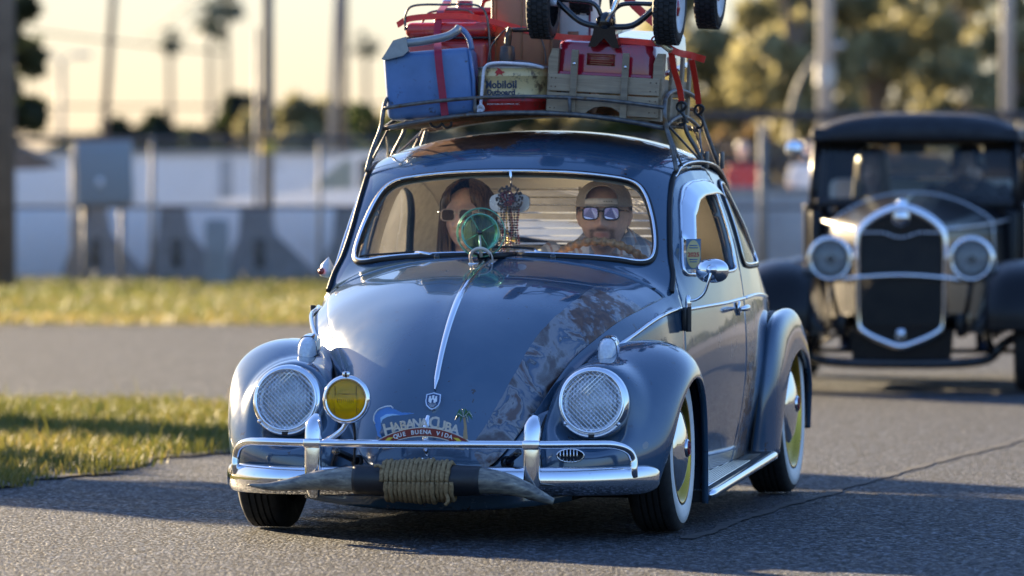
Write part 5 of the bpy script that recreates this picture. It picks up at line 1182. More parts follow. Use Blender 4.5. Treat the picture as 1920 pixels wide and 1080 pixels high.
def wagon_wheel(x, y, z, s_):
    e = bpy.data.objects.new('wheel', None); COL.objects.link(e); e.parent = wg; e.location = (x, y, z); Rw, h = .125, .042
    mesh_obj('tyre', *lathe([(.085, -h * .9), (.11, -h), (.12, -h * .8), (Rw, -h * .5), (Rw, h * .5), (.12, h * .8), (.11, h), (.085, h * .9)], (0, 0, 0), (s_, 0, 0), 48), 'tyre', e)
    mb = MB()
    for k in range(36):
        a = k * R(10)
        for j, hx in enumerate((-.028, -.009, .010, .029)):
            aa = a + (R(5) if j % 2 else 0); mb.box((hx, math.cos(aa) * (Rw + .001), math.sin(aa) * (Rw + .001)), (.015, .013, .008), (aa - R(90), 0, 0))
    tag(mb.build('tread_block', 'tyre', e, smooth=False, es=None), kind='stuff')
    mesh_obj('rim', *lathe([(.088, h * .7), (.086, h * .95), (.075, h * .7), (.03, h * .55), (.0, h * .6)], (0, 0, 0), (s_, 0, 0), 36), 'wagon_white', e); mesh_obj('hubcap', *lathe([(.03, h * .6), (.028, h * .8), (.0, h * .9)], (0, 0, 0), (s_, 0, 0), 24), 'wagon_red', e)
fz = .265; 
for x, s_ in ((-.222, -1), (.222, 1)): wagon_wheel(x, -.36, fz, s_)
for x, s_ in ((-.19, -1), (.262, 1)): wagon_wheel(x, .27, fz + .02, s_)
mesh_obj('front_axle', *tube(cr([(-.18, -.36, .272), (-.15, -.37, .25), (-.09, -.375, .205), (-.03, -.375, .19), (.03, -.375, .19), (.10, -.375, .20), (.16, -.37, .25), (.18, -.36, .272)], 50), .011, 8), 'black_gloss', wg)
mesh_obj('axle_brace', *tube(cr([(-.18, -.36, .275), (-.06, -.37, .272), (-.03, -.37, .255), (-.015, -.37, .225)], 20), .008, 8), 'black_gloss', wg); mesh_obj('axle_brace', *tube(cr([(.18, -.36, .275), (.07, -.37, .272), (.035, -.37, .255), (.02, -.37, .225)], 20), .008, 8), 'black_gloss', wg)
for x in (-.185, .185): mesh_obj('axle_spacer', *tube([(x - .012, -.36, fz), (x + .012, -.36, fz)], .014, 10), 'wagon_white', wg)
mesh_obj('fork_bracket', *prism([(-.055, .118), (-.040, .165), (-.036, .195), (.036, .195), (.040, .165), (.055, .118), (.030, .118), (.0, .150), (-.030, .118)], .05, Matrix.Translation((0, -.385, 0))), 'black_gloss', wg, smooth=False)
mesh_obj('pivot_ball', *ball((0, -.36, .205), .036, 20), 'black_gloss', wg); mesh_obj('pull_bar', *tube([(.01, -.40, .21), (.03, -.39, .25), (.045, -.38, .30), (.05, -.37, .36)], .010, 8), 'chrome_clean', wg)
mesh_obj('bolster', *rbox((0, -.1, .16), (.03, .5, .02), None, .004), 'black_gloss', wg); mesh_obj('rear_axle', *tube([(-.19, .27, fz + .02), (.262, .27, fz + .02)], .010, 8), 'black_gloss', wg)
for x in (-.10, .12): mesh_obj('axle_strut', *tube([(x, .27, fz + .02), (x * .8, .26, .133)], .009, 8), 'black_gloss', wg)

# ---- tie-down straps
D['strap_red'] = simple((.75, .035, .015), .5, var=.08, scale=60, bumpv=.1); D['strap_maroon'] = simple((.33, .012, .045), .55, var=.1, scale=60, bumpv=.1); D['buckle'] = chrome_mat((.55, .50, .36), .3); D['hook_black'] = simple((.01, .01, .011), .4)
def ribbon(P, wdt, side_v, t=.0016):
    P = np.asarray(P, float); T = np.gradient(P, axis=0); T /= np.linalg.norm(T, axis=1)[:, None]
    S_ = np.asarray(side_v, float) - T * (T @ np.asarray(side_v, float))[:, None]; S_ /= np.linalg.norm(S_, axis=1)[:, None]; Nn = np.cross(T, S_); n = len(P)
    V = np.concatenate([P - S_ * wdt / 2 - Nn * t, P + S_ * wdt / 2 - Nn * t, P + S_ * wdt / 2 + Nn * t, P - S_ * wdt / 2 + Nn * t]); F = []
    for k in range(4):
        for i in range(n - 1): a, b = k * n + i, ((k + 1) % 4) * n + i; F.append((a, b, b + 1, a + 1))
    F += [(0, n, 2 * n, 3 * n), (3 * n + n - 1, 2 * n + n - 1, n + n - 1, n - 1)]; return V, F
s0 = (0, 1.3, 1.60); st1 = on_car('long_strap', 'bright red ratchet strap stretched across all the luggage and hooked to the rack', 'strap', *s0)
P = pts([(745, 47, 1.33), (768, 35, 1.32), (830, 30, 1.31), (880, 31, 1.31), (905, 36, 1.35), (960, 50, 1.42), (1010, 62, 1.42), (1060, 70, 1.25), (1120, 73, 1.1), (1190, 78, 1.08), (1245, 83, 1.08)], s0); mesh_obj('webbing', *ribbon(cr(P, 80), .022, (0, .25, 1)), 'strap_red', st1, edge_split=30)
P = pts([(1170, -10, 1.6), (1200, 20, 1.5), (1250, 62, 1.35)], s0); mesh_obj('webbing', *ribbon(cr(P, 20), .03, (.6, 0, 1)), 'strap_red', st1, edge_split=30)
P = pts([(1244, 84, 1.07), (1270, 98, 1.10), (1296, 104, 1.2), (1322, 112, 1.2)], s0); mesh_obj('webbing', *ribbon(cr(P, 20), .024, (0, 0, 1)), 'strap_red', st1, edge_split=30)
rk = mesh_obj('ratchet', *rbox(pts([(1246, 86, 1.06)], s0)[0], (.062, .03, .020), (0, R(38), 0), .005, 2), 'buckle', st1)
p0 = pts([(1236, 78, 1.045)], s0)[0]; mesh_obj('ratchet_gear', *lathe([(0, -.017), (.016, -.016), (.016, .016)], p0, (0, 1, 0), 20), 'buckle', rk)
P = pts([(1228, 84, 1.05), (1222, 74, 1.05), (1230, 67, 1.05), (1244, 70, 1.05)], s0); mesh_obj('webbing', *ribbon(cr(P, 16), .02, (0, 1, 0)), 'strap_red', st1, edge_split=30)
for (a, b, c_, d_), hk in ((((1258, 96, 1.10), (1264, 130, 1.12), (1274, 165, 1.15), (1278, 190, 1.16)), (1278, 190)), (((1297, 112, 1.45), (1302, 140, 1.47), (1307, 170, 1.49), (1310, 195, 1.5)), (1311, 196))):
    mesh_obj('webbing', *ribbon(cr(pts([a, b, c_, d_], s0), 20), .021, (1, 0, 0)), 'strap_red', st1, edge_split=30)
    y_ = d_[2]; hx, hy = hk; hp = pts([(hx, hy, y_), (hx - 7, hy + 5, y_), (hx - 8, hy + 14, y_), (hx + 2, hy + 24, y_), (hx + 7, hy + 34, y_), (hx + 4, hy + 42, y_), (hx - 5, hy + 44, y_)], s0); mesh_obj('hook', *tube(cr(hp, 26), .0048, 8), 'hook_black', st1)
    hp = pts([(hx, hy, y_), (hx + 8, hy + 6, y_), (hx + 5, hy + 14, y_), (hx - 2, hy + 19, y_)], s0); mesh_obj('hook', *tube(cr(hp, 16), .0048, 8), 'hook_black', st1)
st2 = on_car('cooler_strap', 'maroon strap looped over the blue cooler and the red one behind it', 'strap', *s0)
P = pts([(842, -4, 1.60), (834, 10, 1.47), (826, 22, 1.33), (822, 36, 1.315), (820, 62, 1.31)], s0); mesh_obj('webbing', *ribbon(cr(P, 24), .026, (1, 0, 0)), 'strap_maroon', st2, edge_split=30)
P = pts([(820, 60, 1.29), (821, 93, 1.06), (823, 120, 1.035), (829, 170, 1.03), (835, 222, 1.03)], s0); mesh_obj('webbing', *ribbon(cr(P, 30), .026, (1, 0, 0)), 'strap_maroon', st2, edge_split=30)
hp = pts([(805, 228, 1.05), (812, 238, 1.05), (822, 238, 1.05), (830, 230, 1.05)], s0); mesh_obj('hook', *tube(cr(hp, 16), .0045, 8), 'hook_black', st2)
hp = pts([(828, 232, 1.05), (836, 240, 1.05), (845, 236, 1.05), (846, 228, 1.05)], s0); mesh_obj('hook', *tube(cr(hp, 16), .0045, 8), 'hook_black', st2)
mesh_obj('buckle', *rbox(pts([(838, 6, 1.55)], s0)[0], (.03, .02, .022), None, .004), 'chrome', st2)
# ================================================================= people
def skin_mat(n, base=(.80, .53, .42)):
    m, N, L, P = new_mat(n); f = noise(N, L, 60, 5); c = ramp(N, L, f, [(.3, tuple(x * .86 for x in base)), (.7, tuple(min(1, x * 1.1) for x in base))])
    a = N.new('ShaderNodeAttribute'); a.attribute_name = 'beard'; st = math_n(N, L, 'MULTIPLY', a.outputs['Fac'], ramp(N, L, noise(N, L, 420, 2), [(.25, g(.55)), (.65, g(1))]))
    c = mixc(N, L, st, c, (.06, .045, .04)); b = N.new('ShaderNodeAttribute'); b.attribute_name = 'lips'; c = mixc(N, L, b.outputs['Fac'], c, (.42, .16, .14))
    L.new(c, P.inputs['Base Color']); P.inputs['Roughness'].default_value = .48; P.inputs['Subsurface Weight'].default_value = .12; P.inputs['Subsurface Radius'].default_value = (.012, .005, .003); P.inputs['Subsurface Scale'].default_value = 1.0
    bump(N, L, P, noise(N, L, 250, 3), .1, .002); return m
D['skin'] = skin_mat; D['skin_far'] = skin_mat
def plaid_mat(n):
    m, N, L, P = new_mat(n); c_ = N.new('ShaderNodeTexCoord'); sx = N.new('ShaderNodeSeparateXYZ'); L.new(c_.outputs['Object'], sx.inputs[0])
    def stripe(o, k, ph, lo): return ramp(N, L, math_n(N, L, 'FRACT', math_n(N, L, 'ADD', math_n(N, L, 'MULTIPLY', o, k), ph)), [(0, g(1)), (lo, g(0)), (1, g(0))], 'CONSTANT')
    u = math_n(N, L, 'ADD', sx.outputs['X'], math_n(N, L, 'MULTIPLY', sx.outputs['Y'], .6)); c = mixc(N, L, math_n(N, L, 'MULTIPLY', stripe(u, 14, 0, .38), .6), (.80, .78, .78), (.17, .24, .36)); c = mixc(N, L, math_n(N, L, 'MULTIPLY', stripe(sx.outputs['Z'], 14, .2, .38), .6), c, (.16, .22, .33)); c = mixc(N, L, math_n(N, L, 'MULTIPLY', stripe(u, 14, .45, .12), .8), c, (.55, .33, .25)); c = mixc(N, L, math_n(N, L, 'MULTIPLY', stripe(sx.outputs['Z'], 28, .6, .1), .7), c, (.7, .7, .72))
    L.new(c, P.inputs['Base Color']); P.inputs['Roughness'].default_value = .85; bump(N, L, P, noise(N, L, 12, 4), .35, .01); return m
D['plaid'] = plaid_mat; D['dark_cloth'] = simple((.03, .03, .035), .85, bumpv=.2); D['denim'] = simple((.035, .05, .09), .85, bumpv=.2); D['cap_fabric'] = simple((.50, .47, .45), .85, scale=160, var=.2, bumpv=.2); D['cap_white'] = simple((.86, .85, .83), .6); D['frame_black'] = simple((.01, .01, .012), .2, coat=.6); D['frame_pale'] = simple((.50, .40, .33), .3, coat=.4)
def shades_mat(n):
    m, N, L, P = new_mat(n); P.inputs['Base Color'].default_value = (.36, .40, .80, 1); P.inputs['Roughness'].default_value = .04; P.inputs['Metallic'].default_value = 1.0; return m
D['mirror_lens'] = shades_mat
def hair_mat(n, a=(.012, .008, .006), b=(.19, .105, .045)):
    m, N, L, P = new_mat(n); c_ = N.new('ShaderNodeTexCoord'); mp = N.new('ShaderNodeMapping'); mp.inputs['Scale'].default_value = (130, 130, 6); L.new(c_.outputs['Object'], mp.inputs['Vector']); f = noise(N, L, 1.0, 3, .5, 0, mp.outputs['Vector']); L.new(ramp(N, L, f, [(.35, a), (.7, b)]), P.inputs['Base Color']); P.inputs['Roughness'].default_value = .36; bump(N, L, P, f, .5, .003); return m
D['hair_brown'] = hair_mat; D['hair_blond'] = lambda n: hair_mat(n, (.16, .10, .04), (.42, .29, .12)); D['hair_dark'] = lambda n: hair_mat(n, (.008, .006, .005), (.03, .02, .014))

def head_mesh(sc_=1.0, male=True):
    nl, nm = 64, 72; V = []
    for i in range(nl):
        ph = math.pi * (i + .0) / (nl - 1); zz = math.cos(ph)
        for j in range(nm):
            a = 2 * math.pi * j / nm; sx_, sy_ = math.sin(a) * math.sin(ph), -math.cos(a) * math.sin(ph)
            x, y, z = sx_ * .0765, sy_ * (.093 if sy_ < 0 else .102), zz * .121
            lo = max(0, -zz); x *= 1 - (.20 if male else .30) * lo ** 1.6; front_ = max(0, -sy_)
            if sy_ > 0: y *= 1 - .28 * lo
            y += -.010 * front_ * lo ** 2 * 2        # chin forward
            if zz > 0: x *= 1 + .05 * zz
            x *= 1.06
            G2 = lambda cx, cz, wx, wz: math.exp(-((x - cx) / wx) ** 2 - ((z - cz) / wz) ** 2)
            if sy_ < 0:
                fl = min(1, front_ * 1.3)
                y += .004 * (1 - (x / .07) ** 2) * fl
                d = 0
                d += .010 * G2(0, .010, .011, .022) + .026 * G2(0, -.026, .0135, .015) + .012 * G2(.014, -.033, .009, .009) + .012 * G2(-.014, -.033, .009, .009) + .014 * G2(0, -.008, .010, .018)
                d += .007 * G2(.028, .028, .026, .010) + .007 * G2(-.028, .028, .026, .010)
                d -= .011 * G2(.031, .008, .017, .012) + .011 * G2(-.031, .008, .017, .012)
                d += .006 * G2(.042, -.022, .022, .018) + .006 * G2(-.042, -.022, .022, .018)
                d += .0065 * G2(0, -.056, .024, .0055) + .0075 * G2(0, -.068, .022, .0055) - .004 * G2(0, -.062, .026, .0022) - .004 * G2(0, -.080, .02, .006)
                d += .011 * G2(0, -.100, .026, .016)
                y -= d * fl
            if z > .02: z = .02 + (z - .02) * .86
            if male and z < -.075: z = -.075 + (z + .075) * 1.45
            V.append((x * sc_, y * sc_, z * sc_))
    return V, gridf(nl, nm, wrap=True)
def ell(c, r, rot=(0, 0, 0), seg=14, n=10):
    Mx = Matrix.Translation(c) @ Matrix.Rotation(rot[2], 4, 'Z') @ Matrix.Rotation(rot[1], 4, 'Y') @ Matrix.Rotation(rot[0], 4, 'X')
    V, F = lathe([(max(1e-6, math.sin(math.pi * i / n)), -math.cos(math.pi * i / n)) for i in range(n + 1)], (0, 0, 0), (0, 0, 1), seg); return [tuple(Mx @ Vector((v[0] * r[0], v[1] * r[1], v[2] * r[2]))) for v in V], F
def loft(rings, seg=28):
    V = []; n = len(rings)
    for (z, cx, cy, rx, ry) in rings:
        for k in range(seg): a = 2 * math.pi * k / seg; V.append((cx + rx * math.copysign(abs(math.cos(a)) ** .85, math.cos(a)), cy + ry * math.copysign(abs(math.sin(a)) ** .85, math.sin(a)), z))
    return V, gridf(n, seg, wrap=True) + [tuple(range(seg - 1, -1, -1)), tuple((n - 1) * seg + k for k in range(seg))]
def remesh(mb, name, mat, parent, vox, smooth=3, attr=None):
    o = mesh_obj(name, mb.V, mb.F, mat, parent); bm = bmesh.new(); bm.from_mesh(o.data); bmesh.ops.recalc_face_normals(bm, faces=bm.faces); bm.to_mesh(o.data); bm.free()
    m = o.modifiers.new('r', 'REMESH'); m.mode = 'VOXEL'; m.voxel_size = vox; m.use_smooth_shade = True
    if smooth: s = o.modifiers.new('s', 'SMOOTH'); s.iterations = smooth; s.factor = .5
    mod_apply(o); o.data.polygons.foreach_set('use_smooth', [True] * len(o.data.polygons))
    if attr:
        n = len(o.data.vertices); co = np.zeros(n * 3); o.data.vertices.foreach_get('co', co); co = co.reshape(-1, 3)
        for k, fn in attr.items(): o.data.attributes.new(k, 'FLOAT', 'POINT').data.foreach_set('value', fn(co).astype(np.float32))
    return o
def hand(mb, c, s_):   # hand closed on the wheel rim; five separate curled fingers
    c = Vector(c); mb.add(*ell(tuple(c + Vector((.012 * s_, .02, .0))), (.020, .036, .044)))
    for k in range(4):
        z = .030 - k * .0195; l = [.9, 1.0, .95, .78][k]
        mb.tube(cr([tuple(c + Vector((.012 * s_, .0, z))), tuple(c + Vector((.018 * s_, -.030 * l, z))), tuple(c + Vector((-.006 * s_, -.048 * l, z - .003))), tuple(c + Vector((-.026 * s_, -.034 * l, z - .004))), tuple(c + Vector((-.026 * s_, -.012 * l, z - .004)))], 14), np.linspace(.0092, .0068, 14), 8)
    mb.tube(cr([tuple(c + Vector((.0, .03, .030))), tuple(c + Vector((-.022 * s_, .026, .040))), tuple(c + Vector((-.036 * s_, .008, .036))), tuple(c + Vector((-.040 * s_, -.010, .028)))], 12), np.linspace(.0115, .008, 12), 8)
def sitter(name, label, x, y, hx, hy, hz, hs, male, shirt, hands, vox=.0042, turn=0.0, parent_fn=None, hair=None):
    t = parent_fn(name, label, 'person', x, y, .44)
    o = lambda p: (p[0] - x, p[1] - y, p[2] - .44)
    sh = .215 if male else .165; H0 = (hx, hy, hz); zn = hz - (.075 if male else .115) * hs
    b = MB(); Vh, Fh_ = head_mesh(hs, male); Mh = Matrix.Translation(o(H0)) @ Matrix.Rotation(turn, 4, 'Z'); b.add([tuple(Mh @ Vector(v)) for v in Vh], Fh_)
    for s_ in (-1, 1):
        ev, ef = ell((.078 * s_ * hs, .012 * hs, -.004 * hs), (.0085 * hs, .021 * hs, .033 * hs), (R(-12), 0, R(22) * s_)); b.add([tuple(Mh @ Vector(v)) for v in ev], ef)
        ev, ef = ell((.084 * s_ * hs, .014 * hs, .004 * hs), (.006 * hs, .017 * hs, .024 * hs), (R(-12), 0, R(35) * s_)); b.add([tuple(Mh @ Vector(v)) for v in ev], ef)
    nr = .062 if male else .047
    b.tube([o((hx, hy + .012, hz - .03)), o((hx, hy + .022, zn)), o((x, y - .02, zn - .07)), o((x, y, zn - .14))], [nr, nr, nr * 1.15, nr * 1.5], 24)
    b.add(*loft([(o((0, 0, .50))[2], 0, -.02, .14, .10), (.20, 0, 0, .14, .10), (zn - .44 - .13, 0, 0, .14, .09), (zn - .44 - .07, 0, 0, .09, .07)]))
    for s_, hp in zip((-1, 1), hands):
        el = (x + s_ * (sh + .03), y - .20, .60); b.tube([o((x + s_ * sh, y, zn - .10)), o(el)], [.045, .04], 12); b.tube([o(el), o((hp[0] + .012 * s_, hp[1] + .06, hp[2] - .005))], [.04, .027], 12)
        hand(b, o(hp), s_)
    def beard(co):
        q = (np.array([(Mh.inverted() @ Vector(c)) for c in co]) / hs) if male else None
        if not male: return np.zeros(len(co))
        m = np.exp(-((q[:, 2] + .046) / .008) ** 2 - (q[:, 0] / .034) ** 2) * (q[:, 1] < -.06) + .9 * np.exp(-((np.abs(q[:, 0]) - .033) / .008) ** 2) * (q[:, 2] < -.045) * (q[:, 2] > -.088) * (q[:, 1] < -.05)
        m += .85 * np.exp(-((q[:, 2] + .098) / .020) ** 2 - (q[:, 0] / .034) ** 2) * (q[:, 1] < -.04)
        m += .38 * np.clip((-.035 - q[:, 2]) / .03, 0, 1) * (q[:, 2] > -.15) * (q[:, 1] < .03)
        m *= 1 - .95 * np.exp(-((q[:, 2] + .062) / .010) ** 2 - (q[:, 0] / .024) ** 2); return np.clip(m, 0, .95)
    def lips(co):
        q = np.array([(Mh.inverted() @ Vector(c)) for c in co]) / hs; return np.clip(np.exp(-((q[:, 2] + .062) / .0085) ** 4 - (q[:, 0] / .023) ** 4), 0, 1) * (q[:, 1] < -.07) * .8
    body = remesh(b, 'body', 'skin', t, vox, 2, {'beard': beard, 'lips': lips})
    zn += .05 if male else 0
    s = MB(); s.add(*loft([(.02, 0, 0, .17, .13), (.14, 0, -.01, .165, .135), (.26, 0, -.01, .185, .135), (zn - .44 - .12, 0, 0, sh, .115), (zn - .44 - .08, 0, .0, sh * .82, .10), (zn - .44 - .045, 0, .005, sh * .5, .085), (zn - .44 - .03, 0, .01, nr * 1.35, .075)]))
    for s_, hp in zip((-1, 1), hands):
        el = (x + s_ * (sh + .035), y - .20, .60); s.tube([o((x + s_ * (sh - .03), y, zn - .115)), o((x + s_ * (sh + .02), y - .04, zn - .15)), o(el)], [.07, .066, .055], 14); s.tube([o(el), o((hp[0] * .7 + el[0] * .3, hp[1] * .7 + el[1] * .3, hp[2] * .7 + el[2] * .3))], [.055, .042], 14)
    remesh(s, 'shirt', shirt, t, .008, 6)
    l = MB(); l.add(*ell(o((x, y, .50)), (.18, .14, .10)))
    for s_ in (-1, 1):
        l.tube([o((x + s_ * .09, y, .49)), o((x + s_ * .12, y - .40, .50))], [.085, .06], 14); l.tube([o((x + s_ * .12, y - .40, .50)), o((x + s_ * .11, y - .62, .22))], [.058, .042], 14); l.add(*ell(o((x + s_ * .11, y - .68, .20)), (.042, .10, .035)))
    remesh(l, 'trousers', 'denim', t, .012, 3)
    return t, Mh, o

# ---- driver
hx, hz = at(1131, 405, 1.20); WC = (.305, .86, .76)
drv, Mh, o_ = sitter('person', 'driver in a backwards beige cap, dark sunglasses and plaid shirt at the wheel', hx + .0, 1.36, hx, 1.22, hz, 1.06, True, 'plaid', [(hx - .19, .84, .80), (hx + .19, .84, .80)], parent_fn=on_car, turn=R(4))
HS = 1.06
def hp_(V): return [tuple(Mh @ Vector((v[0] * HS, v[1] * HS, v[2] * HS))) for v in V]
# cap worn backwards: crown with the arched opening and strap on the forehead
nl, nm = 34, 72; V = []
for i in range(nl):
    ph = (math.pi * .5) * i / (nl - 1)
    for j in range(nm): a = 2 * math.pi * j / nm; sx_, sy_ = math.sin(a) * math.sin(ph), -math.cos(a) * math.sin(ph); V.append((sx_ * .0905, sy_ * (.104 if sy_ < 0 else .112), .034 + math.cos(ph) ** .8 * .084 + (.0 if sy_ < 0 else -.030 * math.sin(ph) ** 4) - .004 * math.sin(ph) ** 6))
V = np.array(V); Fc = gridf(nl, nm, wrap=True)
ah = sdpoly(V[:, [0, 2]], [(.052 * math.cos(a), .053 + max(-.012, .047 * math.sin(a))) for a in np.linspace(0, 2 * np.pi, 40, endpoint=False)]); ah = np.where(V[:, 1] < -.02, ah, 1)
cv, cf, _ = clip(V, Fc, ah); cap = mesh_obj('cap', hp_(cv), orient(np.array(hp_(cv)), cf, lambda p: p - np.array(Mh.translation)), 'cap_fabric', drv); solidify(cap, .0035, 1)
sv, sf = [], []
for i, a in enumerate(np.linspace(R(-36), R(36), 20)):
    for z in (.036, .055): sv.append((.0925 * math.sin(a), -.1065 * math.cos(a), z + .004 * math.cos(a * 1.4)))
so = mesh_obj('cap_strap', hp_(sv), [(2 * i, 2 * i + 2, 2 * i + 3, 2 * i + 1) for i in range(19)], 'cap_white', cap); solidify(so, .003, 0)
for k in (3, 4, 5, 6): mesh_obj('strap_hole', *lathe([(.0018, -.001), (.0018, .0035), (0, .0036)], hp_([(.008 + .008 * (k - 2.5), -.1062, .0485)])[0], (0, -1, 0), 8), 'black', cap)
br = [(.075 * math.cos(a), .09 + .075 * math.sin(a) * 1.0, .018 - .012 * math.sin(a)) for a in np.linspace(0, math.pi, 20)]; bo = mesh_obj('cap_brim', hp_(br), [tuple(range(20))], 'cap_fabric', cap); solidify(bo, .004, 0)
mesh_obj('cap_button', *ball(hp_([(0, 0, .119)])[0], .008, 10), 'cap_fabric', cap)
mesh_obj('cap_seam', *tube(hp_([(0, -.0725 * math.sin(t_) - .03 * math.sin(t_), .0365 + .0835 * math.cos(t_) ** .8) for t_ in np.linspace(0.02, .80, 14)]), .0012, 5), 'cap_fabric', cap)
# hairline in the opening is shaved: only a shadow of stubble
sg = bpy.data.objects.new('sunglasses', None); COL.objects.link(sg); sg.parent = drv; sg.location = Mh.translation; sg.rotation_euler = (0, 0, R(4)); sg.scale = (HS,) * 3
def lens_pts(cx, w_, h_, n=28): return [(cx + w_ * math.copysign(abs(math.cos(a)) ** .55, math.cos(a)), .009 + h_ * math.copysign(abs(math.sin(a)) ** .6, math.sin(a)) * (1 if math.sin(a) > 0 else 1.0)) for a in np.linspace(0, 2 * np.pi, n, endpoint=False)]
for s_ in (-1, 1):
    lp = lens_pts(.0345 * s_, .0255, .0205); yy = lambda x: -.101 + .7 * x * x
    mesh_obj('lens', [(x, yy(x), z) for x, z in lp], [tuple(range(len(lp)))], 'mirror_lens', sg, smooth=False)
    mesh_obj('rim', *tube([(x, yy(x) - .001, z) for x, z in lp], .0026, 6, True), 'frame_black', sg)
    mesh_obj('temple', *tube(cr([(.062 * s_, -.099, .020), (.074 * s_, -.085, .019), (.0815 * s_, -.03, .016), (.0825 * s_, .015, .012)], 16), .0028, 6), 'frame_black', sg)
mesh_obj('bridge', *tube(cr([(-.011, -.101, .014), (0, -.104, .018), (.011, -.101, .014)], 8), .0028, 6), 'frame_black', sg)
# collar
for s_ in (-1, 1):
    zn = hz - .075 * 1.06 + .045; P0 = [o_((hx + s_ * .066, 1.30, zn - .005)), o_((hx + s_ * .075, 1.27, zn - .02)), o_((hx + s_ * .055, 1.215, zn - .055)), o_((hx + s_ * .025, 1.205, zn - .095)), o_((hx + s_ * .085, 1.21, zn - .105)), o_((hx + s_ * .11, 1.26, zn - .055)), o_((hx + s_ * .09, 1.32, zn - .025))]
    c_ = mesh_obj('collar', P0, [(0, 1, 5, 6), (1, 2, 4, 5), (2, 3, 4)], 'plaid', drv); solidify(c_, .005, 0)

# ---- passenger
px_, pz_ = at(874, 412, 1.22)
pas, Mp, op_ = sitter('person', 'passenger with long dark hair and pale sunglasses beside the driver', px_, 1.38, px_, 1.24, pz_ + .008, .98, False, 'dark_cloth', [(px_ - .08, 1.02, .56), (px_ + .08, 1.02, .56)], parent_fn=on_car, turn=R(-10))
def hq(V, s=.98): return [tuple(Mp @ Vector((v[0] * s, v[1] * s, v[2] * s))) for v in V]
hb_ = MB(); nl, nm = 26, 60; V = []
for i in range(nl):
    t = i / (nl - 1)
    for j in range(nm):
        a = R(-152) + R(304) * j / (nm - 1)      # 0 = back of the head
        fr = abs(a) / R(152)
        if t < .5:
            ph = t / .5 * R(100); r_ = math.sin(ph); z = .036 + .100 * math.cos(ph); x = .089 * math.sin(a) * r_; y = .100 * math.cos(a) * r_ + .008
            if fr > .75: y = max(y, -.096 + .05 * (t / .5))
        else:
            q = (t - .5) / .5; ph = R(100); x = (.089 + .018 * q + .006 * math.sin(a * 9)) * math.sin(a); y = (.100 - .01 * q) * math.cos(a) + .008 + .025 * q * (fr > .5); z = .036 + .1 * math.cos(ph) - .26 * q
            if fr > .7: y = y + .03 * min(1, q * 3) * (fr - .7) / .3
        V.append((x, y, z))
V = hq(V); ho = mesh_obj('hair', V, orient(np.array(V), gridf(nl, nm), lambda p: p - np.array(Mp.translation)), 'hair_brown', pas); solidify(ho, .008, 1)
st = MB(); r6 = np.random.default_rng(3)
for k in range(220):
    a = R(-150) + R(300) * r6.random(); r0 = 1.07 + .05 * r6.random(); pth = []
    for t in np.linspace(.06, 1, 12):
        if t < .5: ph = t / .5 * R(100); q = 0; rr = math.sin(ph); z = .036 + .100 * math.cos(ph)
        else: q = (t - .5) / .5; rr = 1; z = .036 + .1 * math.cos(R(100)) - .27 * q
        pth.append((((.089 + .018 * q) * math.sin(a) * rr * r0 + .004 * math.sin(7 * t + k)), (.100 * math.cos(a) * rr * r0 + .008), z * (1.03)))
    if abs(a) > R(118): pth = pth[5:]
    st.tube(hq(pth), .0014, 3)
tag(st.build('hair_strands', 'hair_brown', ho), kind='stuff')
sg2 = bpy.data.objects.new('sunglasses', None); COL.objects.link(sg2); sg2.parent = pas; sg2.location = Mp.translation; sg2.rotation_euler = (0, 0, R(-10)); sg2.scale = (.98,) * 3
D['lens_brown'] = simple((.03, .018, .014), .06, coat=1.0)
for s_ in (-1, 1):
    lp = lens_pts(.034 * s_, .0265, .021); yy = lambda x: -.102 + .7 * x * x
    mesh_obj('lens', [(x, yy(x), z) for x, z in lp], [tuple(range(len(lp)))], 'lens_brown', sg2, smooth=False); mesh_obj('rim', *tube([(x, yy(x) - .001, z) for x, z in lp], .0022, 6, True), 'frame_pale', sg2)
    mesh_obj('temple', *tube(cr([(.062 * s_, -.099, .020), (.078 * s_, -.085, .019), (.084 * s_, -.03, .016), (.083 * s_, .01, .014)], 16), .0038, 6), 'frame_pale', sg2)
mesh_obj('bridge', *tube(cr([(-.011, -.102, .014), (0, -.105, .018), (.011, -.102, .014)], 8), .003, 6), 'frame_pale', sg2)
# ================================================================= the hot rod behind
D['rod_paint'] = simple((.010, .010, .012), .30, var=.1, scale=2, coat=.08, spec=.2); D['rod_top'] = simple((.008, .009, .013), .6, scale=30); D['rod_grille'] = simple((.004, .004, .005), .5)
D['rod_lens'] = glass_mat((.85, .88, .9), 1.5, .02, haze=.22)
RY = -R(7.0); RO_ = Vector((2.142, 31.3, 0))
def rw(x, y, z): c, s = math.cos(RY), math.sin(RY); return (RO_.x + x * c - y * s, RO_.y + x * s + y * c, z)
rod = thing('hot_rod', 'black vintage hot rod with tall chrome grille shell following behind', 'car', RO_, RY)
# grille shell
half = [(0, 1.025), (.06, 1.015), (.13, .985), (.19, .945), (.228, .905), (.246, .86), (.252, .78), (.250, .55), (.245, .36), (.232, .325), (.18, .290), (.10, .255), (0, .225)]
OUT = np.array(half + [(-x, z) for x, z in half[-2:0:-1]]); OUTs = cr(OUT, 90, True); ctr_ = np.array([0, .62])
def shell_ring(k, y): return [(p[0], y, p[1]) for p in ctr_ + (OUTs - ctr_) * k]
V = shell_ring(1.0, .12) + shell_ring(1.02, .02) + shell_ring(1.0, -.03) + shell_ring(.93, -.045) + shell_ring(.90, -.02); mesh_obj('grille_shell', V, orient(V, gridf(5, 90, wrap=True), lambda p: p - np.array([0, .05, .62])), 'chrome_clean', rod)
mesh_obj('shell_panel', [(p[0], -.012, p[1]) for p in ctr_ + (OUTs - ctr_) * .915], [tuple(range(90))], 'rod_paint', rod, smooth=False)
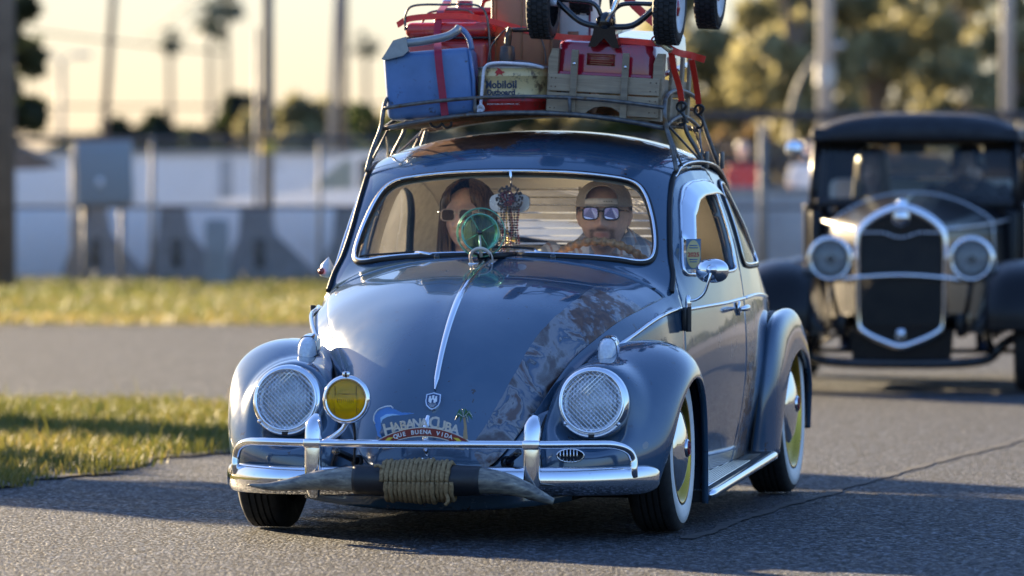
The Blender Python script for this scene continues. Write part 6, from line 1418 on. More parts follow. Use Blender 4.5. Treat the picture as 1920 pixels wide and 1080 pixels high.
gi = [(-.215, .865), (-.10, .862), (-.04, .842), (0, .838), (.04, .842), (.10, .862), (.215, .865), (.222, .6), (.215, .365), (-.215, .365), (-.222, .6)]
gr = mesh_obj('grille', *prism(gi[::-1], .01, Matrix.Translation((0, -.024, 0))), 'rod_grille', rod, smooth=False)
for k in range(27): x = -.203 + k * .0156; mesh_obj('grille_bar', *tube([(x, -.026, .37), (x, -.026, .855)], .0022, 4), 'rod_grille', gr)
mesh_obj('grille_top_trim', *tube(cr([(-.22, -.03, .872), (-.10, -.03, .872), (-.04, -.03, .852), (0, -.03, .846), (.04, -.03, .852), (.10, -.03, .872), (.22, -.03, .872)], 40), .006, 6), 'alu', rod)
mesh_obj('shell_badge', *lathe([(.0, -.004), (.05, 0), (.048, .008), (0, .012)], (0, -.02, .958), (0, -1, 0), 24), 'chrome_clean', rod).scale = (1, 1, 1)
mesh_obj('lower_badge', *lathe([(.03, 0), (.028, .008), (.0, .012)], (0, -.02, .315), (0, -1, 0), 20), 'chrome_clean', rod)
mesh_obj('filler_cap', *lathe([(.03, 0), (.03, .02), (.02, .035), (0, .038)], (0, .03, 1.02), (0, 0, 1), 16), 'chrome_clean', rod)
mesh_obj('headlight_bar', *tube(cr([(-.40, -.02, .60), (-.24, -.07, .625), (0, -.09, .640), (.24, -.07, .625), (.40, -.02, .60)], 40), .011, 8), 'chrome_clean', rod)
for s_ in (-1, 1):
    e = bpy.data.objects.new('headlight', None); COL.objects.link(e); e.parent = rod; e.location = (.388 * s_, -.06, .728)
    mesh_obj('headlight_shell', *lathe([(0, -.16), (.05, -.145), (.09, -.10), (.115, -.04), (.122, .0)], (0, 0, 0), (0, -1, 0), 36), 'chrome_clean', e); mesh_obj('headlight_ring', *lathe([(.104, .012), (.112, .018), (.124, .006), (.126, -.01)], (0, 0, 0), (0, -1, 0), 40), 'chrome_clean', e)
    mesh_obj('lens', *lathe([(.105, .008), (.08, .022), (.04, .03), (0, .032)], (0, 0, 0), (0, -1, 0), 36), 'rod_lens', e); mesh_obj('bulb', *lathe([(.022, -.07), (.022, -.01), (0, 0)], (0, 0, 0), (0, -1, 0), 14), 'black', e); mesh_obj('reflector', *lathe([(.105, .006), (.08, -.04), (.03, -.07), (0, -.075)], (0, 0, 0), (0, -1, 0), 30), 'reflector', e)
    mesh_obj('headlight_stalk', *tube([(.388 * s_, -.04, .61), (.36 * s_, .02, .45), (.33 * s_, .08, .36)], .014, 8), 'rod_paint', rod)
# hood and cowl, lofted
HRO = [(.02, .235, .99, .90), (.40, .30, 1.025, .905), (.85, .39, 1.06, .915), (1.18, .47, 1.085, .93), (1.34, .555, 1.10, .95)]
G = []
for y, hw, zt, zs in HRO:
    row = []
    for t in np.linspace(-1, 1, 33):
        a = abs(t)
        if a < .62: q = a / .62; x = hw * .96 * q; z = zt - (zt - zs) * q ** 2.2
        else: q = (a - .62) / .38; x = hw * (.96 + .04 * math.sin(q * 1.57)); z = zs - (zs - .38) * q
        row.append((math.copysign(x, t), y, z))
    G.append(row)
G = np.array(G); V = G.reshape(-1, 3); hoodr = mesh_obj('hood', V, orient(V, gridf(5, 33), lambda p: p - np.array([0, p[1], .7])), 'rod_paint', rod)
mesh_obj('hood_hinge', *tube([(0, y, zt + .003) for y, hw, zt, zs in HRO[:4]], .006, 6), 'chrome', hoodr)
for s_ in (-1, 1):
    mesh_obj('hood_moulding', *tube([(s_ * (hw + .004), y, zs - .01) for y, hw, zt, zs in HRO], .009, 6), 'alu', hoodr)
    for k in range(9):
        y = .35 + k * .075; hw = np.interp(y, [h[0] for h in HRO], [h[1] for h in HRO]); mesh_obj('louvre', *rbox((s_ * (hw + .004), y, .70), (.014, .03, .22), (0, 0, s_ * R(12)), .004), 'rod_paint', hoodr)
# chrome band where hood meets cowl
Gc = G[3]; mesh_obj('cowl_band', *tube([(p[0] * 1.012, p[1], p[2] + .006) for p in Gc], .006, 6), 'alu', rod)
# cab: pillars, windscreen, roof, sides, rear window
CB = [(-.60, 1.36), (.60, 1.36)]
def cabbox(name, c, s, mat='rod_paint', r=.02, rot=None): return mesh_obj(name, *rbox(c, s, rot, r, 3), mat, rod, edge_split=40)
for s_ in (-1, 1):
    mesh_obj('pillar', *tube([(s_ * .585, 1.36, .98), (s_ * .578, 1.44, 1.20), (s_ * .565, 1.52, 1.43)], .026, 10), 'rod_paint', rod)
    d = cabbox('door', (s_ * .615, 1.86, .70), (.05, .92, .66)); mesh_obj('door_handle', *tube([(s_ * .655, 2.2, .86), (s_ * .665, 2.1, .86)], .01, 6), 'chrome', d)
    cabbox('side_sill', (s_ * .60, 1.85, .33), (.06, 1.1, .10)); cabbox('rear_pillar', (s_ * .60, 2.46, 1.10), (.06, .26, .70), rot=None)
    mesh_obj('door_top_rail', *tube([(s_ * .565, 1.50, 1.405), (s_ * .585, 2.45, 1.415)], .024, 8), 'rod_paint', rod)
    mesh_obj('cowl_side', *rbox((s_ * .56, 1.36, .66), (.07, .10, .66), None, .02, 2), 'rod_paint', rod)
    lm = mesh_obj('cowl_lamp', *lathe([(0, -.07), (.03, -.055), (.048, -.02), (.052, .01), (.04, .02), (0, .024)], (s_ * .69, 1.38, 1.34), (0, -1, 0), 20), 'chrome_clean', rod); mesh_obj('lamp_arm', *tube([(s_ * .69, 1.40, 1.33), (s_ * .60, 1.42, 1.28)], .010, 6), 'chrome', lm)
mesh_obj('dash_top', *rbox((0, 1.40, 1.03), (1.14, .16, .06), None, .02, 2), 'rod_top', rod)
mesh_obj('windscreen', [(-.56, 1.375, 1.05), (.56, 1.375, 1.05), (.545, 1.50, 1.395), (-.545, 1.50, 1.395)], [(0, 1, 2, 3)], 'glass_dark', rod, smooth=False)
nx, nyr = 31, 24; Gr = np.zeros((nyr, nx, 3))
for i, t in enumerate(np.linspace(0, 1, nyr)):
    y = 1.40 + 1.20 * t
    for j, s in enumerate(np.linspace(-1, 1, nx)):
        e_ = max(abs(s) ** 5, abs(2 * t - 1) ** 8); Gr[i, j] = (s * (.61 + .015 * math.sin(t * 3.14)), y - .02 * (1 - s * s) * (t < .1), 1.40 + (.155 - .0 * t) * (1 - abs(s) ** 3.2) ** .6 * (1 - (abs(2 * t - 1)) ** 9) ** .7 * (.86 + .14 * math.sin(math.pi * min(1, t + .2))))
V = Gr.reshape(-1, 3); o = mesh_obj('roof', V, orient(V, gridf(nyr, nx), lambda p: np.array([0, 0, 1.])), 'rod_top', rod); solidify(o, .02)
mesh_obj('roof_header', *rbox((0, 1.47, 1.425), (1.20, .10, .075), None, .03, 3), 'rod_top', rod)
mesh_obj('back_panel', *rbox((0, 2.60, .80), (1.22, .06, .78), None, .02), 'rod_paint', rod); mesh_obj('back_panel_top', *rbox((0, 2.60, 1.41), (1.2, .06, .08), None, .02), 'rod_paint', rod)
for s_ in (-1, 1): mesh_obj('back_panel_side', *rbox((s_ * .47, 2.60, 1.28), (.26, .06, .22), None, .02), 'rod_paint', rod)
mesh_obj('bench_seat', *rbox((0, 2.30, .90), (1.10, .14, .55), (R(-10), 0, 0), .05, 3), 'leather', rod); mesh_obj('cab_floor', *rbox((0, 1.9, .33), (1.14, 1.3, .06)), 'black', rod); mesh_obj('cab_mirror', *rbox((-.02, 1.50, 1.345), (.16, .03, .045), None, .01), 'black_plastic', rod); mesh_obj('tail_body', *rbox((0, 3.05, .66), (1.1, .9, .56), None, .2, 5), 'rod_paint', rod)
# fenders: crowned strip swept over the wheel and down to the running board
for s_ in (-1, 1):
    path = cr([(-.37, .34), (-.36, .47), (-.27, .60), (-.10, .665), (.08, .66), (.24, .60), (.42, .50), (.62, .37), (.85, .29), (1.05, .27)], 70); T = np.gradient(path, axis=0); T /= np.linalg.norm(T, axis=1)[:, None]; Nn = np.stack([-T[:, 1], T[:, 0]], 1)
    Nn *= np.sign(Nn[20, 1]); G = []
    for p, n_ in zip(path, Nn):
        row = []
        for t in np.linspace(0, 1, 15):
            x = .47 + .40 * t; cr_ = .055 * (1 - (2 * t - .9) ** 2) - .04 * max(0, t - .8) / .2 - .02 * max(0, .2 - t) / .2; row.append((s_ * x, p[0] + n_[0] * cr_, p[1] + n_[1] * cr_))
        G.append(row)
    G = np.array(G); V = G.reshape(-1, 3); fe = mesh_obj('front_fender', V, orient(V, gridf(70, 15), lambda q: q - np.array([s_ * .67, .1, .3])), 'rod_paint', rod); solidify(fe, .008)
    ap = [(s_ * .472, p[0], p[1] - .02) for p in path] + [(s_ * (.40 if p[0] < .3 else .45), p[0] + .02, .33) for p in path]; mesh_obj('fender_apron', ap, [(i, i + 1, i + 71, i + 70) for i in range(69)], 'rod_paint', rod)
    mesh_obj('running_board', *rbox((s_ * .72, 1.55, .26), (.26, 1.1, .04), None, .01), 'rubber', rod)
    pr_ = cr([(2.08, .28), (2.12, .42), (2.22, .56), (2.42, .655), (2.70, .655), (2.92, .56), (3.04, .42), (3.08, .30)], 50); G = np.array([[(s_ * (.60 + .26 * t), p[0], p[1] + .04 * (1 - (2 * t - 1) ** 2)) for t in np.linspace(0, 1, 11)] for p in pr_]); V = G.reshape(-1, 3)
    fe = mesh_obj('rear_fender', V, orient(V, gridf(50, 11), lambda q: q - np.array([s_ * .76, 2.55, .3])), 'rod_paint', rod); solidify(fe, .008)
    for y, Rr, xx in ((0.02, .335, .715), (2.58, .33, .72)):
        e = bpy.data.objects.new('wheel', None); COL.objects.link(e); e.parent = rod; e.location = (s_ * xx, y, Rr)
        mesh_obj('tyre', *lathe([(Rr - .12, -.08), (Rr - .03, -.09), (Rr, -.06), (Rr, .06), (Rr - .03, .09), (Rr - .12, .08)], (0, 0, 0), (s_, 0, 0), 48), 'tyre', e); mesh_obj('rim', *lathe([(Rr - .12, .075), (Rr - .13, .06), (.10, .03), (.08, .06), (0, .07)], (0, 0, 0), (s_, 0, 0), 36), 'rod_paint', e); mesh_obj('hubcap', *lathe([(.09, .06), (.08, .085), (0, .1)], (0, 0, 0), (s_, 0, 0), 24), 'chrome_clean', e)
    mesh_obj('shock', *tube([(s_ * .44, .04, .46), (s_ * .50, .0, .20)], .02, 8), 'black_gloss', rod); mesh_obj('radius_rod', *tube([(s_ * .52, .02, .22), (s_ * .40, 1.0, .30)], .016, 8), 'black_gloss', rod); mesh_obj('frame_rail', *rbox((s_ * .33, 1.0, .36), (.05, 2.2, .12), None, .01), 'rod_paint', rod)
mesh_obj('front_axle', *tube(cr([(-.66, .02, .32), (-.56, .02, .26), (-.45, .02, .17), (0, .02, .15), (.45, .02, .17), (.56, .02, .26), (.66, .02, .32)], 40), .028, 8), 'black_gloss', rod)
mesh_obj('tie_rod', *tube([(-.62, .10, .22), (.62, .10, .22)], .014, 8), 'black_gloss', rod); mesh_obj('lower_valance', *prism([(-.29, .34), (-.27, .16), (-.20, .145), (.20, .145), (.27, .16), (.29, .34)], .04, Matrix.Translation((0, .02, 0))), 'rod_paint', rod, smooth=False)
mesh_obj('engine_block', *rbox((0, .6, .5), (.36, .8, .5), None, .04), 'black', rod); mesh_obj('rear_axle', *tube([(-.66, 2.58, .36), (.66, 2.58, .36)], .05, 8), 'black', rod)
def in_rod(name, label, cat, x, y, z, group=None): return thing(name, label, cat, rw(x, y, z), RY, group)
def simple_hair(t, Mh, s, mat, long):
    V = []
    for i in range(18):
        q = i / 17
        for j in range(40):
            a = R(-150) + R(300) * j / 39
            if q < .5: ph = q / .5 * R(98); V.append((.088 * math.sin(a) * math.sin(ph), .10 * math.cos(a) * math.sin(ph) + .008, .034 + .1 * math.cos(ph)))
            else: k = (q - .5) / .5; V.append(((.088 + .02 * k) * math.sin(a), .10 * math.cos(a) + .012 + (.06 * k if abs(a) > R(110) else 0), .02 - long * k))
    V = [tuple(Mh @ Vector((v[0] * s, v[1] * s, v[2] * s))) for v in V]; o = mesh_obj('hair', V, orient(np.array(V), gridf(18, 40), lambda p: p - np.array(Mh.translation)), mat, t); solidify(o, .012, 1)
t_, M_, _ = sitter('person', 'blond passenger in the hot rod behind its windscreen', -.28, 2.05, -.28, 1.98, 1.22, .98, False, 'dark_cloth', [(-.36, 1.7, .8), (-.2, 1.7, .8)], .006, parent_fn=lambda n, l, c, x, y, z: in_rod(n, l, c, x, y, z), turn=0); simple_hair(t_, M_, .98, 'hair_blond', .20)
t_, M_, _ = sitter('person', 'dark-haired driver of the hot rod in dark clothes', .28, 2.05, .28, 1.98, 1.23, 1.02, True, 'dark_cloth', [(.18, 1.62, .95), (.38, 1.62, .95)], .006, parent_fn=lambda n, l, c, x, y, z: in_rod(n, l, c, x, y, z), turn=0); simple_hair(t_, M_, 1.02, 'hair_dark', .03)
mesh_obj('steering_wheel', *tube([(.28 + .19 * math.cos(a), 1.62 - .06 * math.sin(a), .98 + .18 * math.sin(a)) for a in np.linspace(0, 2 * np.pi, 40, endpoint=False)], .012, 8, True), 'black_plastic', rod)
# ================================================================= background
D['conc'] = simple((.30, .295, .285), .85, var=.2, scale=4, bumpv=.2); D['conc_dark'] = simple((.36, .36, .36), .85, var=.2, scale=4); D['white_wall'] = simple((.70, .70, .70), .6, var=.05, scale=1.5, dirt=((.5, .48, .45), 2.5, .6)); D['post_steel'] = simple((.22, .215, .20), .6, metal=.2); D['conc_support'] = simple((.17, .175, .19), .85, var=.25, scale=4); D['galv'] = simple((.42, .42, .41), .45, metal=.6, var=.15); D['pole_wood'] = simple((.20, .155, .115), .85, var=.25, scale=5, bumpv=.3); D['pole_light'] = simple((.36, .29, .22), .8, var=.2, scale=5); D['grey_box'] = simple((.26, .29, .31), .5, var=.08); D['yellow'] = simple((.62, .42, .03), .5); D['truck_white'] = simple((.80, .81, .82), .25, var=.03, coat=.8); D['dark_glass'] = simple((.015, .018, .022), .08, coat=.6); D['brown_roof'] = simple((.10, .07, .05), .8); D['rust_rail'] = simple((.085, .07, .065), .7)
def leaf_mat(a, b):
    def f(n):
        m, N, L, P = new_mat(n); at_ = N.new('ShaderNodeAttribute'); at_.attribute_name = 'tone'; c = ramp(N, L, at_.outputs['Fac'], [(0, a), (1, b)]); L.new(c, P.inputs['Base Color']); P.inputs['Roughness'].default_value = .6
        t = N.new('ShaderNodeBsdfTranslucent'); L.new(c, t.inputs['Color']); mx = N.new('ShaderNodeMixShader'); mx.inputs['Fac'].default_value = .5; L.new(P.outputs[0], mx.inputs[1]); L.new(t.outputs[0], mx.inputs[2]); L.new(mx.outputs[0], N['Material Output'].inputs['Surface']); return m
    return f
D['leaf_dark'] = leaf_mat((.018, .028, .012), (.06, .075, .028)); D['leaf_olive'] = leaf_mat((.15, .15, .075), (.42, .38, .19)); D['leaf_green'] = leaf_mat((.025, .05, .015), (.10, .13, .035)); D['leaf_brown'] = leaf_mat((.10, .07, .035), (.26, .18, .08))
def tree(name, label, x, y, h, crown_r, crown_z, n, leaf, mat, seed, clumps=26, trunk_r=.22, group=None, ztop=1.0, limbs=6):
    r = np.random.default_rng(seed); t = thing(name, label, 'tree', (x, y, 0), 0, group)
    tp = np.array([[0, 0, -.1], [r.normal() * .1, r.normal() * .1, crown_z * .5], [r.normal() * .3, r.normal() * .3, crown_z + crown_r * .2]]); mb = MB(); mb.tube(cr(tp, 12), np.linspace(trunk_r, trunk_r * .5, 12), 8)
    C = r.normal(size=(clumps, 3)); C /= np.linalg.norm(C, axis=1)[:, None]; C *= (r.uniform(.25, 1, clumps) ** .5)[:, None] * [crown_r, crown_r, (h - crown_z)]; C[:, 2] = C[:, 2] * ztop + crown_z
    trunk = mb.build('trunk', 'pole_wood', t)
    for k in range(limbs): c = C[k]; mesh_obj('limb', *tube(cr([tp[1] * [1, 1, 1.2], tp[2] * .5 + c * .4 + [0, 0, .1], c], 8), np.linspace(trunk_r * .45, trunk_r * .12, 8), 6), 'pole_wood', trunk)
    ci = r.integers(0, clumps, n); cs = r.uniform(.18, .42, clumps) * crown_r; d = r.normal(size=(n, 3)); d /= np.linalg.norm(d, axis=1)[:, None]; P = C[ci] + d * (cs[ci] * r.uniform(.3, 1, n) ** .6)[:, None]; P[:, 2] = np.maximum(P[:, 2], .1)
    a = r.normal(size=(n, 3)); a /= np.linalg.norm(a, axis=1)[:, None]; b = np.cross(a, r.normal(size=(n, 3))); b /= np.linalg.norm(b, axis=1)[:, None]; s = (leaf * r.uniform(.6, 1.3, n))[:, None]
    V = np.stack([P - a * s, P - b * s * .45, P + a * s, P + b * s * .45], 1).reshape(-1, 3); tn = np.clip(r.normal(.5, .22, n) + .25 * np.sin(ci * 1.7), 0, 1)
    mesh_obj('crown', V, [(4 * i, 4 * i + 1, 4 * i + 2, 4 * i + 3) for i in range(n)], mat, t, attrs={'tone': np.repeat(tn, 4)}, smooth=False)
    return t
def palm(label, px, py_top, d, seed, fr=1.6):
    x, y, zt = far_pt(px, py_top, d); r = np.random.default_rng(seed); t = thing('palm_tree', label, 'palm tree', (x, y, 0), 0, 'fan palms on the skyline'); mb = MB(); mb.tube(cr([(0, 0, -.1), (.05, 0, zt * .5), (.0, 0, zt)], 14), np.linspace(.24, .18, 14), 10); mb.build('trunk', 'pole_wood', t)
    for k in range(34):
        az = r.uniform(0, 6.283); el = r.uniform(-.9, 1.25); L0 = fr * r.uniform(.75, 1.1); dr = np.array([math.cos(az) * math.cos(el), math.sin(az) * math.cos(el), math.sin(el)]); sd = np.array([-math.sin(az), math.cos(az), 0]); q = []
        for s, w_, dz in ((0, .02, 0), (.45, .05, 0), (.7, .34, -.05), (.9, .28, -.16), (1.05, .05, -.30)): c = dr * L0 * s + [0, 0, dz * L0]; q += [tuple(c + sd * w_ * L0 + [0, 0, zt]), tuple(c - sd * w_ * L0 + [0, 0, zt])]
        mesh_obj('frond', q, [(2 * i, 2 * i + 2, 2 * i + 3, 2 * i + 1) for i in range(4)], 'palm_leaf', t)
    return t
D['palm_leaf'] = simple((.055, .075, .025), .5, var=.3)
# ---- wire fence
fence = thing('wire_fence', 'chain link fence with steel posts along the far grass strip', 'fence', (-4.16, 65.8, 0))
fx0, fx1, ft = -14.0, 13.5, 1.66
for k in range(15):
    x = -4.16 + (k - 5) * 1.94
    if x > 2.5: continue
    mesh_obj('post', *tube([(x + 4.16, 0, 0), (x + 4.16, 0, ft + .03)], .028, 10), 'post_steel', fence)
for x in (2.9, 5.9, 8.9): mesh_obj('post', *tube([(x + 4.16, 0, 0), (x + 4.16, 0, 1.86)], .05, 10), 'post_steel', fence)
mesh_obj('top_rail', *tube([(fx0 + 4.16, 0, ft), (1.7 + 4.16, 0, ft)], .028, 8), 'rust_rail', fence); mesh_obj('mid_rail', *tube([(fx0 + 4.16, .02, .88), (fx1 + 4.16, .02, .86)], .022, 8), 'rust_rail', fence)
mesh_obj('top_rail', *rbox(((1.7 + fx1) / 2 + 4.16, 0, 1.93), (fx1 - 1.7, .08, .10)), 'rust_rail', fence); mesh_obj('mid_rail', *rbox(((1.7 + fx1) / 2 + 4.16, 0, 1.40), (fx1 - 1.7, .04, .06)), 'rust_rail', fence)
V, F = [], []
for sgn in (1, -1):
    for k in range(int((fx1 - fx0 + 2) / .062)):
        x = fx0 + k * .062 + (0 if sgn > 0 else -1.6); a = (x, 0.0, .05); b = (x + sgn * 1.6 if sgn > 0 else x + 1.6, 0, 1.65)
        if sgn < 0: a, b = (x + 1.6, .006, .05), (x, .006, 1.65)
        i = len(V); w_ = .0022; V += [(a[0] + 4.16 - w_, a[1], a[2]), (a[0] + 4.16 + w_, a[1], a[2]), (b[0] + 4.16 + w_, b[1], b[2]), (b[0] + 4.16 - w_, b[1], b[2])]; F.append((i, i + 1, i + 2, i + 3))
tag(mesh_obj('chain_link', V, F, 'galv', fence, smooth=False), kind='stuff')
# ---- things behind the fence
wl_ = thing('white_wall', 'long low white wall behind the wire fence', 'wall', (-8, 80, 0)); mesh_obj('wall_face', *rbox((0, 0, .76), (17, .3, 1.58), None, .02), 'white_wall', wl_); mesh_obj('coping', *rbox((0, 0, 1.58), (17.1, .4, .06)), 'conc', wl_)
for k in range(9): mesh_obj('pilaster', *rbox((-8 + k * 2.0, -.17, .75), (.16, .08, 1.5), None, .01), 'conc_dark', wl_)
lb_ = thing('white_barrier', 'low white barrier wall in front of the parked pickup truck', 'barrier', (-5, 69.6, 0)); mesh_obj('barrier_face', *rbox((0, 0, .42), (13, .25, .84), None, .03), 'white_wall', lb_)
gw_ = thing('concrete_wall', 'grey concrete wall behind the fence at the right', 'wall', (8.5, 76, 0)); mesh_obj('wall_face', *rbox((0, 0, .50), (15.9, .3, 1.08), None, .02), 'conc_dark', gw_); mesh_obj('coping', *rbox((0, 0, 1.07), (16, .4, .06)), 'conc', gw_)
lbl = ['flared grey concrete support at the far left before the white wall', 'flared grey concrete support right of the grey cabinet', 'flared grey concrete support behind the short pale post', 'flared grey concrete support nearest the blue car']
for (px, wt, wb), lb in zip(((170, .32, .95), (322, .30, .9), (478, .34, 1.1), (655, .34, 1.0)), lbl):
    x, y, _ = far_pt(px, 400, 67.5); e = thing('concrete_support', lb, 'support', (x, y, 0), 0, 'flared concrete supports')
    pr = [(-wt / 2, .86), (wt / 2, .86), (wt / 2 + .06, .55), (wb * .62, .12), (wb * .66, 0), (-wb * .40, 0), (-wt / 2 - .03, .5)]; mesh_obj('flare', *prism(pr[::-1], .5), 'conc_support', e, smooth=False); mesh_obj('slot', *rbox((.06, -.005, .32), (.11, .03, .34)), 'black', e)
x, y, _ = far_pt(196, 300, 65.2); cbx = thing('utility_cabinet', 'grey metal utility cabinet on a post beside the fence', 'cabinet', (x, y, 0)); mesh_obj('box', *rbox((0, 0, 1.26), (.64, .35, .74), (0, R(-2), 0), .02), 'grey_box', cbx); mesh_obj('door', *rbox((.0, -.18, 1.24), (.56, .02, .64), (0, R(-2), 0), .01), 'grey_box', cbx); mesh_obj('label_plate', *rbox((-.04, -.195, 1.16), (.07, .01, .09)), 'card_white', cbx); mesh_obj('post', *tube([(-.22, 0, 0), (-.22, 0, .9)], .04, 8), 'post_steel', cbx); mesh_obj('post', *tube([(.2, 0, 0), (.2, 0, .9)], .03, 8), 'post_steel', cbx); mesh_obj('conduit', *tube([(-.36, 0, 0), (-.36, 0, 1.6)], .025, 8), 'post_steel', cbx)
x, y, _ = far_pt(407, 420, 63.5); bp = thing('short_post', 'short pale square concrete post standing in front of the fence', 'post', (x, y, 0)); mesh_obj('shaft', *rbox((0, 0, .36), (.26, .26, .72), None, .02), 'conc', bp); mesh_obj('cap', *rbox((0, 0, .73), (.22, .22, .03), None, .01), 'conc', bp)
x, y, _ = far_pt(20, 300, 70); sh_ = thing('small_shelter', 'small brown pitched roof shelter at the far left edge', 'shelter', (x, y, 0)); mesh_obj('roof', *prism([(-1.4, 1.72), (.1, 1.62), (.55, 1.36), (.2, 1.32), (-1.4, 1.32)][::-1], 1.2), 'brown_roof', sh_, smooth=False); mesh_obj('post', *tube([(-.3, .3, 0), (-.3, .3, 1.4)], .05, 8), 'pole_wood', sh_); mesh_obj('post', *tube([(-1.2, .3, 0), (-1.2, .3, 1.4)], .05, 8), 'pole_wood', sh_); mesh_obj('bin', *rbox((.35, -.2, .32), (.5, .5, .64), None, .05), 'black_plastic', sh_)
# white pickup
x, y, _ = far_pt(400, 400, 73.5); pk = thing('pickup_truck', 'white pickup truck parked behind the wire fence', 'pickup truck', (x, y, 0))
side_ = [(0, .38), (.0, .78), (.05, .94), (.9, 1.02), (1.15, 1.05), (1.68, 1.50), (1.85, 1.54), (3.0, 1.54), (3.25, 1.48), (3.35, 1.08), (5.0, 1.08), (5.05, .5), (4.6, .42), (.5, .40)]
V, F = prism(side_[::-1], 1.75); mesh_obj('body', V, F, 'truck_white', pk, smooth=False)
for nm, P in (('windscreen', [(1.24, 1.08), (1.70, 1.46), (1.80, 1.46), (1.80, 1.08)]), ('side_window', [(1.88, 1.08), (1.88, 1.46), (2.45, 1.46), (2.45, 1.08)]), ('side_window', [(2.52, 1.08), (2.52, 1.46), (3.12, 1.44), (3.22, 1.08)])):
    mesh_obj(nm, *prism(P, .02, Matrix.Translation((0, -.012, 0))), 'dark_glass' if nm == 'side_window' else 'glass_dark', pk, smooth=False)
for xx in (.95, 4.1):
    mesh_obj('wheel', *lathe([(.2, 0), (.36, .0), (.38, .05), (.38, .22), (.2, .24)], (xx, .2, .38), (0, -1, 0), 32), 'tyre', pk); mesh_obj('wheel_rim', *lathe([(.22, 0), (.2, .03), (0, .02)], (xx, -.03, .38), (0, -1, 0), 24), 'alu', pk)
mesh_obj('headlight', *rbox((.06, .1, .82), (.12, .24, .14), None, .02), 'lens_clear', pk); mesh_obj('bumper', *rbox((-.02, .87, .5), (.16, 1.7, .2), None, .04), 'chrome', pk)
# poles
def pole(name, label, px, d, h, r, mat='pole_wood', lean=0.0, extra=None):
    x, y, _ = far_pt(px, 400, d); e = thing(name, label, 'pole', (x, y, 0)); mesh_obj('shaft', *tube([(0, 0, -.1), (lean * .5, 0, h * .5), (lean, 0, h)], [r, r * .92, r * .8], 14), mat, e); return e
p = pole('utility_pole', 'thick dark wooden pole at the left edge of the picture', 4, 62, 9, .15); mesh_obj('cross_arm', *rbox((0, 0, 8.4), (2.2, .1, .12)), 'pole_wood', p)
p = pole('utility_pole', 'leaning wooden pole left of the small far palm', 182, 120, 11, .085, lean=.75); mesh_obj('cross_arm', *rbox((.7, 0, 10.3), (2.0, .1, .12)), 'pole_wood', p)
p = pole('utility_pole', 'sunlit wooden pole with a yellow band left of the blue car', 503, 68, 9, .07, 'pole_light'); mesh_obj('marker_band', *lathe([(.09, 0), (.09, .22)], (0, 0, 1.50), (0, 0, 1), 16), 'yellow', p); mesh_obj('conduit', *tube([(-.15, -.05, 0), (-.13, -.05, 3.0)], .03, 8), 'post_steel', p)
pole('utility_pole', 'slim grey pole seen just left of the blue car roof', 612, 110, 12, .08, 'galv', .55); pole('utility_pole', 'slim wooden pole between the grey pole and the roof rack', 645, 115, 12, .085)
p = pole('utility_pole', 'stout sunlit pole above the hot rod', 1547, 84, 10, .13, 'galv'); mesh_obj('collar', *lathe([(.145, 0), (.145, .3)], (0, 0, 2.6), (0, 0, 1), 16), 'galv', p)
pole('utility_pole', 'grey pole at the right edge behind the hot rod', 1888, 92, 10, .11, 'galv')
def lamp(label, px, d, h, arms):
    x, y, _ = far_pt(px, 400, d); e = thing('street_lamp', label, 'street lamp', (x, y, 0)); mesh_obj('shaft', *tube([(0, 0, 0), (0, 0, h)], .11, 10), 'post_steel', e)
    for s_ in arms: mesh_obj('arm', *tube(cr([(0, 0, h - .1), (s_ * .3, 0, h + .15), (s_ * .9, 0, h + .2)], 10), .05, 8), 'galv', e); mesh_obj('lamp_head', *rbox((s_ * .8, 0, h + .2), (.6, .3, .16), None, .05), 'galv', e)
lamp('distant twin-headed street lamp at the left', 115, 210, 5.7, (-1, 1))
x, y, _ = far_pt(1480, 220, 88); e = thing('arched_lamp_post', 'thin arched lamp post beside the stout pole', 'lamp post', (x, y, 0)); mesh_obj('shaft', *tube(cr([(0, 0, 0), (0, 0, 1.8), (.05, 0, 2.4), (.25, 0, 2.9), (.55, 0, 3.25)], 30), .035, 8), 'post_steel', e); mesh_obj('lamp_head', *rbox((.65, 0, 3.28), (.4, .2, .1), None, .03), 'galv', e)
# power lines
for (x0, y0, z0, x1, y1, z1), lb in zip(((-18, 118, 6.0, -6.0, 120, 3.9), (-20, 121, 3.2, 2, 122, 3.0), (-20, 121, 2.55, 2, 122, 2.45), (-7.8, 120, 4.2, -4.0, 100, 6.3)), ('lowest slanting power line at the left', 'upper level power line across the left sky', 'lower level power line across the left sky', 'guy wire rising right of the leaning pole')):
    t = np.linspace(0, 1, 20); P = np.c_[x0 + (x1 - x0) * t, y0 + (y1 - y0) * t, z0 + (z1 - z0) * t - .3 * np.sin(np.pi * t)]; tag(mesh_obj('power_line', *tube(P, .022, 5), 'rubber'), lb, 'cable', 'power lines')
palm('small fan palm left of centre on the skyline', 318, 72, 420, 1, 1.25); palm('tall fan palm with its crown at the top edge', 394, 32, 400, 2, 1.7); palm('second tall palm close behind the first one', 424, 6, 430, 3, 1.6); palm('small fan palm beside the roof rack', 686, 82, 420, 4, 1.25)
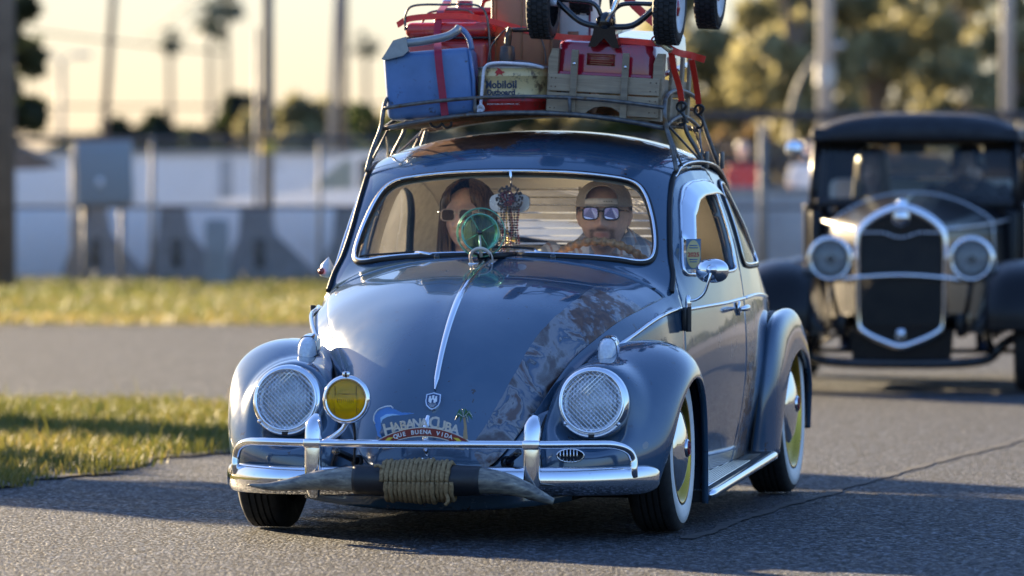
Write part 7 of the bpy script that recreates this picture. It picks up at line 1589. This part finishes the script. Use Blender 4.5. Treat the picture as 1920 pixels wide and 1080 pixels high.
# tree masses
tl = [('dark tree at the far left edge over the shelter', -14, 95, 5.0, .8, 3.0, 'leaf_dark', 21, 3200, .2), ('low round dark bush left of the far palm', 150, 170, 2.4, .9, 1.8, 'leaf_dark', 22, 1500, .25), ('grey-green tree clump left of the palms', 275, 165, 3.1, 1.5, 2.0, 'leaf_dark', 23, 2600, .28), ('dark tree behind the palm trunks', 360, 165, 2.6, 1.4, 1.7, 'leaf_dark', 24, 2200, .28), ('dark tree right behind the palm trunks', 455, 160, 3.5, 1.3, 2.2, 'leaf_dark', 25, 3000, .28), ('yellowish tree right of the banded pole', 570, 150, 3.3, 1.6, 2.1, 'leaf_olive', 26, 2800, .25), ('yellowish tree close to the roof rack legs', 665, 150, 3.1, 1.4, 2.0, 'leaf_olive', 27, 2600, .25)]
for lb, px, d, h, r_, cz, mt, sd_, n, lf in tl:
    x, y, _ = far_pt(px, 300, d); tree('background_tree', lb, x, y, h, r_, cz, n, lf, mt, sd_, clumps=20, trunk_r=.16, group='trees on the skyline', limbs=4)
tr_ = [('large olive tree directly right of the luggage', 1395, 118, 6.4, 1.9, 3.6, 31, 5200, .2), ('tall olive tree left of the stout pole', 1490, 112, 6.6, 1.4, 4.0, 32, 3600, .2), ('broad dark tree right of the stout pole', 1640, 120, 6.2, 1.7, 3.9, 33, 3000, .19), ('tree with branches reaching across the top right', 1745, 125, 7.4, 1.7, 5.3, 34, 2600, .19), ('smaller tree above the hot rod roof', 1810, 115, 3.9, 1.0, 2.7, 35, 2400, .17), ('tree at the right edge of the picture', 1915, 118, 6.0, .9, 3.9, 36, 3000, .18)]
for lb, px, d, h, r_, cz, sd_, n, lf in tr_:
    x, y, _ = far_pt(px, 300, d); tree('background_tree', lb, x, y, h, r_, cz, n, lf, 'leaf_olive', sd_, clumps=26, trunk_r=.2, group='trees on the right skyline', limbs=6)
for k, (px, lb) in enumerate(((1350, 'brown hedge behind the concrete wall next to the luggage rack'), (1440, 'brown hedge behind the concrete wall left of the hot rod'), (1560, 'brown hedge behind the hot rod roof'), (1700, 'brown hedge behind the hot rod windscreen'), (1850, 'brown hedge behind the right edge of the hot rod'))):
    x, y, _ = far_pt(px, 300, 88); tree('hedge_bush', lb, x, y, 2.1, .62, 1.25, 1300, .16, 'leaf_brown', 50 + k, clumps=14, trunk_r=.06, group='brown hedge bushes', limbs=3)
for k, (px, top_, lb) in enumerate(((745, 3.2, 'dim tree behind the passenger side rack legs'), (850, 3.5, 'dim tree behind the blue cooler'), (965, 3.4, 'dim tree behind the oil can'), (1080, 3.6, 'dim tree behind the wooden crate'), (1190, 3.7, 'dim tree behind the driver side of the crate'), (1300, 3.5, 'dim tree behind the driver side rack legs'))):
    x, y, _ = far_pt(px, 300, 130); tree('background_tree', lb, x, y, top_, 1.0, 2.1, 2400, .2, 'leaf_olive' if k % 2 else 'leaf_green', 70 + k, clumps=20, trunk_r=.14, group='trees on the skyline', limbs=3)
# far treeline all round the horizon
V, F, TN_ = [], [], []; r8 = np.random.default_rng(8); n = 26000; a = r8.uniform(0, 2 * np.pi, n); d = r8.uniform(240, 300, n); hh = 2.0 + .6 * np.sin(a * 23) + .5 * np.sin(a * 57 + 1) + .3 * np.sin(a * 131); z = hh * r8.uniform(0, 1, n) ** .8; hh = None
P = np.c_[np.sin(a) * d, np.cos(a) * d, z]; q = r8.normal(size=(n, 3)); q /= np.linalg.norm(q, axis=1)[:, None]; b = np.cross(q, r8.normal(size=(n, 3))); b /= np.linalg.norm(b, axis=1)[:, None]; s = r8.uniform(.4, .9, n)[:, None]
V = np.stack([P - q * s, P - b * s * .7, P + q * s, P + b * s * .7], 1).reshape(-1, 3); tag(mesh_obj('distant_treeline', V, [(4 * i, 4 * i + 1, 4 * i + 2, 4 * i + 3) for i in range(n)], 'leaf_dark', attrs={'tone': np.repeat(r8.uniform(0, 1, n), 4)}, smooth=False), 'distant dark treeline along the horizon', 'treeline', kind='stuff')
# unseen trees added beyond the left edge to cast long shadows across the road
SN2 = (math.cos(SUN_AZ), -math.sin(SUN_AZ)); SS = (math.sin(SUN_AZ), math.cos(SUN_AZ))
for off, tau, r_, h, sd_, lb in ((11.95, 30.0, 1.05, 3.9, 61, 'dense unseen tree added left of the view to shadow the road'), (14.65, 30.5, .58, 3.9, 62, 'narrow unseen tree added left of the view to shadow the grass')):
    x, y = SN2[0] * off + SS[0] * tau, SN2[1] * off + SS[1] * tau; tree('unseen_shadow_tree', lb, x, y, h, r_, 1.7, 9000, .16, 'leaf_green', sd_, clumps=60, trunk_r=.15, group='unseen trees added for their shadows', limbs=5)
# bystanders beyond the fence
def stander(label, px, d, shirt, seed):
    x, y, _ = far_pt(px, 400, d); t = thing('person', label, 'person', (x, y, 0)); b = MB(); Vh, Fh_ = head_mesh(1.0, True); b.add([(v[0], v[1], v[2] + 1.62) for v in Vh], Fh_); b.tube([(0, .02, 1.58), (0, .02, 1.38)], [.05, .065], 12); b.add(*loft([(.85, 0, 0, .15, .10), (1.1, 0, 0, .14, .10), (1.38, 0, 0, .16, .10), (1.44, 0, 0, .07, .06)]))
    for s_ in (-1, 1): b.tube([(s_ * .17, 0, 1.38), (s_ * .22, .02, 1.10), (s_ * .21, -.06, .86)], [.048, .04, .03], 10); b.add(*ell((s_ * .21, -.07, .80), (.025, .035, .06))); b.tube([(s_ * .09, 0, .88), (s_ * .10, 0, .48), (s_ * .10, .02, .08)], [.08, .058, .045], 12); b.add(*ell((s_ * .10, -.05, .05), (.045, .12, .045)))
    remesh(b, 'body', 'skin_far', t, .014, 2); s = MB(); s.add(*loft([(.84, 0, 0, .17, .125), (1.1, 0, 0, .165, .125), (1.36, 0, 0, .185, .12), (1.45, 0, 0, .085, .075)]))
    for s_ in (-1, 1): s.tube([(s_ * .15, 0, 1.39), (s_ * .225, .02, 1.15)], [.07, .06], 10)
    remesh(s, 'shirt', shirt, t, .014, 3); l = MB()
    for s_ in (-1, 1): l.tube([(s_ * .085, 0, .90), (s_ * .10, 0, .48), (s_ * .10, .02, .10)], [.10, .075, .065], 12)
    remesh(l, 'trousers', 'denim', t, .014, 3); V = [(.09 * math.sin(a) * math.sin(p), .105 * math.cos(a) * math.sin(p) + .01, 1.65 + .1 * math.cos(p)) for p in np.linspace(0, R(95), 8) for a in np.linspace(R(-130), R(130), 20)]; mesh_obj('hair', V, gridf(8, 20), 'hair_dark', t)
D['shirt_red'] = simple((.45, .03, .03), .8); D['shirt_white'] = simple((.75, .76, .8), .8)
stander('bystander in a red shirt beyond the fence', 1393, 78.5, 'shirt_red', 1); stander('bystander in a white shirt beyond the fence near the hot rod lamp', 1512, 78.5, 'shirt_white', 2)
